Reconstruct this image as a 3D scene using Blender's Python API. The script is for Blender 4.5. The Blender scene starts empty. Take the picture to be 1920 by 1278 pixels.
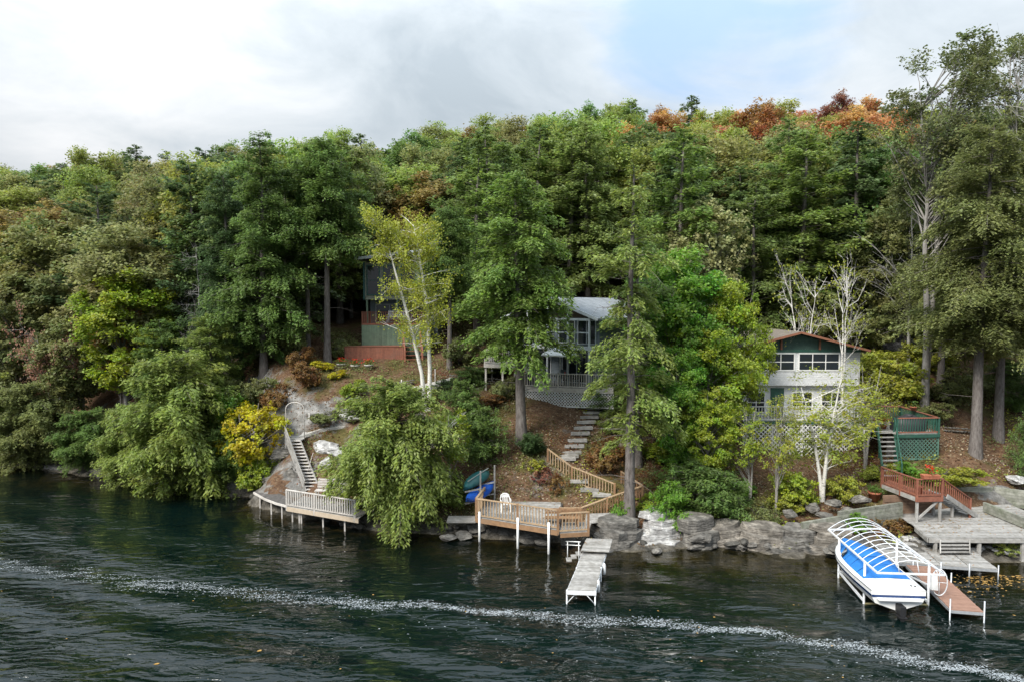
import bpy, math, random
import numpy as np
from mathutils import Vector, Matrix

SC = bpy.context.scene
COL = SC.collection
# ------------------------------------------------------------------ camera
CAMZ = 12.5
F = 1280.0                     # focal length in photo pixels (24 mm on 36 mm)
PITCH = math.atan(69.0 / F)
cam_d = bpy.data.cameras.new('camera')
cam_d.sensor_width = 36.0
cam_d.lens = 24.0
cam_d.clip_start = 0.3
cam_d.clip_end = 3000.0
cam = bpy.data.objects.new('camera', cam_d)
COL.objects.link(cam)
cam.location = (0, 0, CAMZ)
cam.rotation_euler = (math.radians(90) - PITCH, 0, 0)
SC.camera = cam

def at(px, py, Y):
    u = (px - 960) / F; v = (639 - py) / F
    dy = math.cos(PITCH) + v * math.sin(PITCH)
    dz = -math.sin(PITCH) + v * math.cos(PITCH)
    s = Y / dy
    return np.array([u * s, Y, CAMZ + dz * s])

def atz(px, py, z):
    u = (px - 960) / F; v = (639 - py) / F
    dy = math.cos(PITCH) + v * math.sin(PITCH)
    dz = -math.sin(PITCH) + v * math.cos(PITCH)
    s = (z - CAMZ) / dz
    return np.array([u * s, dy * s, z])

# ------------------------------------------------------------------ sky and sun
SUN_EL, SUN_AZ = math.radians(44), math.radians(222)      # azimuth from +Y clockwise: behind the camera, to the left
sun_dir = Vector((math.sin(SUN_AZ) * math.cos(SUN_EL), math.cos(SUN_AZ) * math.cos(SUN_EL), math.sin(SUN_EL)))
world = bpy.data.worlds.new('World')
SC.world = world
world.use_nodes = True
wn, wl = world.node_tree.nodes, world.node_tree.links
wn.clear()
def N(tree, t, **kw):
    n = tree.nodes.new(t)
    for k, v in kw.items():
        if k == 'inp':
            for kk, vv in v.items():
                n.inputs[kk].default_value = vv
        else:
            setattr(n, k, v)
    return n
def math_node(tree, op, a, b=None, clamp=False):
    n = tree.nodes.new('ShaderNodeMath'); n.operation = op; n.use_clamp = clamp
    for i, x in enumerate((a, b)):
        if x is None: continue
        if isinstance(x, (int, float)): n.inputs[i].default_value = x
        else: tree.links.new(x, n.inputs[i])
    return n.outputs[0]
def ramp(tree, fac, stops, interp='LINEAR'):
    n = tree.nodes.new('ShaderNodeValToRGB')
    cr = n.color_ramp; cr.interpolation = interp
    while len(cr.elements) < len(stops): cr.elements.new(0.5)
    for e, (p, c) in zip(cr.elements, stops):
        e.position = p
        e.color = (c, c, c, 1) if isinstance(c, (int, float)) else (c[0], c[1], c[2], 1)
    tree.links.new(fac, n.inputs[0])
    return n.outputs[0]
def mixc(tree, fac, a, b, mode='MIX'):
    n = tree.nodes.new('ShaderNodeMix'); n.data_type = 'RGBA'; n.blend_type = mode; n.clamp_factor = True
    for i, x in ((0, fac), (6, a), (7, b)):
        if isinstance(x, (int, float)): n.inputs[i].default_value = x
        elif isinstance(x, (tuple, list)): n.inputs[i].default_value = (x[0], x[1], x[2], 1)
        else: tree.links.new(x, n.inputs[i])
    return n.outputs[2]

wt = world.node_tree
sky = N(wt, 'ShaderNodeTexSky', sky_type='NISHITA', sun_disc=False, sun_elevation=SUN_EL, sun_rotation=SUN_AZ,
        altitude=300, air_density=1.0, dust_density=1.2, ozone_density=1.0)
sky_s = mixc(wt, 1.0, sky.outputs[0], (0.1, 0.1, 0.1), 'MULTIPLY')
tc = N(wt, 'ShaderNodeTexCoord')
mp = N(wt, 'ShaderNodeMapping', inp={'Scale': (1.0, 1.0, 2.6), 'Location': (0.62, 0.0, 0.1)})
wl.new(tc.outputs['Generated'], mp.inputs[0])
n1 = N(wt, 'ShaderNodeTexNoise', inp={'Scale': 2.6, 'Detail': 8.0, 'Roughness': 0.55, 'Distortion': 0.6})
wl.new(mp.outputs[0], n1.inputs['Vector'])
n2 = N(wt, 'ShaderNodeTexNoise', inp={'Scale': 3.6, 'Detail': 8.0, 'Roughness': 0.58, 'Distortion': 0.5})
mp2 = N(wt, 'ShaderNodeMapping', inp={'Scale': (1.0, 1.0, 2.2), 'Location': (3.1, 1.7, 0.4)})
wl.new(tc.outputs['Generated'], mp2.inputs[0])
wl.new(mp2.outputs[0], n2.inputs['Vector'])
def lobe(px, py, lo, hi):          # a cloud gap or a thick bank in one part of the sky
    d = at(px, py, 100.0) - np.array([0, 0, CAMZ]); d /= np.linalg.norm(d)
    dn = N(wt, 'ShaderNodeVectorMath', operation='DOT_PRODUCT', inp={1: tuple(d)})
    nrm = N(wt, 'ShaderNodeVectorMath', operation='NORMALIZE')
    wl.new(tc.outputs['Generated'], nrm.inputs[0]); wl.new(nrm.outputs[0], dn.inputs[0])
    mr = N(wt, 'ShaderNodeMapRange', interpolation_type='SMOOTHSTEP', inp={1: math.cos(math.radians(hi)), 2: math.cos(math.radians(lo)), 3: 0.0, 4: 1.0})
    wl.new(dn.outputs['Value'], mr.inputs[0])
    return mr.outputs[0]
gap = lobe(1370, 120, 1, 11)
gap2 = lobe(1210, 20, 1, 7)
bright = lobe(330, 170, 1, 20)
grey = lobe(760, 60, 2, 17)
cov = math_node(wt, 'SUBTRACT', math_node(wt, 'SUBTRACT', n1.outputs[0], 0.05), math_node(wt, 'MULTIPLY', gap, 0.20))
cov = math_node(wt, 'SUBTRACT', cov, math_node(wt, 'MULTIPLY', gap2, 0.10))
cov = math_node(wt, 'ADD', cov, math_node(wt, 'MULTIPLY', bright, 0.2))
cov = math_node(wt, 'ADD', cov, math_node(wt, 'MULTIPLY', grey, 0.14))
veil = lobe(1780, 60, 2, 22)
cov = math_node(wt, 'ADD', cov, math_node(wt, 'MULTIPLY', veil, 0.14))
cover = ramp(wt, cov, [(0.24, 0.15), (0.50, 0.95), (1.0, 1.0)], 'EASE')
shade = math_node(wt, 'ADD', n2.outputs[0], math_node(wt, 'MULTIPLY', bright, 0.17))
shade = math_node(wt, 'SUBTRACT', shade, math_node(wt, 'MULTIPLY', grey, 0.12))
cloud = ramp(wt, shade, [(0.28, (0.36, 0.41, 0.45)), (0.52, (0.50, 0.545, 0.58)), (0.82, (0.74, 0.75, 0.76))])
# thin veil keeps the clear gap pale
sky_v = mixc(wt, 0.72, sky_s, (0.36, 0.51, 0.72))
skyc = mixc(wt, cover, sky_v, cloud)
# an overcast sky is brighter overhead; gain raised beyond that to lift ambient light
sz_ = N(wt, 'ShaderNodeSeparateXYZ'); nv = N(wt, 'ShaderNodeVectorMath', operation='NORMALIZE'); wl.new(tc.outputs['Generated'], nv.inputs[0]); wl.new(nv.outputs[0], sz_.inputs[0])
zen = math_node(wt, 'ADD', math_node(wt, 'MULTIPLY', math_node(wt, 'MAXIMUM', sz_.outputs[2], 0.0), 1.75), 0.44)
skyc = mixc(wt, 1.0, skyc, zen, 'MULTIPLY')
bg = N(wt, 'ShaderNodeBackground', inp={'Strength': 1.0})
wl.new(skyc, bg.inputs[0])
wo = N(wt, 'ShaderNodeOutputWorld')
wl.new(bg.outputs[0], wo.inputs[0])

sl = bpy.data.lights.new('sun', 'SUN'); sl.energy = 3.3; sl.angle = math.radians(22); sl.color = (1.0, 0.95, 0.86)
so = bpy.data.objects.new('sun', sl); COL.objects.link(so)
so.rotation_euler = (-sun_dir).to_track_quat('-Z', 'Y').to_euler()
so.location = (-40, -40, 60)

SC.view_settings.view_transform = 'Standard'
SC.view_settings.look = 'None'
SC.view_settings.exposure = 0.75
SC.view_settings.gamma = 1.0
SC.view_settings.use_curve_mapping = False
SC.render.engine = 'CYCLES'
cy = SC.cycles
cy.max_bounces = 6; cy.diffuse_bounces = 4; cy.glossy_bounces = 3; cy.transmission_bounces = 4
cy.transparent_max_bounces = 8; cy.volume_bounces = 0
cy.caustics_reflective = False; cy.caustics_refractive = False
cy.use_denoising = True
cy.sample_clamp_indirect = 6.0

# ------------------------------------------------------------------ materials
MATS = {}
def new_mat(name):
    m = bpy.data.materials.new(name); m.use_nodes = True
    t = m.node_tree; t.nodes.clear()
    out = t.nodes.new('ShaderNodeOutputMaterial')
    return m, t, out

def surf(name, c1, c2=None, scale=4.0, rough=0.7, bump=0.3, bscale=None, stretch=(1, 1, 1), metallic=0.0, rnd=0.12,
         spec=0.4, bdist=0.01, stain=None, stain_amt=0.4):
    """painted wood, timber, metal, plastic: two tones of noise, piece-to-piece variation, weather stains, fine relief"""
    if name in MATS: return MATS[name]
    m, t, out = new_mat(name)
    p = N(t, 'ShaderNodeBsdfPrincipled', inp={'Roughness': rough, 'Metallic': metallic, 'Specular IOR Level': spec})
    tcn = N(t, 'ShaderNodeTexCoord'); mpn = N(t, 'ShaderNodeMapping', inp={'Scale': stretch})
    t.links.new(tcn.outputs['Object'], mpn.inputs[0])
    nz = N(t, 'ShaderNodeTexNoise', inp={'Scale': scale, 'Detail': 5.0, 'Roughness': 0.6})
    t.links.new(mpn.outputs[0], nz.inputs['Vector'])
    c2 = c2 or tuple(x * 0.75 for x in c1)
    f = ramp(t, nz.outputs[0], [(0.35, 0.0), (0.65, 1.0)])
    c = mixc(t, f, c1, c2)
    if stain:
        n3 = N(t, 'ShaderNodeTexNoise', inp={'Scale': 1.1, 'Detail': 6.0, 'Roughness': 0.65})
        t.links.new(tcn.outputs['Object'], n3.inputs['Vector'])
        c = mixc(t, math_node(t, 'MULTIPLY', ramp(t, n3.outputs[0], [(0.5, 0.0), (0.66, 1.0)]), stain_amt), c, stain)
    oi = N(t, 'ShaderNodeObjectInfo')
    v = N(t, 'ShaderNodeHueSaturation')
    t.links.new(c, v.inputs['Color'])
    val = math_node(t, 'ADD', math_node(t, 'MULTIPLY', oi.outputs['Random'], 2 * rnd), 1 - rnd)
    t.links.new(val, v.inputs['Value'])
    t.links.new(v.outputs[0], p.inputs['Base Color'])
    if bump:
        nb = N(t, 'ShaderNodeTexNoise', inp={'Scale': bscale or scale * 6, 'Detail': 4.0})
        t.links.new(mpn.outputs[0], nb.inputs['Vector'])
        b = N(t, 'ShaderNodeBump', inp={'Strength': bump, 'Distance': bdist})
        t.links.new(nb.outputs[0], b.inputs['Height']); t.links.new(b.outputs[0], p.inputs['Normal'])
    t.links.new(p.outputs[0], out.inputs[0])
    MATS[name] = m
    return m

# ------------------------------------------------------------------ objects
def tag(o, label=None, cat=None, group=None, kind=None):
    if label: o['label'] = label
    if cat: o['category'] = cat
    if group: o['group'] = group
    if kind: o['kind'] = kind
    return o
def thing(name, label, cat, loc=(0, 0, 0), group=None, rz=0.0):
    o = bpy.data.objects.new(name, None); COL.objects.link(o)
    o.empty_display_size = 0.2
    o.location = tuple(float(x) for x in loc); o.rotation_euler = (0, 0, rz)
    return tag(o, label, cat, group)
def root_loc(p):
    while p.parent: p = p.parent
    return np.array(p.location)
def piece(name, mesh, mat, parent=None, loc=(0, 0, 0), rot=None):
    o = bpy.data.objects.new(name, mesh); COL.objects.link(o)
    if mat and len(mesh.materials) == 0: mesh.materials.append(mat)
    if parent: o.parent = parent
    o.location = tuple(float(x) for x in loc)
    if rot is not None: o.rotation_euler = rot
    return o

class MB:
    """collects simple solids; build() links them as one mesh"""
    def __init__(s): s.v = []; s.f = []; s.smooth = []
    def add(s, verts, faces, smooth=False):
        b = len(s.v); s.v += [tuple(map(float, p)) for p in verts]
        s.f += [tuple(b + i for i in f) for f in faces]; s.smooth += [smooth] * len(faces)
        return s
    def hexa(s, p):       # 8 points: bottom 0-3, top 4-7
        return s.add(p, [(3, 2, 1, 0), (4, 5, 6, 7), (0, 1, 5, 4), (1, 2, 6, 5), (2, 3, 7, 6), (3, 0, 4, 7)])
    def box(s, x0, x1, y0, y1, z0, z1):
        return s.hexa([(x0, y0, z0), (x1, y0, z0), (x1, y1, z0), (x0, y1, z0), (x0, y0, z1), (x1, y0, z1), (x1, y1, z1), (x0, y1, z1)])
    def slab(s, c4, th):  # quad on top, thickness downwards
        c4 = [np.array(c, float) for c in c4]; d = np.array([0, 0, th])
        return s.hexa([c - d for c in c4] + c4)
    def bar(s, a, b, w, h, up=(0, 0, 1), ext=0.0):
        a = np.array(a, float); b = np.array(b, float); d = b - a; L = np.linalg.norm(d); d /= L
        a = a - d * ext; b = b + d * ext
        up = np.array(up, float)
        x = np.cross(d, up)
        if np.linalg.norm(x) < 1e-5: x = np.cross(d, np.array([0, 1.0, 0]))
        x /= np.linalg.norm(x); z = np.cross(x, d)
        x *= w / 2; z = z * h / 2
        return s.hexa([a - x - z, a + x - z, b + x - z, b - x - z, a - x + z, a + x + z, b + x + z, b - x + z])
    def tube(s, pts, r, k=8, smooth=True, caps=True):
        pts = [np.array(p, float) for p in pts]; n = len(pts)
        r = [r] * n if isinstance(r, (int, float)) else r
        vs = []; ref = None
        for i in range(n):
            d = pts[min(i + 1, n - 1)] - pts[max(i - 1, 0)]; d = d / (np.linalg.norm(d) + 1e-9)
            if ref is None:
                ref = np.cross(d, [0, 0, 1.0])
                if np.linalg.norm(ref) < 1e-3: ref = np.cross(d, [0, 1.0, 0])
            ref = ref - d * np.dot(ref, d); ref /= np.linalg.norm(ref) + 1e-9
            o2 = np.cross(d, ref)
            for j in range(k):
                a = 2 * math.pi * j / k
                vs.append(pts[i] + r[i] * (math.cos(a) * ref + math.sin(a) * o2))
        fs = [(i * k + j, i * k + (j + 1) % k, (i + 1) * k + (j + 1) % k, (i + 1) * k + j) for i in range(n - 1) for j in range(k)]
        s.add(vs, fs, smooth)
        if caps:
            b = len(s.v) - n * k
            s.f += [tuple(b + j for j in range(k - 1, -1, -1)), tuple(b + (n - 1) * k + j for j in range(k))]; s.smooth += [False, False]
        return s
    def lathe(s, c, prof, k=14, smooth=True):
        vs = []
        for r, z in prof:
            for j in range(k):
                a = 2 * math.pi * j / k
                vs.append((c[0] + r * math.cos(a), c[1] + r * math.sin(a), c[2] + z))
        n = len(prof)
        fs = [(i * k + j, i * k + (j + 1) % k, (i + 1) * k + (j + 1) % k, (i + 1) * k + j) for i in range(n - 1) for j in range(k)]
        fs += [tuple(range(k - 1, -1, -1)), tuple((n - 1) * k + j for j in range(k))]
        return s.add(vs, fs, smooth)
    def mesh(s, name, off=(0, 0, 0)):
        me = bpy.data.meshes.new(name)
        v = np.array(s.v) - np.array(off)
        me.from_pydata(v.tolist(), [], s.f)
        me.polygons.foreach_set('use_smooth', s.smooth)
        me.update()
        return me
    def build(s, name, mat, parent=None, local=False):
        off = (0, 0, 0) if (parent is None or local) else root_loc(parent)
        return piece(name, s.mesh(name, off), mat, parent)
    def solo(s, name, mat, label, cat, group=None, kind=None):   # a top-level thing of one mesh, origin at its base
        v = np.array(s.v); c = np.array([(v[:, 0].min() + v[:, 0].max()) / 2, (v[:, 1].min() + v[:, 1].max()) / 2, v[:, 2].min()])
        o = piece(name, s.mesh(name, c), mat, None, c)
        return tag(o, label, cat, group, kind)
def lerp(a, b, t): return np.array(a, float) * (1 - t) + np.array(b, float) * t

# ------------------------------------------------------------------ terrain height field
rngT = np.random.default_rng(11)
shore_px = [(-260, 846), (-120, 856), (0, 866), (120, 886), (215, 893), (300, 900), (430, 912), (478, 930), (560, 952), (625, 975),
            (700, 990), (790, 1000), (900, 1002), (980, 1014), (1050, 1018), (1120, 1030), (1210, 1038), (1300, 1028), (1390, 1030),
            (1470, 1038), (1560, 1044), (1650, 1046), (1750, 1048), (1870, 1052), (1930, 1050), (2080, 1052), (2300, 1060)]
shore = np.array([atz(px, py, 0.0)[:2] for px, py in shore_px])
def shore_y(x): return np.interp(x, shore[:, 0], shore[:, 1])
ctrl = []
for (sx, sy) in shore:
    ctrl += [(sx, sy, 0.0), (sx, sy - 3.0, -0.75), (sx, sy - 7, -2.4), (sx, sy - 16, -6.0), (sx, sy - 30, -9.0)]
def C(px, py, Y): ctrl.append(tuple(at(px, py, Y)))
for a in [(-100, 822, 58), (0, 820, 58), (0, 740, 66), (130, 800, 57), (240, 790, 54), (250, 700, 60), (360, 800, 51), (330, 720, 56),
          # left bank and plateau
          (440, 880, 45.0), (470, 830, 46.5), (500, 905, 42.0), (560, 925, 41.0), (560, 850, 43.2), (600, 905, 41.6), (640, 930, 41.0),
          (590, 806, 45.0), (640, 800, 45.6), (640, 760, 46.3), (690, 730, 47.6), (700, 700, 49.0), (560, 760, 46.4), (520, 740, 47.5),
          (493, 698, 50.5), (577, 665, 53.5), (613, 676, 52.0), (640, 690, 50.5), (750, 690, 50.0), (800, 700, 49.0), (700, 672, 53.0), (790, 672, 53.5),
          (680, 650, 56.5), (800, 655, 56.5), (560, 640, 57.5), (470, 650, 57), (800, 766, 44.5), (790, 728, 46.8), (850, 702, 49.5), (720, 800, 43.5), (760, 860, 42.0), (840, 830, 42.5),
          (700, 930, 39.6), (800, 940, 39.0), (850, 960, 38.2),
          # centre slope
          (895, 940, 38.6), (940, 945, 38.4), (1000, 948, 38.3), (1050, 948, 38.2), (960, 880, 40.2), (1010, 900, 39.6), (978, 826, 42.0), (920, 820, 42.6), (930, 780, 44.0), (910, 735, 46.6),
          (1027, 866, 40.6), (1072, 900, 39.6), (1110, 930, 38.5), (1150, 933, 38.2), (1065, 850, 42.0), (1110, 786, 44.6), (1040, 752, 46.0), (1100, 760, 46.0), (960, 700, 50.0), (880, 690, 50.5),
          (1183, 972, 36.4), (1130, 985, 36.2), (1210, 985, 36.2), (1198, 872, 41.0), (1230, 920, 38.6), (1240, 800, 45.0), (1290, 870, 42.0), (1320, 940, 38.4), (1250, 1000, 35.4), (1330, 1000, 35.6),
          # right bank
          (1400, 990, 36.0), (1415, 945, 38.2), (1460, 930, 38.8), (1500, 985, 35.9), (1540, 930, 38.6), (1600, 925, 38.6), (1660, 930, 37.8), (1640, 990, 35.6), (1700, 1000, 35.3), (1400, 880, 42.0), (1500, 872, 43.0), (1600, 876, 42.6),
          (1380, 800, 46.0), (1500, 800, 48.0), (1650, 780, 46.5), (1690, 862, 41.0), (1760, 868, 40.6), (1720, 895, 39.2), (1800, 900, 39.2), (1870, 905, 38.8), (1840, 855, 41.0), (1880, 826, 43.0), (1790, 812, 43.8), (1740, 762, 46.4), (1790, 740, 48.6),
          (1785, 702, 52.0), (1700, 690, 52.5), (1680, 660, 56.0), (1720, 610, 61.0), (1850, 680, 54.0), (1920, 870, 40.8), (1960, 760, 47.0), (1980, 690, 54.0), (2100, 900, 40), (1590, 640, 58.0), (1450, 640, 58.0), (1300, 660, 56.0), (1200, 640, 58.0),
          (1000, 600, 63.0), (1060, 556, 68.0), (900, 600, 63.0), (1180, 545, 70.0)]:
    C(*a)
for px, py in [(1750, 1020), (1850, 1020), (1920, 1010), (1800, 990), (1900, 960)]:
    w = atz(px, py, 0.45 if py > 985 else 0.8); ctrl.append(tuple(w))
SKY_PX = [(-500, 300), (0, 305), (90, 322), (180, 272), (300, 285), (380, 302), (470, 262), (550, 285), (640, 240), (710, 268), (770, 245),
          (860, 215), (960, 210), (1080, 180), (1180, 176), (1260, 190), (1420, 180), (1500, 200), (1580, 172), (1640, 190), (1760, 200), (1920, 200), (2400, 220)]
def sky_py(px): return np.interp(px, [a[0] for a in SKY_PX], [a[1] for a in SKY_PX])
RIDGE = 112.0
for px in range(-500, 2500, 160):
    zr = at(px, float(sky_py(px)), RIDGE)[2] - 17.0
    x = at(px, 500, RIDGE)[0]
    x75 = at(px, 500, 76.0)[0]
    ctrl.append((x, RIDGE, zr)); ctrl.append((x * 1.3, 150.0, zr + 1.0)); ctrl.append((x * 1.6, 240.0, zr - 14))
    ctrl.append((x75, 76.0, 12.6 + 0.10 * (zr - 24)))
for x in (-90, -60, 60, 90):
    ctrl += [(x, 15, -8), (x, 70, 10)]
ctrl = np.array(ctrl)
def tps_fit(P, reg=0.4):
    n = len(P); d = np.linalg.norm(P[:, None, :2] - P[None, :, :2], axis=2)
    K = np.where(d > 0, d * d * np.log(d + 1e-12), 0) + reg * np.eye(n)
    A = np.zeros((n + 3, n + 3)); A[:n, :n] = K
    A[:n, n] = 1; A[:n, n + 1:] = P[:, :2]; A[n, :n] = 1; A[n + 1:, :n] = P[:, :2].T
    b = np.zeros(n + 3); b[:n] = P[:, 2]
    return np.linalg.solve(A, b)
TW = tps_fit(ctrl)
def vnoise(x, y, s, seed):
    r = np.random.default_rng(seed); G = r.random((64, 64))
    X = np.asarray(x) / s + 500.3; Y = np.asarray(y) / s + 500.7
    i = np.floor(X).astype(int); j = np.floor(Y).astype(int); fx = X - i; fy = Y - j
    fx = fx * fx * (3 - 2 * fx); fy = fy * fy * (3 - 2 * fy)
    g = lambda a, b: G[a % 64, b % 64]
    return (g(i, j) * (1 - fx) + g(i + 1, j) * fx) * (1 - fy) + (g(i, j + 1) * (1 - fx) + g(i + 1, j + 1) * fx) * fy - 0.5
def height(x, y):
    x = np.atleast_1d(np.asarray(x, float)).ravel(); y = np.atleast_1d(np.asarray(y, float)).ravel()
    out = np.zeros(len(x)); n = len(ctrl)
    for s in range(0, len(x), 8000):
        xs, ys = x[s:s + 8000], y[s:s + 8000]
        d2 = (xs[:, None] - ctrl[None, :, 0]) ** 2 + (ys[:, None] - ctrl[None, :, 1]) ** 2
        out[s:s + 8000] = (0.5 * d2 * np.log(d2 + 1e-12)) @ TW[:n] + TW[n] + TW[n + 1] * xs + TW[n + 2] * ys
    far = np.clip((y - 60) / 30, 0, 1)
    out += (vnoise(x, y, 3.1, 1) * 0.34 + vnoise(x, y, 1.2, 2) * 0.20 + vnoise(x, y, 0.5, 3) * 0.09) * (1 - far * 0.5) * np.where(out < -1, 0.6, 1.0)
    # nothing of the bank may lie under water or the bed above it
    dsh = y - np.interp(x, shore[:, 0], shore[:, 1])
    out = np.where((dsh > 0.6) & (out < 0.12), 0.12 + 0.1 * vnoise(x, y, 0.7, 5), out)
    out = np.where((dsh < -1.5) & (out > -0.25), -0.25, out)
    return out
def hz(x, y): return float(height([x], [y])[0])
# ------------------------------------------------------------------ ground sheet
def axis(segs):
    out = []
    for a, b, st in segs: out += list(np.arange(a, b, st))
    out.append(segs[-1][1]); return np.array(out)
gx = axis([(-240, -60, 9), (-60, -36, 1.5), (-36, 36, 0.3), (36, 60, 1.5), (60, 240, 9)])
gy = axis([(-80, 16, 12), (16, 28, 1.5), (28, 56, 0.3), (56, 80, 1.0), (80, 150, 3.5), (150, 330, 15)])
GX, GY = np.meshgrid(gx, gy)
GZ = height(GX.ravel(), np.minimum(GY.ravel(), 240)).reshape(GX.shape)
GZ = np.where(GY < 12, np.minimum(GZ, -8), GZ)
GZ = np.clip(GZ, -12, 60)
def grid_mesh(name, X, Y, Z, keep=None):
    ny, nx = X.shape
    V = np.stack([X, Y, Z], -1).reshape(-1, 3)
    idx = np.arange(nx * ny).reshape(ny, nx)
    Q = np.stack([idx[:-1, :-1], idx[:-1, 1:], idx[1:, 1:], idx[1:, :-1]], -1).reshape(-1, 4)
    if keep is not None: Q = Q[keep.ravel()]
    me = bpy.data.meshes.new(name)
    me.vertices.add(len(V)); me.vertices.foreach_set('co', V.ravel())
    me.loops.add(len(Q) * 4); me.loops.foreach_set('vertex_index', Q.ravel().astype(np.int32))
    me.polygons.add(len(Q)); me.polygons.foreach_set('loop_start', np.arange(0, len(Q) * 4, 4, dtype=np.int32))
    me.polygons.foreach_set('use_smooth', np.ones(len(Q), bool))
    me.update(calc_edges=True)
    return me

def ground_material():
    m, t, out = new_mat('leaf_litter_ground')
    p = N(t, 'ShaderNodeBsdfPrincipled', inp={'Roughness': 0.95, 'Specular IOR Level': 0.15})
    geo = N(t, 'ShaderNodeNewGeometry'); sx = N(t, 'ShaderNodeSeparateXYZ'); t.links.new(geo.outputs['Position'], sx.inputs[0])
    sn = N(t, 'ShaderNodeSeparateXYZ'); t.links.new(geo.outputs['True Normal'], sn.inputs[0])
    def nz(scale, det=5, rough=0.6, off=(0, 0, 0)):
        mpn = N(t, 'ShaderNodeMapping', inp={'Location': off}); t.links.new(geo.outputs['Position'], mpn.inputs[0])
        n = N(t, 'ShaderNodeTexNoise', inp={'Scale': scale, 'Detail': det, 'Roughness': rough}); t.links.new(mpn.outputs[0], n.inputs['Vector']); return n.outputs[0]
    vor = N(t, 'ShaderNodeTexVoronoi', inp={'Scale': 9.0}); t.links.new(geo.outputs['Position'], vor.inputs['Vector'])
    leafc = ramp(t, N2(t, vor), [(0.0, (0.045, 0.026, 0.016)), (0.35, (0.11, 0.062, 0.036)), (0.6, (0.17, 0.105, 0.06)), (0.82, (0.085, 0.055, 0.035)), (1.0, (0.25, 0.19, 0.12))])
    soil = ramp(t, nz(2.2), [(0.3, (0.06, 0.036, 0.022)), (0.7, (0.15, 0.088, 0.055))])
    c = mixc(t, ramp(t, nz(1.3, off=(4, 2, 7)), [(0.35, 0.25), (0.65, 0.9)]), soil, leafc)
    moss = ramp(t, nz(5.0, off=(9, 1, 3)), [(0.3, (0.045, 0.05, 0.014)), (0.7, (0.12, 0.105, 0.035))])
    c = mixc(t, ramp(t, nz(0.28, 6, 0.6, (31, 17, 5)), [(0.5, 0.0), (0.58, 0.8)]), c, moss)
    # bare stone where the bank is steep
    rk = ramp(t, nz(1.7, 8, 0.7, (2, 8, 1)), [(0.25, (0.05, 0.048, 0.045)), (0.5, (0.17, 0.165, 0.155)), (0.72, (0.36, 0.35, 0.34))])
    steep = math_node(t, 'ADD', sn.outputs[2], math_node(t, 'MULTIPLY', math_node(t, 'SUBTRACT', nz(0.9, 5), 0.5), 0.55))
    c = mixc(t, ramp(t, steep, [(0.64, 1.0), (0.74, 0.0)]), c, rk)
    # wet, dark stone at the waterline and brown stony bed below it
    wl_ = math_node(t, 'ADD', sx.outputs[2], math_node(t, 'MULTIPLY', math_node(t, 'SUBTRACT', nz(1.5, 4), 0.5), 0.9))
    lo = N(t, 'ShaderNodeMapRange', inp={1: 0.85, 2: 0.35, 3: 0.0, 4: 1.0}); t.links.new(wl_, lo.inputs[0])
    stone = ramp(t, nz(2.6, 7, 0.68), [(0.3, (0.03, 0.028, 0.024)), (0.55, (0.11, 0.10, 0.085)), (0.75, (0.24, 0.225, 0.2))])
    c = mixc(t, lo.outputs[0], c, stone)
    bed = N(t, 'ShaderNodeMapRange', inp={1: 0.05, 2: -0.15, 3: 0.0, 4: 1.0}); t.links.new(sx.outputs[2], bed.inputs[0])
    bedc = ramp(t, nz(1.6, 7, 0.65, (5, 5, 5)), [(0.28, (0.025, 0.02, 0.008)), (0.5, (0.10, 0.075, 0.028)), (0.75, (0.24, 0.19, 0.09))])
    c = mixc(t, bed.outputs[0], c, bedc)
    t.links.new(c, p.inputs['Base Color'])
    b = N(t, 'ShaderNodeBump', inp={'Strength': 0.8, 'Distance': 0.08})
    hsum = math_node(t, 'ADD', nz(6.0, 6, 0.7), math_node(t, 'MULTIPLY', vor.outputs['Distance'], 0.5))
    t.links.new(hsum, b.inputs['Height']); t.links.new(b.outputs[0], p.inputs['Normal'])
    t.links.new(p.outputs[0], out.inputs[0])
    return m
def N2(t, vor):
    s = N(t, 'ShaderNodeSeparateColor'); t.links.new(vor.outputs['Color'], s.inputs[0]); return s.outputs[0]
ground = piece('ground', grid_mesh('ground', GX, GY, GZ), ground_material()); tag(ground, kind='structure')

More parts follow.
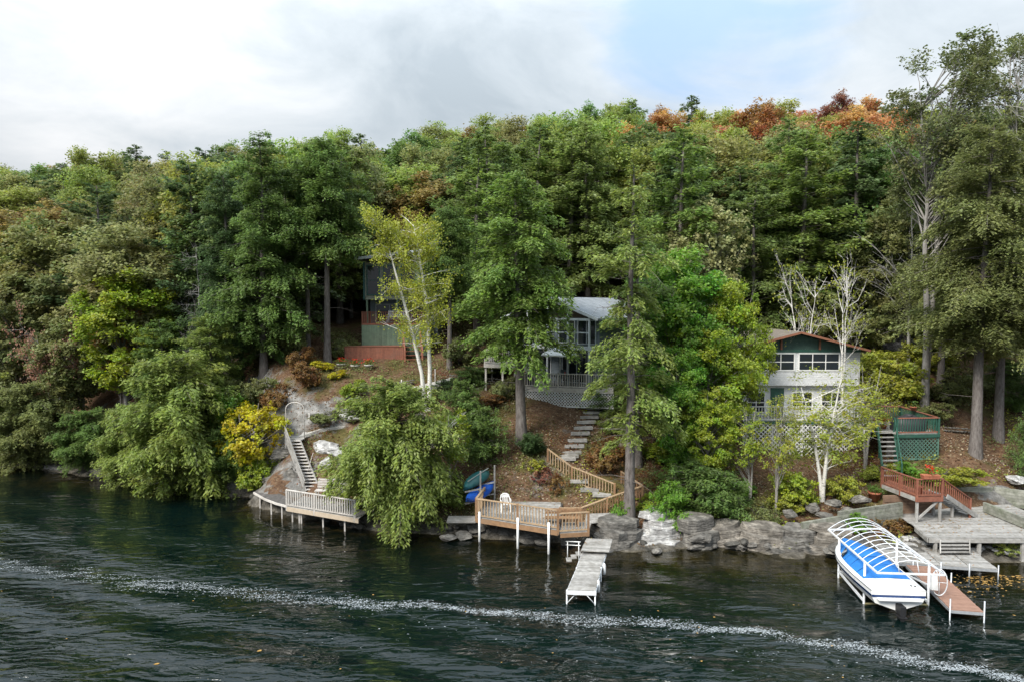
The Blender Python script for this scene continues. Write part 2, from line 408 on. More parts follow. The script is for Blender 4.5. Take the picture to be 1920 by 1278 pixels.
# ------------------------------------------------------------------ lake
wx = axis([(-240, -60, 12), (-60, -40, 2.5), (-40, 40, 0.6), (40, 60, 2.5), (60, 240, 12)])
wy = axis([(-80, 10, 15), (10, 24, 2), (24, 60, 0.5), (60, 66, 1)])
WX, WY = np.meshgrid(wx, wy)
WD = height(WX.ravel(), WY.ravel()).reshape(WX.shape)
WD = np.where(WY < 12, -9, WD)
mx = np.minimum(np.minimum(WD[:-1, :-1], WD[:-1, 1:]), np.minimum(WD[1:, 1:], WD[1:, :-1]))
wme = grid_mesh('lake_water', WX, WY, np.zeros_like(WX), keep=mx < 0.25)
at_ = wme.attributes.new('depth', 'FLOAT', 'POINT'); at_.data.foreach_set('value', np.clip(-WD, 0, 12).ravel().astype(np.float32))
def water_material():
    m, t, out = new_mat('lake_water')
    geo = N(t, 'ShaderNodeNewGeometry')
    def nz(scale, vec=(1, 1, 1), det=3, rough=0.5, rot=0.0, dist=0.0):
        mpn = N(t, 'ShaderNodeMapping', inp={'Scale': vec, 'Rotation': (0, 0, rot)}); t.links.new(geo.outputs['Position'], mpn.inputs[0])
        n = N(t, 'ShaderNodeTexNoise', inp={'Scale': scale, 'Detail': det, 'Roughness': rough, 'Distortion': dist}); t.links.new(mpn.outputs[0], n.inputs['Vector']); return n.outputs[0]
    at = N(t, 'ShaderNodeAttribute', attribute_name='depth')
    # how far one sees down: clear at the edge, closed green-black in the deep
    clear = ramp(t, math_node(t, 'MULTIPLY', at.outputs['Fac'], 0.25), [(0.0, 0.92), (0.12, 0.62), (0.4, 0.22), (0.85, 0.0)])
    deep = N(t, 'ShaderNodeBsdfDiffuse', inp={'Color': (0.0018, 0.0074, 0.0066, 1)})
    tr = N(t, 'ShaderNodeBsdfTransparent', inp={'Color': (0.80, 0.76, 0.56, 1)})
    body = N(t, 'ShaderNodeMixShader'); t.links.new(clear, body.inputs[0]); t.links.new(deep.outputs[0], body.inputs[1]); t.links.new(tr.outputs[0], body.inputs[2])
    # waves: wind ripples over a longer swell, calmer in the lee of the bank
    calm = ramp(t, math_node(t, 'MULTIPLY', at.outputs['Fac'], 0.12), [(0.0, 0.22), (0.5, 0.7), (0.9, 1.0)])
    patch = ramp(t, nz(0.09, (0.6, 1.3, 1), 3), [(0.35, 0.45), (0.65, 1.0)])
    rip = math_node(t, 'MULTIPLY', nz(2.3, (0.55, 1.5, 1), 3, 0.55, 0.12, 0.6), 0.13)
    chop = math_node(t, 'MULTIPLY', nz(0.85, (0.55, 1.35, 1), 2, 0.5, -0.10, 0.8), 0.36)
    swell = N(t, 'ShaderNodeTexWave', wave_type='BANDS', bands_direction='Y', inp={'Scale': 0.10, 'Distortion': 5.5, 'Detail': 2.0, 'Detail Scale': 0.8})
    mps = N(t, 'ShaderNodeMapping', inp={'Rotation': (0, 0, 0.42)}); t.links.new(geo.outputs['Position'], mps.inputs[0]); t.links.new(mps.outputs[0], swell.inputs['Vector'])
    sw = math_node(t, 'MULTIPLY', swell.outputs['Fac'], 0.22)
    hgt = math_node(t, 'ADD', math_node(t, 'MULTIPLY', math_node(t, 'ADD', rip, chop), patch), sw)
    hgt = math_node(t, 'MULTIPLY', hgt, calm)
    b = N(t, 'ShaderNodeBump', inp={'Strength': 1.0, 'Distance': 1.0}); t.links.new(hgt, b.inputs['Height'])
    gl = N(t, 'ShaderNodeBsdfGlossy', inp={'Color': (1, 1, 1, 1), 'Roughness': 0.025}); t.links.new(b.outputs[0], gl.inputs['Normal'])
    fr = N(t, 'ShaderNodeFresnel', inp={'IOR': 1.5}); t.links.new(b.outputs[0], fr.inputs['Normal'])
    mix = N(t, 'ShaderNodeMixShader'); t.links.new(fr.outputs[0], mix.inputs[0]); t.links.new(body.outputs[0], mix.inputs[1]); t.links.new(gl.outputs[0], mix.inputs[2])
    t.links.new(mix.outputs[0], out.inputs[0])
    return m
lake = piece('lake_water', wme, water_material()); tag(lake, kind='structure')
# ------------------------------------------------------------------ foliage and bark
def leaf_material():
    m, t, out = new_mat('foliage')
    oi = N(t, 'ShaderNodeObjectInfo'); at = N(t, 'ShaderNodeAttribute', attribute_name='tint')
    s = N(t, 'ShaderNodeSeparateColor'); t.links.new(at.outputs['Color'], s.inputs[0])
    hs = N(t, 'ShaderNodeHueSaturation')
    t.links.new(oi.outputs['Color'], hs.inputs['Color'])
    t.links.new(math_node(t, 'ADD', math_node(t, 'MULTIPLY', s.outputs[0], 0.075), 0.4625), hs.inputs['Hue'])
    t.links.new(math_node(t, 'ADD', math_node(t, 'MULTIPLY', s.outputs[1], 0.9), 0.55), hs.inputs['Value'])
    t.links.new(math_node(t, 'ADD', math_node(t, 'MULTIPLY', s.outputs[2], 0.4), 0.8), hs.inputs['Saturation'])
    p = N(t, 'ShaderNodeBsdfPrincipled', inp={'Roughness': 0.5, 'Specular IOR Level': 0.25})
    t.links.new(hs.outputs[0], p.inputs['Base Color'])
    tl = N(t, 'ShaderNodeBsdfTranslucent')
    br = N(t, 'ShaderNodeHueSaturation', inp={'Hue': 0.495, 'Saturation': 1.05, 'Value': 1.25}); t.links.new(hs.outputs[0], br.inputs['Color']); t.links.new(br.outputs[0], tl.inputs[0])
    mx = N(t, 'ShaderNodeMixShader', inp={0: 0.42}); t.links.new(p.outputs[0], mx.inputs[1]); t.links.new(tl.outputs[0], mx.inputs[2])
    t.links.new(mx.outputs[0], out.inputs[0])
    return m
LEAF = leaf_material()
def bark_material(name, c1, c2, marks=None, scale=(5, 5, 1.4)):
    m, t, out = new_mat(name)
    p = N(t, 'ShaderNodeBsdfPrincipled', inp={'Roughness': 0.9, 'Specular IOR Level': 0.2})
    tcn = N(t, 'ShaderNodeTexCoord'); mpn = N(t, 'ShaderNodeMapping', inp={'Scale': scale}); t.links.new(tcn.outputs['Object'], mpn.inputs[0])
    n = N(t, 'ShaderNodeTexNoise', inp={'Scale': 2.0, 'Detail': 7.0, 'Roughness': 0.7}); t.links.new(mpn.outputs[0], n.inputs['Vector'])
    c = mixc(t, ramp(t, n.outputs[0], [(0.35, 0.0), (0.68, 1.0)]), c1, c2)
    if marks:
        m2 = N(t, 'ShaderNodeMapping', inp={'Scale': (2.2, 2.2, 9.0)}); t.links.new(tcn.outputs['Object'], m2.inputs[0])
        n2 = N(t, 'ShaderNodeTexNoise', inp={'Scale': 1.6, 'Detail': 3.0}); t.links.new(m2.outputs[0], n2.inputs['Vector'])
        c = mixc(t, ramp(t, n2.outputs[0], [(0.6, 0.0), (0.66, 0.9)]), c, marks)
    t.links.new(c, p.inputs['Base Color'])
    b = N(t, 'ShaderNodeBump', inp={'Strength': 0.7, 'Distance': 0.04}); t.links.new(n.outputs[0], b.inputs['Height']); t.links.new(b.outputs[0], p.inputs['Normal'])
    t.links.new(p.outputs[0], out.inputs[0])
    return m
BARK = bark_material('hemlock_bark', (0.085, 0.072, 0.066), (0.21, 0.19, 0.18))
BARK_L = bark_material('lichened_bark', (0.15, 0.14, 0.13), (0.36, 0.34, 0.32))
BIRCH = bark_material('birch_bark', (0.56, 0.54, 0.50), (0.74, 0.72, 0.68), (0.05, 0.045, 0.04))
DEAD = bark_material('dead_wood', (0.24, 0.23, 0.22), (0.42, 0.41, 0.39))

def quad_mesh(name, V, tint):
    """V (n,4,3) leaf faces, tint (n,3)"""
    n = len(V); me = bpy.data.meshes.new(name)
    me.vertices.add(n * 4); me.vertices.foreach_set('co', V.reshape(-1).astype(np.float32))
    me.loops.add(n * 4); me.loops.foreach_set('vertex_index', np.arange(n * 4, dtype=np.int32))
    me.polygons.add(n); me.polygons.foreach_set('loop_start', np.arange(0, n * 4, 4, dtype=np.int32))
    me.update(calc_edges=True)
    a = me.color_attributes.new('tint', 'FLOAT_COLOR', 'POINT')
    c = np.ones((n, 4, 4), np.float32); c[:, :, :3] = np.clip(tint, 0, 1)[:, None, :]
    a.data.foreach_set('color', c.reshape(-1))
    me.materials.append(LEAF)
    return me
def unit(a): return a / (np.linalg.norm(a, axis=-1, keepdims=True) + 1e-9)
def leaf_quads(P, A, B, l, w):
    """rhombic leaf faces at P, long axis A, cross axis B"""
    l = np.asarray(l).reshape(-1, 1); w = np.asarray(w).reshape(-1, 1)
    return np.stack([P - A * l / 2, P + B * w / 2 - A * l * 0.08, P + A * l / 2, P - B * w / 2 - A * l * 0.08], 1)

def trunk_path(rng, H, lean=(0, 0), wob=0.15, k=12):
    t = np.linspace(0, 1, k)[:, None]
    off = np.cumsum(rng.normal(0, wob * H / 60, (k, 2)), 0)
    return np.hstack([np.array(lean)[None, :] * t ** 1.4 + off * t, t * H])
def path_at(P, h):
    return np.stack([np.interp(h, P[:, 2], P[:, i]) for i in range(3)], -1)

def hemlock(seed, H=16.0, cb=3.0, R=3.4, nbr=70, ll=0.24, lw=0.11, dens=1.0, lean=(0, 0), rt=0.2, droop=0.34, prof=0.75, gap=0.12, dead=14,
            blunt=0.0, elev=0.18, spacing=0.2, keep_top=True, side=None, bark=None):
    """layered, drooping conifer: boughs > side twigs > flat needle sprays. Returns (wood mesh, crown mesh)"""
    rng = np.random.default_rng(seed)
    TP = trunk_path(rng, H, lean)
    nbr = int(nbr * 1.25)
    mb = MB()
    rr = rt * (1 - np.linspace(0, 1, 12)) ** 0.8 + 0.018
    rr[0] *= 1.35
    TPb = TP.copy(); TPb[0, 2] -= 0.5
    mb.tube(TPb, list(rr), 9, caps=False)
    LV, LT = [], []
    for i in range(nbr):
        t = (i + rng.random()) / nbr
        h = cb + (H - cb) * t ** 0.92
        pf = (1 - t) ** prof * (1 - blunt) + blunt * math.sqrt(max(0, 1 - t * t)) + 0.05
        if t < 0.18: pf *= 0.6 + 0.4 * t / 0.18
        L = R * pf * rng.uniform(0.68, 1.18)
        if rng.random() < gap: L *= rng.uniform(0.3, 0.6)
        if i % 3 == 2: L *= rng.uniform(0.35, 0.65)
        az = i * 2.39996 + rng.normal(0, 0.35)
        if side is not None: L *= 1 + side[1] * math.cos(az - side[0])
        d = np.array([math.cos(az), math.sin(az), 0.0])
        el = elev + 0.5 * t ** 2 + rng.normal(0, 0.17)
        dr = droop * rng.uniform(0.5, 1.5)
        s = np.linspace(0, 1, 7)
        base = path_at(TP, h)
        BP = base + np.outer(s * L, d) + np.outer(L * (el * s - dr * s ** 2), [0, 0, 1.0])
        r0 = 0.012 + 0.012 * L * 0.5
        mb.tube(BP[::2], list(np.linspace(r0, 0.006, 4)), 4, caps=False)
        # side twigs
        nl = max(4, int(L / spacing * dens))
        sl_ = rng.uniform(0.16 if L > 1.5 else 0.05, 1.0, nl)
        sgn = np.where(np.arange(nl) % 2 == 0, 1.0, -1.0)
        side_v = np.array([-d[1], d[0], 0])
        ang = rng.uniform(0.55, 1.15, nl) * sgn
        ld = np.cos(ang)[:, None] * d + np.sin(ang)[:, None] * side_v
        lb = np.stack([np.interp(sl_, s, BP[:, k]) for k in range(3)], -1)
        llen = (0.40 * L * (1 - sl_) ** 0.8 * rng.uniform(0.6, 1.2, nl) + 0.22)
        ld[:, 2] = (el - 2 * dr * sl_) * 0.6 - 0.06
        nk = np.maximum(3, (llen / (ll * 0.30) * dens).astype(int))
        idx = np.repeat(np.arange(nl), nk)
        u = rng.random(len(idx))
        n_ = len(idx)
        Pp = lb[idx] + ld[idx] * (u * llen[idx])[:, None]
        Pp[:, 2] -= 0.45 * (u * llen[idx]) ** 2 * dr * 1.6
        Pp += rng.normal(0, 0.035, (n_, 3)) + np.stack([np.zeros(n_), np.zeros(n_), rng.normal(0, 0.05 + 0.045 * L, n_)], -1)
        # spray axis: along twig, fanned; face lies flat, tips hang
        fa = rng.normal(0, 0.6, n_)
        perp = np.stack([-ld[idx][:, 1], ld[idx][:, 0], np.zeros(n_)], -1)
        A = np.cos(fa)[:, None] * ld[idx] + np.sin(fa)[:, None] * perp
        A[:, 2] += rng.normal(-0.28, 0.22, n_)
        A = unit(A)
        B = np.cross(A, np.array([0, 0, 1.0]) + rng.normal(0, 0.38, (n_, 3))); B = unit(B)
        size = rng.uniform(0.6, 1.25, n_)
        LV.append(leaf_quads(Pp, A, B, ll * size, lw * size))
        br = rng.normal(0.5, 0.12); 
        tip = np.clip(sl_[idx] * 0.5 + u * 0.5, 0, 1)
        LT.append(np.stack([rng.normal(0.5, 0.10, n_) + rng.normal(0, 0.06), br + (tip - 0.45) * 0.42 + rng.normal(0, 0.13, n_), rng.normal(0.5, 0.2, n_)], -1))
    # dead grey boughs below and inside the crown
    for i in range(dead):
        h = rng.uniform(max(1.0, cb * 0.5), cb + (H - cb) * 0.6); az = rng.uniform(0, 6.28); L = R * rng.uniform(0.25, 0.7)
        b0 = path_at(TP, h); d = np.array([math.cos(az), math.sin(az), rng.uniform(-0.1, 0.25)])
        q = [b0, b0 + d * L * 0.5 + rng.normal(0, 0.05, 3), b0 + d * L + [0, 0, -0.12 * L]]
        mb.tube(q, [0.02, 0.013, 0.005], 4, caps=False)
        for _ in range(3):
            s0 = lerp(q[1], q[2], rng.random()); mb.tube([s0, s0 + rng.normal(0, 0.22, 3) + d * 0.2], [0.008, 0.004], 3, caps=False)
    V = np.concatenate(LV); T = np.concatenate(LT)
    return mb.mesh('trunk'), quad_mesh('crown', V, T), H, R

def broadleaf(seed, H=14.0, cb=4.0, R=4.0, nclump=90, nleaf=220, ls=0.16, rt=0.18, lean=(0, 0), clump_r=0.85, flat=0.6, top=0.5, sparse=1.0,
              nlimb=9, stems=1, fork=0.45, spread=1.0, droop=0.0, bare_frac=0.0, hollow=0.35, upright=0.0):
    """trunk > limbs > twigs, leaf clumps at the twig ends"""
    rng = np.random.default_rng(seed)
    mb = MB()
    paths = []
    for s_ in range(stems):
        ln = np.array(lean, float)
        if stems > 1:
            a = 2 * math.pi * s_ / stems + rng.uniform(-0.5, 0.5); ln = ln + spread * np.array([math.cos(a), math.sin(a)]) * R * 0.28
        TP = trunk_path(rng, H * (0.92 if s_ == 0 else rng.uniform(0.75, 0.95)), ln, 0.3)
        r_ = rt if stems == 1 else rt * 0.75
        rr = r_ * (1 - np.linspace(0, 1, 12)) ** 0.85 + 0.012; rr[0] *= 1.3
        tb = TP.copy(); tb[0, 2] -= 0.5
        mb.tube(tb, list(rr), 8, caps=False)
        paths.append((TP, rr))
    # target clump centres on and in an uneven ellipsoid
    zc = cb + (H - cb) * top; az_ = (H - cb) / 2
    lump = rng.normal(0, 1, (7, 3)); lump = unit(lump)
    lumph = rng.uniform(-0.28, 0.30, 7)
    cents = []
    while len(cents) < nclump:
        u = unit(rng.normal(0, 1, 3)); rad = rng.uniform(hollow, 1.0) ** 0.5
        k = 1 + float((np.clip(lump @ u, 0, 1) ** 3 * lumph).sum())
        zz = u[2] * rad
        wid = 1.0 if zz > 0 else 1.0 - 0.25 * abs(zz)
        cents.append([u[0] * R * rad * k * wid, u[1] * R * rad * k * wid, cb + (H - cb) * 0.5 + zz * az_ * k * 0.96])
    cents = np.array(cents); cents[:, 2] = np.maximum(cents[:, 2], cb * 0.9)
    # limbs reach towards clusters of clumps
    cents[:, :2] += path_at(paths[0][0], np.clip(cents[:, 2], 0, H * 0.9))[:, :2] * 0.85
    for i, c in enumerate(cents):
        TP, rr = paths[i % stems]
        hd = math.hypot(c[0], c[1])
        h0 = max(cb * 0.75, c[2] - hd * rng.uniform(0.5, 1.0) * (1.6 if upright else 1.0) - 0.2); h0 = min(h0, TP[-1, 2] * 0.96)
        b0 = path_at(TP, h0)
        mid = lerp(b0, c, 0.5) + rng.normal(0, 0.12 * R * 0.25, 3) + [0, 0, 0.06 * hd]
        q3 = lerp(mid, c, 0.6) + rng.normal(0, 0.08, 3)
        r0 = 0.014 + 0.008 * np.linalg.norm(c - b0)
        if rng.random() < 0.62 or bare_frac: mb.tube([b0, mid, q3, c], [r0, r0 * 0.65, r0 * 0.4, 0.006], 4, caps=False)
        for _ in range(2):
            e = c + rng.normal(0, clump_r * 0.6, 3); mb.tube([q3, lerp(q3, e, 0.5) + rng.normal(0, 0.06, 3), e], [r0 * 0.35, 0.008, 0.004], 3, caps=False)
    LV, LT = [], []
    for i, c in enumerate(cents):
        if rng.random() < bare_frac: continue
        cr = clump_r * rng.uniform(0.6, 1.3)
        n = int(nleaf * rng.uniform(0.6, 1.3) * sparse * (cr / clump_r) ** 2)
        # several twig tufts make up a clump
        nt = max(3, n // 16)
        tu = unit(rng.normal(0, 1, (nt, 3))) * (rng.random((nt, 1)) ** 0.45) * cr
        tu[:, 2] *= flat
        k = rng.integers(0, nt, n)
        P = c + tu[k] + rng.normal(0, cr * 0.17, (n, 3)) * [1, 1, 0.8]
        P[:, 2] -= droop * np.linalg.norm(tu[k][:, :2], axis=1)
        out_d = unit(P - np.array([cents[:, 0].mean(), cents[:, 1].mean(), zc - az_ * 0.3]))
        nrm = unit(np.array([0, 0, 0.75]) + out_d * 0.55 + rng.normal(0, 0.55, (n, 3)))
        A = unit(np.cross(nrm, rng.normal(0, 1, (n, 3)))); B = np.cross(nrm, A)
        sz = ls * rng.uniform(0.65, 1.3, n)
        LV.append(leaf_quads(P, A, B, sz, sz * 0.78))
        hue = rng.normal(0.5, 0.16); br = rng.normal(0.5, 0.13)
        rel = np.clip((P[:, 2] - c[2]) / (cr * flat + 1e-3), -1, 1)
        LT.append(np.stack([hue + rng.normal(0, 0.13, n), br + rng.normal(0, 0.15, n), rng.normal(0.5, 0.2, n)], -1))
    V = np.concatenate(LV); T = np.concatenate(LT)
    return mb.mesh('trunk'), quad_mesh('crown', V, T), H, R

def bare_tree(seed, H=9.0, R=2.2, rt=0.09, n1=16, lean=(0, 0), cb=0.3, stems=1, up=0.9, leaves=0):
    rng = np.random.default_rng(seed); mb = MB()
    tips = []
    for s_ in range(stems):
        a = 2 * math.pi * s_ / max(1, stems) + rng.random(); ln = np.array(lean) + (np.array([math.cos(a), math.sin(a)]) * R * 0.5 if stems > 1 else 0)
        TP = trunk_path(rng, H * rng.uniform(0.85, 1.0), ln, 0.35)
        rr = rt * (1 - np.linspace(0, 1, 12)) ** 0.9 + 0.01; tb = TP.copy(); tb[0, 2] -= 0.4
        mb.tube(tb, list(rr), 7, caps=False)
        for i in range(n1):
            h = H * (cb + (0.95 - cb) * rng.random()); b0 = path_at(TP, min(h, TP[-1, 2] * 0.97)); az = rng.uniform(0, 6.28)
            L = R * rng.uniform(0.5, 1.1) * (1.1 - h / H * 0.6)
            d = np.array([math.cos(az), math.sin(az), up * rng.uniform(0.5, 1.2)])
            q1 = b0 + d * L * 0.5 + rng.normal(0, 0.08, 3); q2 = b0 + d * L + [0, 0, 0.25 * L * (up > 0.4)]
            mb.tube([b0, q1, q2], [0.028, 0.018, 0.006], 4, caps=False)
            for j in range(5):
                s0 = lerp(b0, q1, rng.uniform(0.4, 1)) if j < 2 else lerp(q1, q2, rng.random())
                e = s0 + d * L * 0.3 * rng.uniform(0.5, 1.3) + rng.normal(0, 0.28, 3)
                mb.tube([s0, lerp(s0, e, 0.5) + rng.normal(0, 0.05, 3), e], [0.012, 0.008, 0.004], 3, caps=False); tips.append(e)
                for _ in range(2):
                    e2 = e + rng.normal(0, 0.22, 3) + d * 0.12; mb.tube([lerp(s0, e, 0.7), e2], [0.006, 0.003], 3, caps=False); tips.append(e2)
    if leaves:
        tips = np.array(tips); k = rng.integers(0, len(tips), leaves); P = tips[k] + rng.normal(0, 0.16, (leaves, 3))
        nrm = unit(rng.normal(0, 1, (leaves, 3)) + [0, 0, 0.8]); A = unit(np.cross(nrm, rng.normal(0, 1, (leaves, 3)))); B = np.cross(nrm, A)
        sz = 0.13 * rng.uniform(0.7, 1.3, leaves)
        return mb.mesh('trunk'), quad_mesh('crown', leaf_quads(P, A, B, sz, sz * 0.8), rng.normal(0.5, 0.15, (leaves, 3))), H, R
    return mb.mesh('trunk'), None, H, R

PROTO = {}
def proto(key):
    if key in PROTO: return PROTO[key]
    b = {
        # near trees
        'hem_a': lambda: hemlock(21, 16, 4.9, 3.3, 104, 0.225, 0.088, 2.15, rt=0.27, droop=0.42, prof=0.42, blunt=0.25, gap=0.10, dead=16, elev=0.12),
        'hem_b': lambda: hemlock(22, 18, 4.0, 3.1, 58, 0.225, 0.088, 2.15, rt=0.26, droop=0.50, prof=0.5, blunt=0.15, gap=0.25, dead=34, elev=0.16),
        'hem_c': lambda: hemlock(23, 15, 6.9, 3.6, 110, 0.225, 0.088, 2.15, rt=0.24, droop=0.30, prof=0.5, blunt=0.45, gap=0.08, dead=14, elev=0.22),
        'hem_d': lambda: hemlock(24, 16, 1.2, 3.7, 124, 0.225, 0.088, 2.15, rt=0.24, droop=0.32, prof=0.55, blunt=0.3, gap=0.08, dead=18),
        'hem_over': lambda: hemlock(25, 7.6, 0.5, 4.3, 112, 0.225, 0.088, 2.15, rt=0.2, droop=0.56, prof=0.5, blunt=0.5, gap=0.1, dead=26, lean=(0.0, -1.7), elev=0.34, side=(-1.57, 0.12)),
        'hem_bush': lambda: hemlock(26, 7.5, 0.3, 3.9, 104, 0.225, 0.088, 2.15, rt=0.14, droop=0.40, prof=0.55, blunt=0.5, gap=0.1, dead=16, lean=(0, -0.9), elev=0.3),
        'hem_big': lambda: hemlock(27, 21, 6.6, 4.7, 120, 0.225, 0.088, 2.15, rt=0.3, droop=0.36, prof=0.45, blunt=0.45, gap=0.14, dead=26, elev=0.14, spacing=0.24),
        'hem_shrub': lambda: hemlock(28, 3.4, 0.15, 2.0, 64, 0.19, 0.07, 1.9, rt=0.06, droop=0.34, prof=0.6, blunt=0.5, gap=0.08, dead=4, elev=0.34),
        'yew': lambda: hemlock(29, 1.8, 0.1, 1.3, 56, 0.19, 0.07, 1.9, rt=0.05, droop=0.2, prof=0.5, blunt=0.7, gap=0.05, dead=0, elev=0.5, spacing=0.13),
        'maple': lambda: broadleaf(31, 11, 1.6, 3.0, 125, 270, 0.19, rt=0.13, clump_r=0.72, flat=0.55, nlimb=9),
        'maple_b': lambda: broadleaf(32, 12, 2.2, 3.2, 125, 270, 0.19, rt=0.14, clump_r=0.78, flat=0.6),
        'small_maple': lambda: broadleaf(33, 5.2, 0.9, 2.2, 95, 170, 0.15, rt=0.09, clump_r=0.48, flat=0.7, stems=2),
        'birch': lambda: broadleaf(34, 12, 4.2, 2.3, 74, 185, 0.115, rt=0.14, clump_r=0.62, flat=0.9, upright=1, hollow=0.2, droop=0.15),
        'thin_birch': lambda: broadleaf(35, 8.5, 2.0, 1.9, 66, 80, 0.13, rt=0.11, clump_r=0.6, flat=0.7, stems=2, hollow=0.1, upright=1, sparse=0.9),
        'veil_birch': lambda: broadleaf(36, 8.6, 1.6, 2.7, 84, 62, 0.135, rt=0.13, clump_r=0.75, flat=0.55, stems=3, hollow=0.1, spread=1.5),
        'young_birch': lambda: broadleaf(37, 7.0, 1.6, 1.5, 44, 120, 0.12, rt=0.07, clump_r=0.5, flat=0.8, hollow=0.15, upright=1),
        'oak': lambda: broadleaf(38, 26, 11.0, 4.4, 150, 230, 0.19, rt=0.33, clump_r=0.95, flat=0.75, stems=2, hollow=0.25, bare_frac=0.08, upright=1, spread=0.7),
        'bush': lambda: broadleaf(39, 2.2, 0.15, 1.7, 52, 170, 0.15, rt=0.04, clump_r=0.47, flat=0.7, stems=3, hollow=0.3),
        'low_bush': lambda: broadleaf(40, 0.9, 0.05, 0.9, 22, 90, 0.11, rt=0.02, clump_r=0.3, flat=0.7, stems=3, hollow=0.2),
        'broad_a': lambda: broadleaf(41, 13, 2.0, 4.2, 140, 210, 0.26, rt=0.18, clump_r=0.98, flat=0.6),
        'broad_b': lambda: broadleaf(42, 12, 1.4, 4.0, 140, 210, 0.26, rt=0.17, clump_r=1.0, flat=0.5, hollow=0.45),
        'pale': lambda: broadleaf(43, 11, 1.8, 3.8, 125, 190, 0.24, rt=0.15, clump_r=0.85, flat=0.8, hollow=0.35, upright=1),
        'bare': lambda: bare_tree(51, 9, 2.2), 'bare_birch': lambda: bare_tree(52, 8.5, 1.9, 0.10, 9, cb=0.45, stems=2, up=1.3, leaves=500),
        'dead_fir': lambda: bare_tree(53, 10, 1.7, 0.10, 46, cb=0.15, up=0.05),
        'pink': lambda: bare_tree(54, 7.5, 2.6, 0.11, 12, cb=0.35, stems=2, up=0.6, leaves=4200),
        # trees of the wooded slope
        'far_hem_a': lambda: hemlock(61, 18, 1.8, 3.6, 92, 0.31, 0.15, 2.1, rt=0.24, droop=0.34, prof=0.6, blunt=0.3, spacing=0.34, dead=6),
        'far_hem_b': lambda: hemlock(62, 18, 2.4, 3.8, 88, 0.31, 0.15, 2.1, rt=0.24, droop=0.28, prof=0.5, blunt=0.45, spacing=0.34, dead=6),
        'far_pine': lambda: hemlock(63, 19, 4.0, 3.4, 64, 0.31, 0.15, 2.1, rt=0.22, droop=0.05, prof=0.5, blunt=0.3, spacing=0.3, elev=0.3, gap=0.2, dead=8),
        'far_broad_a': lambda: broadleaf(64, 16, 2.4, 4.3, 130, 240, 0.255, rt=0.2, clump_r=1.1, flat=0.65),
        'far_broad_b': lambda: broadleaf(65, 16, 2.0, 4.6, 130, 240, 0.26, rt=0.2, clump_r=1.2, flat=0.6, hollow=0.45),
        'far_broad_c': lambda: broadleaf(66, 16, 2.6, 3.9, 115, 220, 0.245, rt=0.18, clump_r=1.0, flat=0.8, hollow=0.3),
        'far_oak': lambda: broadleaf(67, 17, 5.0, 4.2, 70, 120, 0.30, rt=0.2, clump_r=0.9, flat=0.75, bare_frac=0.2, hollow=0.2),
    }[key]()
    PROTO[key] = b
    return b
def plant(key, label, cat, loc, H, R, color, name='tree', group=None, rz=None, bark=None, rng=random.Random(5), trunk_ok=True, lean=None):
    tr, cr, H0, R0 = proto(key)
    if rz is None: rz = rng.uniform(0, 6.28)
    o = thing(name, label, cat, loc, group, rz)
    o.scale = (R / R0, R / R0, H / H0)
    if lean: o.rotation_euler = (lean[0], lean[1], rz)
    t = piece('trunk', tr, None, o)
    if len(tr.materials) == 0: tr.materials.append(BARK)
    if bark:
        t.material_slots[0].link = 'OBJECT'; t.material_slots[0].material = bark
    if cr is not None:
        c = piece('crown', cr, None, o); c.color = (color[0], color[1], color[2], 1)
    return o
# ------------------------------------------------------------------ named trees, each where it stands
G_DK = (0.074, 0.122, 0.046); G_MD = (0.132, 0.202, 0.058); G_LT = (0.214, 0.270, 0.072); G_OL = (0.190, 0.214, 0.080)
Y_GR = (0.27, 0.345, 0.046); Y_BR = (0.30, 0.33, 0.056); YEL = (0.46, 0.42, 0.034); ORG = (0.37, 0.228, 0.092); RED = (0.24, 0.108, 0.074)
PINK = (0.38, 0.21, 0.15); PALE = (0.34, 0.35, 0.16); BRN = (0.22, 0.13, 0.05); G_BR = (0.165, 0.310, 0.050); G_BL = (0.060, 0.105, 0.045)
_rt = random.Random(9)
def T(key, px, Y, top, Rpx, color, label, cat='tree', name='tree', group=None, bark=None, rz=None, base_px=None, sink=0.1, lean=None):
    p = at(px, 600, Y); x = p[0]
    z = hz(x, Y) - sink
    ztop = at(px, top, Y)[2]
    H = max(0.6, ztop - z)
    R = Rpx * Y / F
    return plant(key, label, cat, (x, Y, z), H, R, color, name, group, rz if rz is not None else _rt.uniform(0, 6.28), bark, lean=lean)
# centre
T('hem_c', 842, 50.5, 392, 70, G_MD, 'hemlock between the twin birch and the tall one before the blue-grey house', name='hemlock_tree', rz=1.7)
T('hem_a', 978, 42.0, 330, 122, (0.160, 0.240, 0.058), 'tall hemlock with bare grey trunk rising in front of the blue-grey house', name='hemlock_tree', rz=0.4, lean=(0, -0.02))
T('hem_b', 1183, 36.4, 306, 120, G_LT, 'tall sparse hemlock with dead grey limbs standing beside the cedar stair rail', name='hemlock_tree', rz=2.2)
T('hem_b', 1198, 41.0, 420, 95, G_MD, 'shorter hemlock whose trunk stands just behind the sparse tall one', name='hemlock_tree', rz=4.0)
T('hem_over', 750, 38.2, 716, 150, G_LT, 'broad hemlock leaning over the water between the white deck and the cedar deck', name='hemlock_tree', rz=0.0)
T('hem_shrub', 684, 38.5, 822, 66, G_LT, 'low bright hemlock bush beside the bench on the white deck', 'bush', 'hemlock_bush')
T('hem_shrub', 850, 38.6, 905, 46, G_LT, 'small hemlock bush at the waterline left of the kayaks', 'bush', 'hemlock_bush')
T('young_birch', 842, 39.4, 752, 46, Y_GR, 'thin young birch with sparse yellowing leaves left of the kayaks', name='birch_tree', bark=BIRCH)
T('hem_shrub', 868, 43.0, 716, 58, G_MD, 'dense dark green bush to the right of the twin birch', 'bush', 'hemlock_bush')
